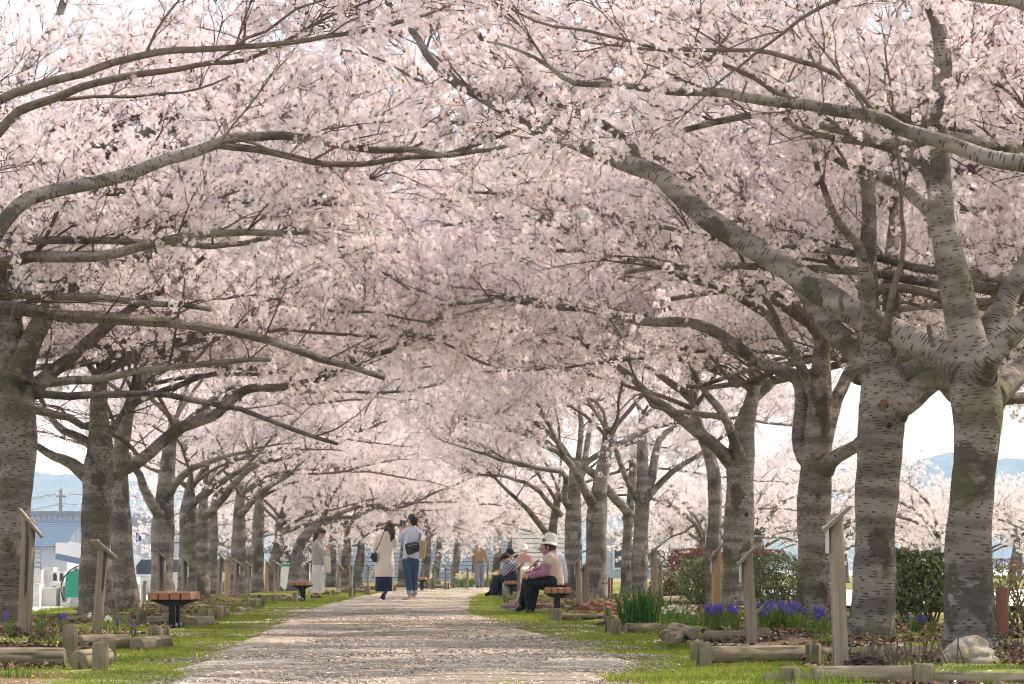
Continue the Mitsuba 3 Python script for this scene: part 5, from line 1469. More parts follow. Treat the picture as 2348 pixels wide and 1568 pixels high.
# tall leaf clump on the right
key = thing('leaf_clump', 'tall clump of long green strap leaves in front of the lilac-grey trunk', 'plant')
rng = np.random.default_rng(8)
lv = Soup()
c = px(1472, 1425, 30.5)
for k in range(190):
    b = np.array([c[0] + rng.normal(0, 0.13), c[1] + rng.normal(0, 0.12), 0.0])
    a = rng.uniform(0, 2 * np.pi); L = rng.uniform(0.35, 0.62)
    out = np.array([math.cos(a), math.sin(a), 0]) * rng.uniform(0.1, 0.55) * L
    t = np.linspace(0, 1, 6)[:, None]
    spine = b + UP * L * (t - 0.22 * t ** 2 * np.linalg.norm(out) / L * 2) + out * t ** 1.8
    w = 0.0075 * (1 - t ** 3) + 0.0004
    sd = np.array([-math.sin(a + 0.6), math.cos(a + 0.6), 0])
    v = np.stack([spine - sd * w, spine + sd * w], 1).reshape(-1, 3)
    f = np.vstack([[[2 * i, 2 * i + 1, 2 * i + 3], [2 * i, 2 * i + 3, 2 * i + 2]] for i in range(5)])
    lv.add(v, f, None, np.array((0.05, 0.14, 0.03)) * (0.7 + 0.9 * rng.random()) + np.array((0.08, 0.07, 0.0)) * rng.random() ** 3)
part(key, 'leaves', lv.mesh(), 'leaf', False, None, lv.C(), kind='stuff')

# mossy stone at the foot of the right trunk
material('stone', plain(proc(lambda p, n, uv: mix(mix((0.20, 0.185, 0.165), (0.40, 0.375, 0.33), fbm(p.x * 9, p.y * 9, p.z * 14, 4)), (0.30, 0.24, 0.11), 0.6 * smoothstep(0.5, 0.62, fbm(p.x * 14 + 3, p.y * 14, p.z * 14, 4)))), 0.9))
for lb, x, y0, y1, w, d, sd in [('large rounded greyish stone at the foot of the right edge trunk', 2222, 1476, 1545, 130, 18.6, 1), ('smaller grey stone hugging the foot of the trunk behind the large one', 2190, 1472, 1510, 60, 19.4, 2)]:
    key = thing('stone', lb, 'stone')
    m = trimesh.creation.icosphere(subdivisions=4)
    v = m.vertices * (1 + 0.35 * (meshkit.fbm(m.vertices * 1.6 + sd, 4, sd)[:, None] - 0.5) - 0.12 * np.maximum(0, 1 - 6 * np.abs(meshkit.noise(m.vertices * 2.2 + 4 * sd, 5)[:, None] - 0.5)))
    c = px(x, (y0 + y1) / 2, d)
    hgt = (y1 - y0) * K * d / F
    v = v * np.array([w / 2 * K * d / F, 0.22, hgt * 0.85]) + [c[0], d, 0.06]
    part(key, 'body', (v, m.faces), 'stone', True)
# cut shrub stubs and clods
for lb, x, y, d, n, sp in [('row of cut shrub stubs left of the mossy stone', 2085, 1508, 18.3, 30, 0.17), ('dark cut shrub stump at the right edge below the sparse shrub', 2335, 1500, 20.5, 16, 0.10), ('twiggy cut stub right of the tallest right signpost', 2010, 1500, 18.6, 14, 0.08)]:
    key = thing('shrub_stubs', lb, 'cut shrub')
    s = Soup(); c = px(x, y, d); rng = np.random.default_rng(int(x))
    for k in range(n):
        b = np.array([c[0] + rng.normal(0, sp), d + rng.normal(0, 0.06), 0.04])
        q, r = grow(b, np.array([rng.normal(0, 0.35), rng.normal(0, 0.3), 1]), rng.uniform(0.08, 0.2), rng.uniform(0.004, 0.012), rng, wander=0.1, step=0.05)
        s.add(*tube(q, np.maximum(r, r[0] * 0.6), 5))
    part(key, 'stems', s.mesh(), 'branch_bark', True, s.UV(), kind='stuff')
material('clod', plain(proc(lambda p, n, uv: mix((0.018, 0.013, 0.011), (0.075, 0.052, 0.04), fbm(p.x * 40, p.y * 40, p.z * 40, 3))), 0.95))
for lb, x, y, d, w, h in [('black earth clod at the foot of the tallest left signpost, left side', 38, 1452, 24.8, 30, 30), ('heap of black earth right of the tallest left signpost', 100, 1462, 24.0, 66, 26), ('reddish bark heap behind the bowed log on the right', 1375, 1398, 38, 110, 30), ('dark earth heap behind the thick bottom log on the right', 1985, 1512, 18.0, 90, 26)]:
    key = thing('earth_heap', lb, 'earth heap')
    m = trimesh.creation.icosphere(subdivisions=4)
    v = m.vertices * (1 + 0.9 * (meshkit.fbm(m.vertices * 3.2 + w, 5, int(x))[:, None] - 0.5))
    c = px(x, y, d)
    part(key, 'soil', (v * np.array([w / 2 * K * d / F, 0.16, h * K * d / F * 0.8]) + [c[0], d, max(0.02, c[2] - 0.03)], m.faces), 'clod' if 'reddish' not in lb else 'red_wood', True)
# ---------------------------------------------------------------- benches
material('bench_wood', plain(proc(lambda p, n, uv: mix((0.32, 0.15, 0.085), (0.46, 0.25, 0.155), fbm(p.x * 26, p.y * 5, p.z * 40, 4))), 0.6))


def bench(label, x0, x1, top, d, length=1.3, legs=(0.25, 0.95)):
    """A backless bench of four beams running away from the viewer on two black steel pedestals; x0..x1 and top are its near end in the photograph."""
    key = thing('bench', label, 'bench')
    a, b = px(x0, top, d), px(x1, top, d)
    W = b[0] - a[0]
    z = a[2]
    n = 4
    w = W / n
    shape = mikit.ply(moved(bevel_box(w * 0.90, length, 0.085, 0.008), shift(0, length / 2, -0.0425)), 'bench_wood')
    for k in range(n):
        again(key, 'beam', shape, shift(a[0] + (k + 0.5) * w, d, z))
    cx = (a[0] + b[0]) / 2
    for s in legs:
        y = d + s * length
        wedge = trimesh.convex.convex_hull([(cx + sx * q, y + sy * 0.04, z - h) for sx in (-1, 1) for sy in (-1, 1) for q, h in ((W * 0.47, 0.087), (W * 0.47, 0.10), (W * 0.13, 0.155))])
        part(key, 'bracket', wedge, 'black_metal')
        part(key, 'leg', box(cx - 0.035, y - 0.03, -0.05, cx + 0.035, y + 0.03, z - 0.15), 'black_metal')
        part(key, 'foot_bolt', moved(trimesh.creation.cylinder(0.012, 0.03, sections=8), shift(cx + 0.05, y - 0.03, 0.06)), 'steel_plate')
    return a[0], b[0], z


bench('empty reddish wooden bench nearest the viewer on the left', 337, 439, 1357, 30.5, 0.9, (0.3, 0.75))
bench('small empty orange-brown bench on the left next to the girl in grey', 664, 709, 1332, 56, 1.2)
B3 = bench('orange-brown bench on which the woman in the white hat sits', 1248, 1310, 1347, 40.5, 1.5)
B4 = bench('orange-brown bench on which the man in plaid sits', 1155, 1190, 1331, 64, 1.5)
bench('pale far bench partly hidden by the man in the blue shirt', 955, 976, 1323, 82, 1.2)
# ---------------------------------------------------------------- people
def blob(bones, edge=0.022, iters=8, fine=None):
    """One continuous surface round the bones (p0, r0, p1, r1): hulls of spheres, joined and smoothed."""
    hulls = []
    for p0, r0, p1, r1 in bones:
        a = m3.Manifold.sphere(float(r0), 16).translate([float(x) for x in p0])
        b = m3.Manifold.sphere(float(r1), 16).translate([float(x) for x in p1])
        hulls.append(m3.Manifold.batch_hull([a, b]))
    m = m3.Manifold.batch_boolean(hulls, m3.OpType.Add).refine_to_length(edge)
    q = m.to_mesh()
    t = trimesh.Trimesh(np.array(q.vert_properties[:, :3], float), np.array(q.tri_verts), process=True)
    trimesh.smoothing.filter_taubin(t, 0.5, 0.53, iters)
    return t


def oval(c, ax, az, rx, ry, rz, depth=None):
    """A filled, rounded slab of spheres: used for torsos wider than deep (bones between left and right)."""
    return [(np.array(c) - np.array([rx - ry, 0, 0]), ry, np.array(c) + np.array([rx - ry, 0, 0]), ry)]


def torso(levels, depth=0.6):
    """Bones of a torso or skirt from levels (centre, half width): each level is a bar between its left and right ends, levels are hulled."""
    hulls = []
    for (c0, w0), (c1, w1) in zip(levels, levels[1:]):
        pts = []
        for c, w in ((c0, w0), (c1, w1)):
            d = w * depth
            for s in (-1, 1):
                pts.append(m3.Manifold.sphere(float(d), 16).translate([float(c[0] + s * (w - d)), float(c[1]), float(c[2])]))
        hulls.append(m3.Manifold.batch_hull(pts))
    return hulls


def cloth(levels, depth, bones, edge=0.02, iters=6, fold=0.0, seed=0, cut=None, cut_top=None):
    """Clothing: torso levels and sleeve bones as one surface, with folds; cut: nothing below this height."""
    hulls = torso(levels, depth) if levels else []
    for p0, r0, p1, r1 in bones:
        hulls.append(m3.Manifold.batch_hull([m3.Manifold.sphere(float(r), 14).translate([float(x) for x in p]) for p, r in ((p0, r0), (p1, r1))]))
    m = m3.Manifold.batch_boolean(hulls, m3.OpType.Add)
    if cut is not None:
        m = m.trim_by_plane([0, 0, 1], float(cut))
    if cut_top is not None:
        m = m.trim_by_plane([0, 0, -1], -float(cut_top))
    m = m.refine_to_length(edge)
    q = m.to_mesh()
    t = trimesh.Trimesh(np.array(q.vert_properties[:, :3], float), np.array(q.tri_verts), process=True)
    trimesh.smoothing.filter_taubin(t, 0.5, 0.53, iters)
    if fold:
        n = t.vertex_normals
        w = meshkit.fbm(t.vertices * [16, 16, 5], 3, seed) - 0.5
        t.vertices = t.vertices + n * (w * fold)[:, None]
    return t


def hand(wrist, d, palm_n, size=1.0, curl=0.5, thumb=1):
    """Bones of a palm, four unequal bent fingers and a thumb leaving the side of the palm."""
    d = d / np.linalg.norm(d); n = palm_n - d * (palm_n @ d); n /= np.linalg.norm(n); s = np.cross(d, n)
    w = np.array(wrist); S = size
    out = [(w, 0.023 * S, w + d * 0.05 * S + s * 0.018 * S, 0.016 * S), (w, 0.023 * S, w + d * 0.05 * S - s * 0.020 * S, 0.016 * S), (w + d * 0.05 * S + s * 0.028 * S, 0.012 * S, w + d * 0.05 * S - s * 0.028 * S, 0.012 * S)]
    for k, (o, L) in enumerate(((0.03, 0.066), (0.011, 0.075), (-0.010, 0.071), (-0.029, 0.055))):
        p = w + d * 0.07 * S + s * o * S
        out.append((w + d * 0.045 * S + s * o * S, 0.010 * S, p, 0.009 * S))
        a = 0.0
        for j, f in enumerate((0.45, 0.32, 0.23)):
            a += curl * (0.7, 1.0, 0.8)[j]
            q = p + (d * math.cos(a) + n * math.sin(a)) * L * f * S
            out.append((p, (0.0092 - 0.0008 * j) * S, q, (0.0084 - 0.0008 * j) * S)); p = q
    p = w + d * 0.022 * S + s * thumb * 0.022 * S
    q = p + (d * 0.6 + s * thumb * 0.7 + n * 0.45) * 0.036 * S
    out += [(p, 0.012 * S, q, 0.0095 * S), (q, 0.0095 * S, q + (d * 0.9 + s * thumb * 0.15 + n * 0.5) * 0.028 * S, 0.008 * S)]
    return out


def head_bones(c, f, S=1.0, tilt=0.0):
    """(bones, frame) of a head round c that faces f (level), tilt > 0 looks down."""
    f = np.array(f, float); f /= np.linalg.norm(f)
    side = np.cross(UP, f); side /= np.linalg.norm(side)
    u = np.cross(f, side)
    f2 = f * math.cos(tilt) - u * math.sin(tilt); u2 = u * math.cos(tilt) + f * math.sin(tilt)
    P = lambda a, b, h: np.array(c) + (f2 * a + side * b + u2 * h) * S
    B = [(P(-0.025, 0, 0.03), 0.082 * S, P(0.02, 0, 0.028), 0.078 * S), (P(0.02, 0, 0.02), 0.07 * S, P(0.035, 0, -0.06), 0.048 * S), (P(0.035, 0, -0.06), 0.048 * S, P(0.062, 0, -0.095), 0.022 * S),
         (P(0.092, 0, 0.005), 0.010 * S, P(0.103, 0, -0.028), 0.015 * S), (P(0.078, 0, -0.062), 0.012 * S, P(0.084, 0, -0.066), 0.010 * S)]
    for s in (-1, 1):
        B.append((P(-0.005, s * 0.083, 0.012), 0.016 * S, P(0.0, s * 0.083, -0.018), 0.011 * S))
        B.append((P(0.078, s * 0.034, 0.018), 0.012 * S, P(0.074, s * 0.046, 0.016), 0.011 * S))
    return B, P


def face_bits(key, P, S=1.0, mouth=True):
    for s in (-1, 1):
        part(key, 'eye', trimesh.creation.icosphere(subdivisions=2, radius=0.008 * S).apply_translation(P(0.083, s * 0.033, 0.002)), 'hair_black', True)
        part(key, 'eyebrow', blob([(P(0.088, s * 0.02, 0.022), 0.004 * S, P(0.080, s * 0.05, 0.022), 0.003 * S)], 0.01, 2), 'hair_black', True)
    if mouth:
        part(key, 'mouth', blob([(P(0.086, -0.02, -0.062), 0.005 * S, P(0.086, 0.02, -0.062), 0.005 * S)], 0.01, 2), 'lip', True)


material('skin', plain((0.52, 0.33, 0.25), 0.55))
material('lip', plain((0.42, 0.17, 0.14), 0.5))
material('hair_black', plain((0.015, 0.012, 0.012), 0.45))
material('hair_brown', plain((0.055, 0.022, 0.016), 0.42))
material('knit_grey', plain((0.36, 0.355, 0.365), 0.9, sheen=0.4))
material('pleat_white', plain((0.66, 0.655, 0.68), 0.85))
material('canvas_white', plain((0.62, 0.57, 0.52), 0.85))
material('knit_cream', plain((0.68, 0.60, 0.53), 0.95, sheen=0.5))
material('navy_cloth', plain((0.016, 0.024, 0.05), 0.85))
material('black_cloth', plain((0.008, 0.008, 0.009), 0.85))
material('leather_dark', plain((0.018, 0.02, 0.027), 0.4))
material('shirt_blue', plain((0.50, 0.545, 0.68), 0.85))
material('denim', plain(proc(lambda p, n, uv: mix((0.016, 0.038, 0.082), (0.045, 0.085, 0.15), fbm(p.x * 14, p.y * 14, p.z * 5, 3))), 0.9))
material('denim_light', plain((0.24, 0.29, 0.35), 0.9))
material('paper_tan', plain((0.46, 0.33, 0.21), 0.8))
material('shoe_beige', plain((0.42, 0.33, 0.25), 0.7))
material('trouser_grey', plain((0.23, 0.26, 0.31), 0.85))
material('check_yellow', plain(proc(lambda p, n, uv: mix((0.47, 0.345, 0.20), (0.28, 0.18, 0.10), 0.75 * dr.maximum(smoothstep(0.62, 0.72, dr.abs(dr.sin(p.x * 70))), smoothstep(0.62, 0.72, dr.abs(dr.sin(p.z * 70)))))), 0.85))
material('check_navy', plain(proc(lambda p, n, uv: mix((0.42, 0.43, 0.50), (0.03, 0.035, 0.08), 0.5 * smoothstep(-0.1, 0.1, dr.sin((p.x - p.z) * 75)) + 0.5 * smoothstep(-0.1, 0.1, dr.sin((p.x + p.z) * 75)))), 0.85))
material('cap_grey', plain((0.19, 0.22, 0.27), 0.8))
material('cap_dark', plain((0.03, 0.018, 0.016), 0.85))
material('knit_pink', plain((0.46, 0.29, 0.28), 0.95))
material('hat_white', plain((0.72, 0.71, 0.69), 0.85))
material('vest_beige', plain((0.52, 0.44, 0.385), 0.95, sheen=0.4))
material('sleeve_purple', plain((0.33, 0.17, 0.28), 0.9))
material('maroon_cloth', plain((0.10, 0.03, 0.045), 0.85))
material('sneaker_pink', plain((0.40, 0.27, 0.30), 0.7))
material('sole_light', plain((0.55, 0.50, 0.47), 0.7))
material('visor_teal', plain((0.01, 0.16, 0.15), 0.35))
material('rose_grey', plain((0.16, 0.18, 0.19), 0.7))


def shoe(key, heel, toe, mat, h=0.04, r=0.034, sole=None, name='shoe'):
    heel, toe = np.array(heel, float), np.array(toe, float)
    u = UP * 0.012
    part(key, name, blob([(heel + u, r, (heel * 0.35 + toe * 0.65) + u * 0.5, r * 1.12), ((heel * 0.35 + toe * 0.65) + u * 0.5, r * 1.12, toe, r * 0.75), (heel + u, r, heel + UP * h, r * 0.8)], 0.015, 5), mat, True)
    if sole:
        part(key, 'sole', blob([(heel - UP * r * 0.75, r * 0.75, toe - UP * r * 0.55, r * 0.62)], 0.015, 3), sole, True)


def slab(p, y, t, mat_thick=None):
    """A flat bag or panel: polygon p of points, thickness t along y."""
    m = trimesh.convex.convex_hull([(*q[:1], q[1] + s * t / 2, q[2]) for q in p for s in (-1, 1)])
    return m


def crop(ox, oy, d):
    return lambda x, y, dy=0.0: px(ox + 0.1645 * x, oy + 0.1645 * y, d) + np.array([0, dy, 0])


def unit(d): return 0.1645 * K * d / F


# girl in grey looking down, tote bag on her arm
d = 62.0; C = crop(687.6, 1146, d); u = unit(d)
k = thing('person', 'person in short-sleeved grey sweater and long pleated white skirt, looking down', 'person')
HB, P = head_bones(C(292, 468), (1, -0.25, 0), 0.97, 0.55)
body = HB + [(C(262, 560), 0.048, C(285, 500), 0.046), (C(250, 600), 0.07, C(262, 560), 0.05), (C(245, 620), 0.09, C(245, 820), 0.10), (C(245, 640, -0.06), 0.045, C(318, 745, -0.12), 0.036), (C(245, 640, 0.06), 0.045, C(350, 740, 0.08), 0.03), (C(240, 820), 0.09, C(205, 1180), 0.05), (C(245, 820, 0.04), 0.09, C(245, 1180, 0.08), 0.05),
             (C(318, 745, -0.12), 0.036, C(352, 735, -0.12), 0.030), (C(340, 760, -0.12), 0.034, C(388, 678, -0.12), 0.023), (C(350, 740, 0.08), 0.03, C(396, 670, 0.02), 0.022),
             (C(205, 1180, 0), 0.05, C(192, 1350, 0), 0.034), (C(245, 1180, 0.08), 0.05, C(238, 1345, 0.08), 0.034)]
body += hand(C(388, 678, -0.12), C(412, 648) - C(388, 678), np.array([0, 1.0, 0.2]), 0.95, 0.6) + hand(C(396, 672, 0.02), C(414, 650) - C(392, 676), np.array([0, -1.0, 0.2]), 0.95, 0.6, -1)
part(k, 'body', blob(body), 'skin', True)
face_bits(k, P, 0.97)
part(k, 'sweater', cloth([(C(252, 585), 62 * u), (C(245, 640), 88 * u), (C(248, 760), 84 * u), (C(252, 890), 92 * u)], 0.72, [(C(245, 620, -0.13), 0.068, C(325, 755, -0.13), 0.060), (C(250, 620, 0.13), 0.066, C(335, 745, 0.1), 0.056)], fold=0.018, seed=1, cut=C(0, 905)[2]), 'knit_grey', True)
sk = cloth([(C(248, 870), 78 * u), (C(246, 1050), 84 * u), (C(244, 1290), 92 * u)], 0.75, [], 0.02, 4, cut=C(0, 1292)[2])
v = sk.vertices; c0 = C(246, 1000); ang = np.arctan2(v[:, 1] - c0[1], v[:, 0] - c0[0])
tt = np.clip((C(0, 900)[2] - v[:, 2]) / 0.5, 0, 1)
rr = 1 + 0.10 * tt * np.sign(np.sin(ang * 26)) * np.abs(np.sin(ang * 26)) ** 0.6
sk = trimesh.Trimesh(v, sk.faces).subdivide()
v = sk.vertices.copy(); ang = np.arctan2(v[:, 1] - c0[1], v[:, 0] - c0[0]); tt = np.clip((C(0, 880)[2] - v[:, 2]) / 0.25, 0, 1)
v[:, :2] = c0[:2] + (v[:, :2] - c0[:2]) * (1 + 0.07 * tt * np.sin(ang * 24))[:, None]
part(k, 'pleated_skirt', (v, sk.faces), 'pleat_white', True)
part(k, 'hair', blob([(P(-0.035, 0, 0.045), 0.092, P(0.005, 0, 0.055), 0.086), (P(-0.03, -0.05, 0.0), 0.05, P(-0.03, 0.05, 0), 0.05), (P(0.05, 0, 0.085), 0.03, P(0.0, 0, 0.09), 0.05), (C(230, 455), 0.055, C(208, 540), 0.05), (C(208, 540), 0.05, C(185, 650), 0.022)]), 'hair_brown', True)
part(k, 'hair_clip', trimesh.creation.icosphere(subdivisions=2, radius=0.014).apply_translation(C(228, 448, -0.06)), 'sole_light', True)
shoe(k, C(172, 1362), C(212, 1371, -0.02), 'black_cloth', 0.03); shoe(k, C(238, 1360, 0.08), C(300, 1371, 0.05), 'black_cloth', 0.03)
g = thing('tote_bag', 'off-white canvas tote bag hanging from the arm of the girl in grey', 'bag')
part(g, 'pouch', moved(bevel_box(78 * u, 0.10, 225 * u, 0.02), shift(*C(390, 905, -0.12))), 'canvas_white', True)
for dy in (-0.16, -0.08):
    part(g, 'strap', tube(spline([C(364, 800, dy), C(384, 690, dy), C(398, 684, dy), C(408, 700, dy), C(418, 800, dy)], [0.009] * 5, 0.03)[0], 0.009, 6)[:2], 'canvas_white', True)

# woman in long cream cardigan walking away
d = 58.4; C = crop(687.6, 1146, d); u = unit(d)
k = thing('person', 'person with long auburn hair in long cream cardigan and navy trousers, walking away', 'person')
HB, P = head_bones(C(1252, 372), (-0.45, 0.9, 0), 1.0, -0.35)
body = HB + [(C(1235, 470), 0.05, C(1248, 420), 0.05), (C(1200, 520), 0.085, C(1190, 700), 0.085), (C(1190, 700), 0.085, C(1178, 960), 0.09), (C(1178, 960), 0.08, C(1165, 1120, 0.05), 0.055), (C(1178, 960, 0.05), 0.08, C(1190, 1150, 0.1), 0.055), (C(1190, 540), 0.06, C(1108, 540), 0.05), (C(1108, 540), 0.05, C(1075, 660, 0.06), 0.035), (C(1200, 540), 0.06, C(1298, 540), 0.05), (C(1298, 540), 0.05, C(1325, 640, 0.08), 0.035),
             (C(1165, 1120, 0.05), 0.055, C(1152, 1225, -0.02), 0.045), (C(1152, 1225, -0.02), 0.045, C(1172, 1290, -0.06), 0.03), (C(1190, 1150, 0.1), 0.055, C(1170, 1350, 0.06), 0.034),
             (C(1075, 660, 0.06), 0.035, C(1130, 640, 0.22), 0.028), (C(1325, 640, 0.08), 0.035, C(1270, 610, 0.24), 0.028)]
body += hand(C(1130, 640, 0.22), np.array([0.6, 0.5, 0.4]), np.array([0, 1.0, 0]), 0.95, 0.7) + hand(C(1270, 610, 0.24), np.array([-0.6, 0.5, 0.5]), np.array([0, 1.0, 0]), 0.95, 0.7, -1)
part(k, 'body', blob(body), 'skin', True); face_bits(k, P)
part(k, 'cardigan', cloth([(C(1215, 455), 70 * u), (C(1198, 515), 118 * u), (C(1192, 640), 112 * u), (C(1188, 780), 112 * u), (C(1184, 930), 134 * u), (C(1178, 1060), 136 * u)], 0.62,
     [(C(1105, 515), 0.075, C(1058, 632, 0.02), 0.066), (C(1058, 632, 0.02), 0.066, C(1095, 690, 0.14), 0.052), (C(1300, 520), 0.072, C(1326, 630, 0.04), 0.060), (C(1326, 630, 0.04), 0.06, C(1290, 640, 0.18), 0.05)], fold=0.02, seed=4, cut=C(0, 1070)[2]), 'knit_cream', True)
part(k, 'wide_trousers', cloth([(C(1170, 1010), 115 * u), (C(1168, 1150), 118 * u), (C(1168, 1262), 122 * u)], 0.6, [(C(1150, 1100, -0.02), 0.085, C(1148, 1180, -0.05), 0.062)], fold=0.03, seed=6, cut=C(0, 1270)[2]), 'navy_cloth', True)
part(k, 'hair', blob([(P(-0.03, 0, 0.04), 0.096, P(0.0, 0, 0.05), 0.092), (C(1252, 350, -0.03), 0.09, C(1285, 450, -0.07), 0.075), (C(1195, 420, -0.02), 0.045, C(1240, 360, -0.03), 0.07), (C(1285, 450, -0.07), 0.075, C(1290, 510, -0.09), 0.05), (C(1290, 510, -0.09), 0.05, C(1272, 565, -0.09), 0.02)]), 'hair_brown', True)
part(k, 'belt_tie', blob([(C(1040, 950), 0.018, C(1010, 1020), 0.022), (C(1010, 1020), 0.022, C(980, 1080), 0.026)], 0.02, 3), 'knit_cream', True)
shoe(k, C(1205, 1268, -0.06), C(1135, 1362, -0.05), 'leather_dark', 0.03); shoe(k, C(1168, 1358, 0.06), C(1166, 1378, -0.08), 'leather_dark', 0.04)
part(k, 'heel', blob([(C(1212, 1280, -0.08), 0.012, C(1216, 1312, -0.10), 0.006)], 0.01, 2), 'leather_dark', True)
g = thing('shoulder_bag', 'small dark handbag on a long strap at the side of the cream cardigan', 'bag')
part(g, 'pouch', trimesh.convex.convex_hull([C(x, y, s * 0.06 - 0.08) for x, y in ((1050, 725), (1075, 735), (1072, 845), (1048, 866), (1015, 850), (986, 790), (1005, 745)) for s in (-1, 1)]), 'leather_dark')
part(g, 'strap', tube(spline([C(1178, 440, -0.14), C(1140, 540, -0.20), C(1075, 690, -0.17), C(1050, 730, -0.1)], [0.009] * 4, 0.03)[0], 0.009, 6)[:2], 'leather_dark', True)
part(g, 'clasp', trimesh.creation.icosphere(subdivisions=1, radius=0.012).apply_translation(C(1043, 742, -0.145)), 'steel_plate', True)

# man in light blue shirt photographing
d = 58.0; C = crop(687.6, 1146, d); u = unit(d)
k = thing('person', 'person in light blue shirt and cuffed jeans holding up phones to photograph blossom', 'person')
HB, P = head_bones(C(1562, 292), (-0.8, 0.6, 0), 1.03, -0.15)
body = HB + [(C(1560, 400), 0.058, C(1560, 340), 0.056), (C(1552, 470), 0.085, C(1548, 700), 0.085), (C(1548, 700), 0.085, C(1545, 820), 0.09), (C(1520, 480), 0.07, C(1462, 470), 0.05), (C(1462, 470), 0.05, C(1392, 560, 0.16), 0.04), (C(1530, 480, 0.05), 0.06, C(1470, 520, 0.30), 0.038), (C(1530, 800), 0.08, C(1505, 1060), 0.06), (C(1505, 1060), 0.06, C(1528, 1270), 0.045), (C(1570, 800, 0.05), 0.08, C(1592, 1060, 0.08), 0.06), (C(1592, 1060, 0.08), 0.06, C(1582, 1270, 0.1), 0.045),
             (C(1392, 560, 0.16), 0.040, C(1400, 405, 0.24), 0.028), (C(1470, 520, 0.30), 0.038, C(1470, 410, 0.34), 0.028),
             (C(1528, 1270), 0.045, C(1530, 1360), 0.036), (C(1582, 1270, 0.1), 0.045, C(1578, 1355, 0.1), 0.036)]
body += hand(C(1400, 405, 0.24), C(1404, 340) - C(1400, 405), np.array([0.2, -1.0, 0]), 1.05, 0.45) + hand(C(1470, 410, 0.34), C(1446, 330) - C(1470, 410), np.array([0.2, -1.0, 0]), 1.05, 0.45, -1)
part(k, 'body', blob(body), 'skin', True); face_bits(k, P, 1.03)
part(k, 'shirt', cloth([(C(1562, 385), 48 * u), (C(1555, 440), 112 * u), (C(1560, 560), 110 * u), (C(1545, 700), 108 * u), (C(1540, 805), 112 * u)], 0.62,
     [(C(1462, 455), 0.082, C(1395, 560, 0.12), 0.062), (C(1395, 560, 0.12), 0.062, C(1390, 500, 0.18), 0.056), (C(1500, 470, 0.1), 0.08, C(1465, 540, 0.28), 0.06), (C(1465, 540, 0.28), 0.06, C(1468, 500, 0.3), 0.055), (C(1640, 450), 0.07, C(1640, 560, 0.05), 0.07)], fold=0.024, seed=8, cut=C(0, 818)[2]), 'shirt_blue', True)
part(k, 'collar', blob([(C(1525, 388, -0.04), 0.018, C(1600, 380, -0.04), 0.018), (C(1600, 380, -0.04), 0.018, C(1595, 376, 0.06), 0.016)], 0.015, 3), 'shirt_blue', True)
part(k, 'jeans', cloth([(C(1540, 790), 104 * u), (C(1540, 870), 106 * u)], 0.66, [(C(1495, 860), 0.108, C(1505, 1060), 0.080), (C(1505, 1060), 0.08, C(1530, 1275), 0.062), (C(1590, 860, 0.05), 0.104, C(1592, 1060, 0.08), 0.078), (C(1592, 1060, 0.08), 0.078, C(1592, 1275, 0.1), 0.06)], fold=0.02, seed=9), 'denim', True)
for x, dy in ((1530, 0), (1593, 0.1)):
    part(k, 'rolled_cuff', blob([(C(x, 1278, dy), 0.067, C(x, 1294, dy), 0.066)], 0.02, 2), 'denim_light', True)
part(k, 'hair', blob([(P(-0.035, 0, 0.045), 0.100, P(0.005, 0, 0.06), 0.094), (P(-0.05, 0, -0.03), 0.066, P(-0.04, 0, 0.02), 0.085), (P(0.06, 0, 0.09), 0.034, P(0.0, 0, 0.09), 0.06), (P(0.0, 0.06, 0.02), 0.036, P(0, -0.06, 0.02), 0.036)]), 'hair_black', True)
shoe(k, C(1535, 1380), C(1430, 1390, -0.05), 'shoe_beige', 0.035, 0.036, 'sole_light'); shoe(k, C(1580, 1378, 0.1), C(1545, 1390, -0.02), 'shoe_beige', 0.035, 0.036, 'sole_light')
for q in range(3):
    part(k, 'shoe_stripe', blob([(C(1455 + 17 * q, 1376, -0.075), 0.006, C(1464 + 17 * q, 1392, -0.08), 0.006)], 0.01, 1), 'leather_dark', True)
g = thing('sling_bag', 'dark sling bag across the back of the man in light blue', 'bag')
part(g, 'pouch', blob([(C(1500, 640, -0.18), 0.055, C(1640, 610, -0.18), 0.05), (C(1500, 640, -0.18), 0.055, C(1520, 735, -0.18), 0.045), (C(1520, 735, -0.18), 0.045, C(1640, 690, -0.18), 0.05), (C(1640, 610, -0.18), 0.05, C(1640, 690, -0.18), 0.05), (C(1500, 640, -0.18), 0.05, C(1640, 690, -0.18), 0.05), (C(1520, 735, -0.18), 0.045, C(1640, 610, -0.18), 0.05)], 0.02, 4), 'leather_dark', True)
part(g, 'strap', tube(spline([C(1645, 600, -0.17), C(1672, 530, -0.1), C(1668, 450, -0.02), C(1640, 415, 0.0)], [0.014] * 4, 0.03)[0], 0.014, 6)[:2], 'leather_dark', True)
part(g, 'zip', tube(np.array([C(1505, 648, -0.238), C(1575, 628, -0.242), C(1640, 615, -0.232)]), 0.004, 5)[:2], 'steel_plate', True)
g = thing('paper_bag', 'tan paper carrier bag hanging at the right side of the man in light blue', 'bag')
part(g, 'pouch', moved(bevel_box(82 * u, 0.10, 250 * u, 0.008), shift(*C(1710, 690, 0.05)) @ np.array([[1, 0, 0.10, 0], [0, 1, 0, 0], [-0.12, 0, 1, 0], [0, 0, 0, 1.0]])), 'paper_tan')
part(g, 'strap', tube(spline([C(1682, 570, 0.05), C(1690, 520, 0.03), C(1680, 440, 0.0), C(1655, 420, 0.0)], [0.009] * 4, 0.03)[0], 0.009, 6)[:2], 'canvas_white', True)
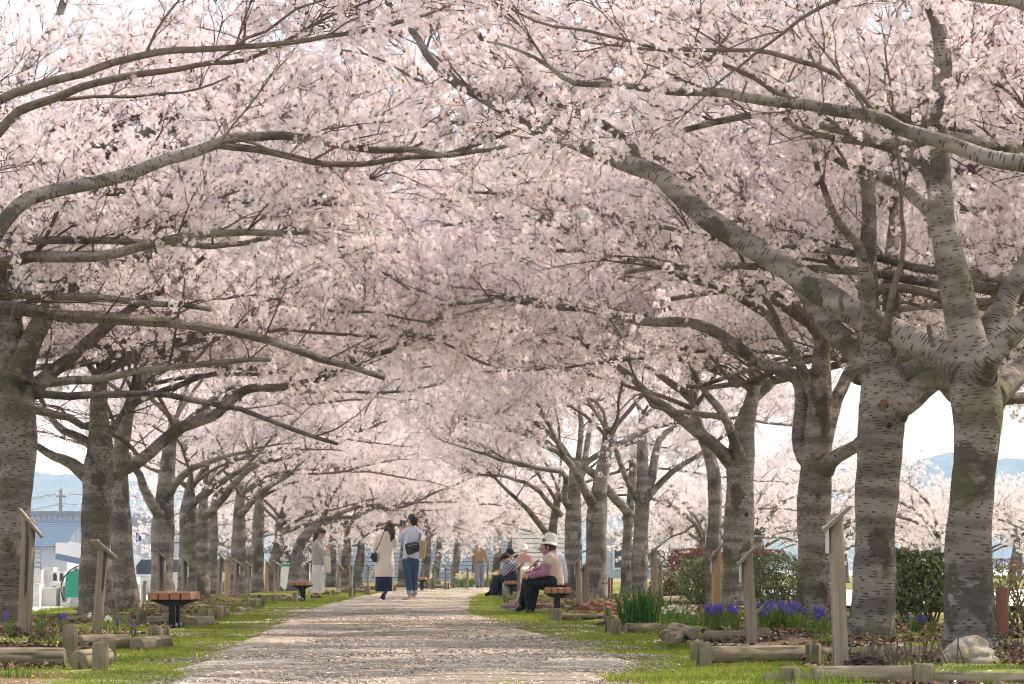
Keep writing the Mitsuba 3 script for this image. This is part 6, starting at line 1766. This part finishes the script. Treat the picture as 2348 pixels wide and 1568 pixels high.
for x, y, lb, dy in ((1403, 318, 'black phone held up by the left hand of the man in blue', 0.20), (1437, 322, 'black phone held up by the right hand of the man in blue', 0.29)):
    g = thing('phone', lb, 'phone')
    part(g, 'case', moved(bevel_box(34 * u, 0.010, 84 * u, 0.004), shift(*C(x, y, dy)) @ np.array([[1, 0, 0.12, 0], [0, 1, 0, 0], [-0.12, 0, 1, 0], [0, 0, 0, 1.0]])), 'black_metal')
    part(g, 'screen', moved(bevel_box(29 * u, 0.003, 72 * u, 0.001), shift(*C(x, y, dy - 0.0075)) @ np.array([[1, 0, 0.12, 0], [0, 1, 0, 0], [-0.12, 0, 1, 0], [0, 0, 0, 1.0]])), 'dark_glass')

# old man walking towards the viewer
d = 93.0; C = crop(1054.3, 1174.6, d); u = unit(d)
k = thing('person', 'person in grey cap, yellow checked shirt and grey trousers walking towards the viewer', 'person')
HB, P = head_bones(C(277, 462), (-0.1, -1, 0), 1.0, 0.05)
body = HB + [(C(273, 520), 0.055, C(276, 490), 0.052), (C(270, 560), 0.085, C(266, 690), 0.085), (C(265, 560), 0.07, C(208, 560), 0.05), (C(208, 560), 0.05, C(183, 640), 0.034), (C(275, 560), 0.07, C(336, 560), 0.05), (C(336, 560), 0.05, C(372, 640), 0.036), (C(372, 640), 0.036, C(385, 690), 0.034), (C(266, 690), 0.085, C(240, 880, -0.05), 0.06), (C(240, 880, -0.05), 0.06, C(252, 1030, -0.03), 0.045), (C(266, 690), 0.085, C(302, 880, 0.08), 0.06), (C(302, 880, 0.08), 0.06, C(297, 1025, 0.1), 0.045), (C(183, 640), 0.034, C(187, 695), 0.027), (C(385, 690), 0.034, C(402, 738), 0.027)]
body += hand(C(187, 695), C(190, 730) - C(187, 695), np.array([1.0, 0, 0]), 1.0, 0.35) + hand(C(402, 738), C(412, 770) - C(402, 738), np.array([-1.0, 0, 0]), 1.0, 0.35, -1)
part(k, 'body', blob(body), 'skin', True); face_bits(k, P)
part(k, 'shirt', cloth([(C(274, 512), 28 * u), (C(272, 535), 74 * u), (C(268, 600), 74 * u), (C(264, 685), 62 * u)], 0.62, [(C(208, 545), 0.075, C(184, 640), 0.058), (C(184, 640), 0.058, C(187, 690), 0.048), (C(336, 545), 0.075, C(372, 640), 0.058), (C(372, 640), 0.058, C(398, 730), 0.046)], fold=0.024, seed=10), 'check_yellow', True)
part(k, 'belt', cloth([(C(264, 688), 60 * u), (C(264, 700), 60 * u)], 0.66, [], 0.03, 2), 'black_cloth', True)
part(k, 'trousers', cloth([(C(264, 705), 62 * u), (C(264, 760), 64 * u)], 0.66, [(C(232, 750), 0.105, C(240, 880, -0.05), 0.085), (C(240, 880, -0.05), 0.085, C(252, 1020, -0.05), 0.07), (C(296, 750), 0.105, C(302, 880, 0.08), 0.085), (C(302, 880, 0.08), 0.085, C(297, 1022, 0.1), 0.07)], fold=0.03, seed=11), 'trouser_grey', True)
part(k, 'cap', blob([(P(-0.02, 0, 0.07), 0.092, P(0.01, 0, 0.075), 0.088), (P(0.10, -0.05, 0.065), 0.014, P(0.10, 0.05, 0.065), 0.014), (P(0.13, -0.02, 0.05), 0.012, P(0.13, 0.02, 0.05), 0.012), (P(0.06, 0, 0.07), 0.04, P(0.13, 0, 0.055), 0.014)]), 'cap_grey', True)
shoe(k, C(252, 1040, -0.02), C(244, 1048, -0.20), 'leather_dark', 0.04, 0.042, 'sole_light'); shoe(k, C(297, 1036, 0.12), C(296, 1046, -0.06), 'leather_dark', 0.04, 0.042, 'sole_light')

# man in plaid on the far bench, a companion with a dark hat beyond him
d = 64.5; C = crop(1054.3, 1174.6, d); u = unit(d)
k = thing('person', 'person in dark cap, plaid shirt and navy trousers bent forward on the bench', 'person')
HB, P = head_bones(C(640, 655), (-1, -0.25, 0), 1.0, 0.5)
body = HB + [(C(705, 705), 0.055, C(665, 680), 0.052), (C(740, 760), 0.085, C(765, 880), 0.085), (C(735, 750), 0.06, C(640, 850, -0.085), 0.04), (C(735, 750), 0.06, C(620, 850, 0.1), 0.04), (C(705, 705), 0.055, C(740, 760), 0.08), (C(765, 880), 0.08, C(505, 935, -0.10), 0.06), (C(505, 935, -0.10), 0.06, C(430, 1100, -0.05), 0.04), (C(765, 880, 0.05), 0.08, C(540, 935, 0.10), 0.06), (C(540, 935, 0.10), 0.06, C(545, 1110, 0.10), 0.04), (C(640, 850, -0.085), 0.040, C(590, 890, -0.085), 0.028), (C(620, 850, 0.1), 0.04, C(585, 888, 0.05), 0.028), (C(430, 1100, -0.05), 0.04, C(415, 1135, -0.05), 0.034)]
body += hand(C(590, 890, -0.12), C(552, 905) - C(590, 890), np.array([0, 0.3, -1.0]), 1.0, 0.5) + hand(C(585, 888, 0.05), C(550, 905) - C(585, 888), np.array([0, -0.3, -1.0]), 1.0, 0.5, -1)
part(k, 'body', blob(body), 'skin', True); face_bits(k, P)
part(k, 'shirt', cloth([(C(700, 705), 62 * u), (C(728, 745), 78 * u), (C(748, 820), 78 * u), (C(762, 880), 74 * u)], 0.85, [(C(712, 730, -0.15), 0.072, C(648, 838, -0.16), 0.058), (C(648, 838, -0.16), 0.058, C(618, 868, -0.14), 0.05), (C(710, 735, 0.14), 0.07, C(625, 840, 0.12), 0.055)], fold=0.024, seed=12), 'check_navy', True)
part(k, 'trousers', cloth([], 1, [(C(762, 895, -0.09), 0.115, C(505, 930, -0.10), 0.085), (C(505, 930, -0.10), 0.085, C(450, 1110, -0.08), 0.085), (C(762, 895, 0.09), 0.115, C(540, 930, 0.10), 0.085), (C(540, 930, 0.10), 0.085, C(545, 1115, 0.10), 0.085), (C(762, 880, -0.09), 0.11, C(762, 880, 0.09), 0.11)], fold=0.025, seed=13), 'navy_cloth', True)
part(k, 'cap', blob([(P(-0.03, 0, 0.06), 0.094, P(0.01, 0, 0.065), 0.09), (P(0.10, -0.05, 0.055), 0.014, P(0.10, 0.05, 0.055), 0.014), (P(0.06, 0, 0.06), 0.04, P(0.15, 0, 0.04), 0.014)]), 'cap_dark', True)
shoe(k, C(440, 1128, -0.08), C(365, 1146, -0.10), 'black_cloth', 0.04, 0.04); shoe(k, C(540, 1128, 0.10), C(475, 1144, 0.08), 'black_cloth', 0.04, 0.04)
d = 65.3; C = crop(1054.3, 1174.6, d)
k = thing('person', 'person in dark brimmed hat and pale mask seated beyond the man in plaid', 'person')
HB, P = head_bones(C(692, 598), (-0.7, -0.7, 0), 0.97, 0.0)
body = HB + [(C(705, 680), 0.05, C(698, 640), 0.05), (C(715, 740), 0.085, C(735, 880), 0.085), (C(705, 680), 0.05, C(715, 740), 0.08), (C(710, 730), 0.06, C(650, 720), 0.045), (C(650, 720), 0.045, C(600, 800, -0.05), 0.04), (C(735, 880), 0.08, C(640, 930), 0.06), (C(640, 930), 0.06, C(650, 1110), 0.04), (C(600, 800, -0.05), 0.04, C(550, 850, -0.05), 0.028)]
body += hand(C(550, 850, -0.05), np.array([-1.0, 0, -0.4]), np.array([0, 0, -1.0]), 0.95, 0.5)
part(k, 'body', blob(body), 'skin', True); face_bits(k, P, 0.97, False)
part(k, 'jacket', cloth([(C(702, 672), 50 * u), (C(705, 705), 80 * u), (C(722, 800), 80 * u), (C(735, 890), 80 * u)], 0.75, [(C(650, 710), 0.07, C(608, 800, -0.05), 0.056), (C(608, 800, -0.05), 0.056, C(565, 840, -0.05), 0.046)], fold=0.024, seed=14), 'denim_light', True)
part(k, 'hat', blob([(P(-0.01, 0, 0.08), 0.095, P(0.0, 0, 0.10), 0.085)] + [(P(0.13 * math.cos(a), 0.13 * math.sin(a), 0.055), 0.012, P(0.13 * math.cos(a + 0.6), 0.13 * math.sin(a + 0.6), 0.055), 0.012) for a in np.arange(0, 6.28, 0.6)] + [(P(0, 0, 0.065), 0.09, P(0.11 * math.cos(a), 0.11 * math.sin(a), 0.056), 0.014) for a in np.arange(0, 6.28, 0.6)]), 'cap_dark', True)
part(k, 'mask', blob([(P(0.075, -0.03, -0.045), 0.03, P(0.075, 0.03, -0.045), 0.03), (P(0.085, 0, -0.03), 0.026, P(0.06, 0, -0.08), 0.03)], 0.015, 4), 'hat_white', True)
part(k, 'jeans', cloth([], 1, [(C(735, 895), 0.115, C(640, 925), 0.085), (C(640, 925), 0.085, C(650, 1105), 0.065), (C(735, 895, 0.2), 0.11, C(660, 925, 0.2), 0.08), (C(660, 925, 0.2), 0.08, C(680, 1100, 0.2), 0.06)], fold=0.02, seed=15), 'denim_light', True)
shoe(k, C(650, 1118), C(600, 1130), 'leather_dark', 0.04, 0.04)

# woman in pink with white sun hat, another behind
d = 68.5; C = crop(1054.3, 1174.6, d); u = unit(d)
k = thing('person', 'person in white sun hat, white mask and dusty pink sweater, sitting behind the signposts', 'person')
HB, P = head_bones(C(886, 535), (-0.6, -0.8, 0), 1.0, 0.05)
body = HB + [(C(900, 600), 0.05, C(892, 570), 0.05), (C(905, 650), 0.085, C(930, 760), 0.085), (C(900, 600), 0.05, C(905, 650), 0.08), (C(895, 650), 0.06, C(842, 640), 0.045), (C(842, 640), 0.045, C(820, 690, -0.1), 0.036), (C(915, 650), 0.06, C(972, 640), 0.045), (C(972, 640), 0.045, C(990, 690), 0.036), (C(820, 690, -0.1), 0.036, C(822, 730, -0.15), 0.028), (C(990, 690), 0.036, C(985, 740, -0.1), 0.028)]
body += hand(C(822, 730, -0.15), np.array([0.3, -0.6, -0.5]), np.array([0, 0, -1.0]), 0.95, 0.5) + hand(C(985, 740, -0.1), np.array([-0.3, -0.6, -0.5]), np.array([0, 0, -1.0]), 0.95, 0.5, -1)
part(k, 'body', blob(body), 'skin', True); face_bits(k, P, 1.0, False)
part(k, 'sweater', cloth([(C(903, 592), 38 * u), (C(905, 620), 84 * u), (C(910, 690), 80 * u), (C(920, 720), 76 * u)], 0.68, [(C(840, 630), 0.07, C(820, 700, -0.1), 0.06), (C(975, 625), 0.07, C(990, 710, -0.03), 0.06)], fold=0.024, seed=16), 'knit_pink', True)
part(k, 'collar', blob([(C(885, 590, -0.03), 0.05, C(922, 590, 0.0), 0.05)], 0.02, 3), 'cap_dark', True)
part(k, 'trousers', cloth([(C(930, 730), 78 * u), (C(935, 790), 84 * u)], 0.8, [(C(920, 800), 0.11, C(880, 820, -0.38), 0.08), (C(880, 820, -0.38), 0.08, C(880, 1000, -0.38), 0.06), (C(960, 800), 0.11, C(950, 820, -0.38), 0.08), (C(950, 820, -0.38), 0.08, C(950, 1000, -0.38), 0.06)], fold=0.02, seed=17), 'canvas_white', True)
brim = [(P(0, 0, 0.06), 0.09, P(0.12 * math.cos(a), 0.12 * math.sin(a), 0.03), 0.013) for a in np.arange(0, 6.28, 0.5)]
part(k, 'sun_hat', blob([(P(-0.01, 0, 0.07), 0.098, P(0.0, 0, 0.10), 0.085)] + brim), 'hat_white', True)
part(k, 'mask', blob([(P(0.075, -0.035, -0.045), 0.032, P(0.075, 0.035, -0.045), 0.032), (P(0.088, 0, -0.03), 0.026, P(0.06, 0, -0.08), 0.032)], 0.015, 4), 'hat_white', True)
d = 71.5; C = crop(1054.3, 1174.6, d)
k = thing('person', 'person with dark hair peeping out left of the dusty pink sweater', 'person')
HB, P = head_bones(C(797, 655), (-0.2, -1, 0), 0.95, 0.1)
part(k, 'body', blob(HB + [(C(799, 730), 0.05, C(798, 690), 0.05), (C(799, 730), 0.05, C(800, 780), 0.08), (C(800, 780), 0.085, C(800, 900), 0.085)]), 'skin', True); face_bits(k, P, 0.95)
part(k, 'hair', blob([(P(-0.03, 0, 0.045), 0.092, P(0.0, 0, 0.055), 0.088), (P(-0.03, -0.06, -0.03), 0.05, P(-0.03, 0.06, -0.03), 0.05)]), 'hair_black', True)
part(k, 'sweater', cloth([(C(799, 718), 40 * u), (C(799, 745), 82 * u), (C(800, 830), 80 * u), (C(800, 920), 80 * u)], 0.68, [(C(740, 755), 0.07, C(735, 860, -0.1), 0.06), (C(860, 755), 0.07, C(865, 860, -0.1), 0.06)], fold=0.024, seed=18), 'maroon_cloth', True)
part(k, 'skirt', cloth([(C(800, 910), 84 * u), (C(800, 1040, -0.2), 92 * u)], 0.8, [(C(770, 920), 0.1, C(770, 930, -0.35), 0.08), (C(830, 920), 0.1, C(830, 930, -0.35), 0.08)], fold=0.02, seed=19), 'navy_cloth', True)

# woman in the white hat, her companion in blue behind
d = 41.2; C = crop(1054.3, 1174.6, d); u = unit(d)
k = thing('person', 'person in ribbed white hat, beige vest and purple sleeves sitting with folded hands', 'person')
HB, P = head_bones(C(1212, 492), (-1, -0.12, 0), 1.0, 0.22)
body = HB + [(C(1240, 590), 0.055, C(1222, 540), 0.054), (C(1275, 640), 0.085, C(1300, 930), 0.085), (C(1240, 590), 0.055, C(1275, 640), 0.08), (C(1265, 640), 0.06, C(1235, 675, -0.17), 0.045), (C(1235, 675, -0.17), 0.045, C(1160, 845, -0.20), 0.042), (C(1160, 845, -0.20), 0.042, C(1000, 872, -0.16), 0.034), (C(1265, 640), 0.06, C(1225, 675, 0.15), 0.045), (C(1225, 675, 0.15), 0.045, C(1130, 800, 0.18), 0.04), (C(1130, 800, 0.18), 0.04, C(1030, 815, 0.10), 0.034), (C(1290, 930), 0.085, C(960, 975, -0.10), 0.06), (C(960, 975, -0.10), 0.06, C(1000, 1340, -0.10), 0.04), (C(1290, 930, 0.05), 0.085, C(935, 985, 0.06), 0.06), (C(935, 985, 0.06), 0.06, C(885, 1290, 0.04), 0.04), (C(1000, 872, -0.16), 0.034, C(962, 872, -0.15), 0.029), (C(1030, 815, 0.10), 0.034, C(985, 822, 0.05), 0.029)]
body += hand(C(968, 872, -0.15), C(885, 880) - C(968, 872), np.array([0.1, 0.7, -0.8]), 1.0, 0.55) + hand(C(985, 822, 0.05), C(890, 862) - C(985, 822), np.array([-0.1, -0.5, -0.8]), 1.0, 0.5, -1)
part(k, 'body', blob(body, 0.018), 'skin', True); face_bits(k, P)
part(k, 'vest', cloth([(C(1262, 570), 72 * u), (C(1270, 625), 118 * u), (C(1285, 760), 140 * u), (C(1295, 900), 152 * u), (C(1300, 990), 152 * u)], 0.95, [(C(1255, 630, -0.15), 0.078, C(1222, 690, -0.18), 0.072), (C(1255, 630, 0.15), 0.075, C(1215, 690, 0.18), 0.07)], 0.018, fold=0.016, seed=20, cut=C(0, 1008)[2]), 'vest_beige', True)
part(k, 'sleeve', cloth([], 1, [(C(1235, 665, -0.17), 0.066, C(1160, 845, -0.20), 0.058), (C(1160, 845, -0.20), 0.060, C(985, 880, -0.16), 0.046)], 0.018, fold=0.02, seed=21), 'sleeve_purple', True)
part(k, 'sleeve', cloth([], 1, [(C(1225, 665, 0.17), 0.064, C(1130, 800, 0.18), 0.054), (C(1130, 800, 0.18), 0.054, C(1010, 818, 0.08), 0.042)], 0.018, fold=0.02, seed=22), 'sleeve_purple', True)
part(k, 'scarf', blob([(C(1215, 560, -0.04), 0.055, C(1262, 555, 0.0), 0.06), (C(1190, 580, -0.02), 0.03, C(1230, 560, 0.04), 0.055)], 0.02, 4), 'sleeve_purple', True)
part(k, 'trousers', cloth([], 1, [(C(1255, 985, -0.10), 0.115, C(955, 965, -0.10), 0.085), (C(955, 965, -0.10), 0.088, C(985, 1300, -0.10), 0.080), (C(1255, 985, 0.10), 0.115, C(935, 975, 0.06), 0.085), (C(935, 975, 0.06), 0.085, C(880, 1250, 0.04), 0.065), (C(1260, 970, -0.1), 0.11, C(1260, 970, 0.1), 0.11)], 0.02, fold=0.022, seed=23), 'black_cloth', True)
shoe(k, C(1010, 1365, -0.10), C(925, 1378, -0.12), 'cap_dark', 0.05, 0.036); shoe(k, C(890, 1310, 0.04), C(800, 1350, 0.02), 'leather_dark', 0.05, 0.038, 'leather_dark')
part(k, 'hair', blob([(P(-0.04, 0, 0.02), 0.092, P(-0.01, 0, 0.03), 0.09), (P(-0.03, -0.055, -0.02), 0.04, P(-0.03, 0.055, -0.02), 0.04)]), 'hair_brown', True)
hc = C(1250, 430); ang = np.linspace(0, 2 * np.pi, 49)
prof = [(0.155, -0.012), (0.150, 0.004), (0.125, 0.012), (0.105, 0.022), (0.099, 0.05), (0.094, 0.09), (0.086, 0.125), (0.066, 0.148), (0.03, 0.157), (0.0, 0.158)]
pr = np.array(prof); t = np.linspace(0, 1, 60); sd = np.linspace(0, 1, len(pr))
R_, Z_ = np.interp(t, sd, pr[:, 0]), np.interp(t, sd, pr[:, 1])
R_ = R_ + 0.0022 * np.sin(t * 150)
V = np.stack([R_[:, None] * np.cos(ang) * 1.06, R_[:, None] * np.sin(ang) * 0.95, Z_[:, None] + 0 * ang - 0.02 * np.maximum(0, R_[:, None] - 0.1) / 0.05 * np.abs(np.cos(ang))], -1).reshape(-1, 3)
i, j = np.meshgrid(np.arange(59), np.arange(48), indexing='ij'); a = i * 49 + j
Q = np.stack([a, a + 1, a + 50, a + 49], -1).reshape(-1, 4)
part(k, 'hat', (V @ np.array([[math.cos(0.16), 0, -math.sin(0.16)], [0, 1, 0], [math.sin(0.16), 0, math.cos(0.16)]]) + hc, np.vstack([Q[:, [0, 1, 2]], Q[:, [0, 2, 3]]])), 'hat_white', True)
rs = Soup()
for q in range(10):
    a = q * 2.4; rr = 0.006 + 0.0025 * q
    m = trimesh.creation.icosphere(subdivisions=1, radius=0.013); m.apply_scale([1, 0.5, 1]); m.apply_translation(C(1172, 390, -0.07) + [rr * math.cos(a), -0.004 * (10 - q) * 0.3, rr * math.sin(a)])
    rs.tm(m)
part(k, 'hat_flower', rs.mesh(), 'rose_grey', True)
d = 41.9; C = crop(1054.3, 1174.6, d); u = unit(d)
k = thing('person', 'person in light blue shirt and teal visor mostly hidden behind the beige vest', 'person')
HB, P = head_bones(C(1235, 495), (-1, -0.05, 0), 1.0, 0.1)
body = HB + [(C(1290, 600), 0.055, C(1255, 550), 0.054), (C(1340, 680), 0.085, C(1370, 930), 0.085), (C(1290, 600), 0.055, C(1340, 680), 0.08), (C(1370, 930), 0.085, C(1010, 985, 0.05), 0.06), (C(1010, 985, 0.05), 0.06, C(860, 1120, 0), 0.05), (C(860, 1120, 0), 0.05, C(790, 1250, 0), 0.035)]
part(k, 'body', blob(body), 'skin', True); face_bits(k, P)
part(k, 'shirt', cloth([(C(1300, 585), 76 * u), (C(1340, 650), 128 * u), (C(1375, 790), 122 * u), (C(1395, 960), 108 * u)], 0.9, [(C(1300, 650, -0.1), 0.07, C(1200, 800, -0.12), 0.06), (C(1200, 800, -0.12), 0.06, C(1080, 850, -0.1), 0.05)], 0.018, fold=0.026, seed=24, cut=C(0, 985)[2]), 'shirt_blue', True)
part(k, 'trousers', cloth([], 1, [(C(1350, 985), 0.115, C(1010, 975, 0.05), 0.085), (C(1010, 975, 0.05), 0.085, C(820, 1205, 0.02), 0.055), (C(1350, 985, 0.2), 0.11, C(1050, 980, 0.2), 0.085), (C(1050, 980, 0.2), 0.085, C(1010, 1290, 0.2), 0.06), (C(1350, 980), 0.11, C(1350, 980, 0.2), 0.11)], 0.02, fold=0.02, seed=25), 'maroon_cloth', True)
shoe(k, C(755, 1320, 0), C(580, 1300, -0.03), 'sneaker_pink', 0.06, 0.040, 'sole_light'); shoe(k, C(1010, 1365, 0.2), C(930, 1378, 0.2), 'cap_dark', 0.05, 0.036)
part(k, 'hair', blob([(P(-0.035, 0, 0.04), 0.094, P(0, 0, 0.045), 0.09)]), 'hair_black', True)
a = np.linspace(-1.2, 1.2, 13)
V = np.vstack([[P(0.088 * math.cos(q) + 0.01, 0.095 * math.sin(q), 0.035) for q in a], [P((0.088 + 0.095 * max(0, math.cos(q))) * math.cos(q) + 0.01, 0.13 * math.sin(q), -0.02) for q in a]])
i = np.arange(12)
part(k, 'visor', (V, np.vstack([np.stack([i, i + 1, i + 14], 1), np.stack([i, i + 14, i + 13], 1)])), 'visor_teal', True)
part(k, 'visor_band', tube(np.array([P(0.096 * math.cos(q), 0.096 * math.sin(q), 0.04) for q in np.linspace(0, 6.28, 30)]), 0.012, 6)[:2], 'visor_teal', True)
g = thing('belongings', 'brown crumpled pouch lying on the bench behind the woman in the white hat', 'pouch')
part(g, 'pouch', blob([(px(1295, 1346, 41.0) + [0, 0, 0.012], 0.03, px(1306, 1346, 41.2) + [0, 0, 0.01], 0.028), (px(1288, 1346, 41.1) + [0, 0, 0.01], 0.025, px(1300, 1346, 41.4) + [0, 0, 0.01], 0.03)], 0.015, 3), 'cap_dark', True)
if HAZE:
    scene['air'] = {'type': 'homogeneous', 'albedo': rgb(0.93, 0.95, 0.97), 'sigma_t': rgb(*HAZE)}
    scene['haze'] = {'type': 'cube', 'to_world': T().translate([0, 3500, 210]).scale([6500, 5500, 213]), 'bsdf': {'type': 'null'}, 'interior': {'type': 'ref', 'id': 'air'}}
    labels['haze'] = {'kind': 'stuff', 'label': 'thin bluish haze in the air over the whole scene', 'category': 'haze'}
    camera['medium'] = {'type': 'ref', 'id': 'air'}
print('sprays', SPRAY_COUNT, len(scene))
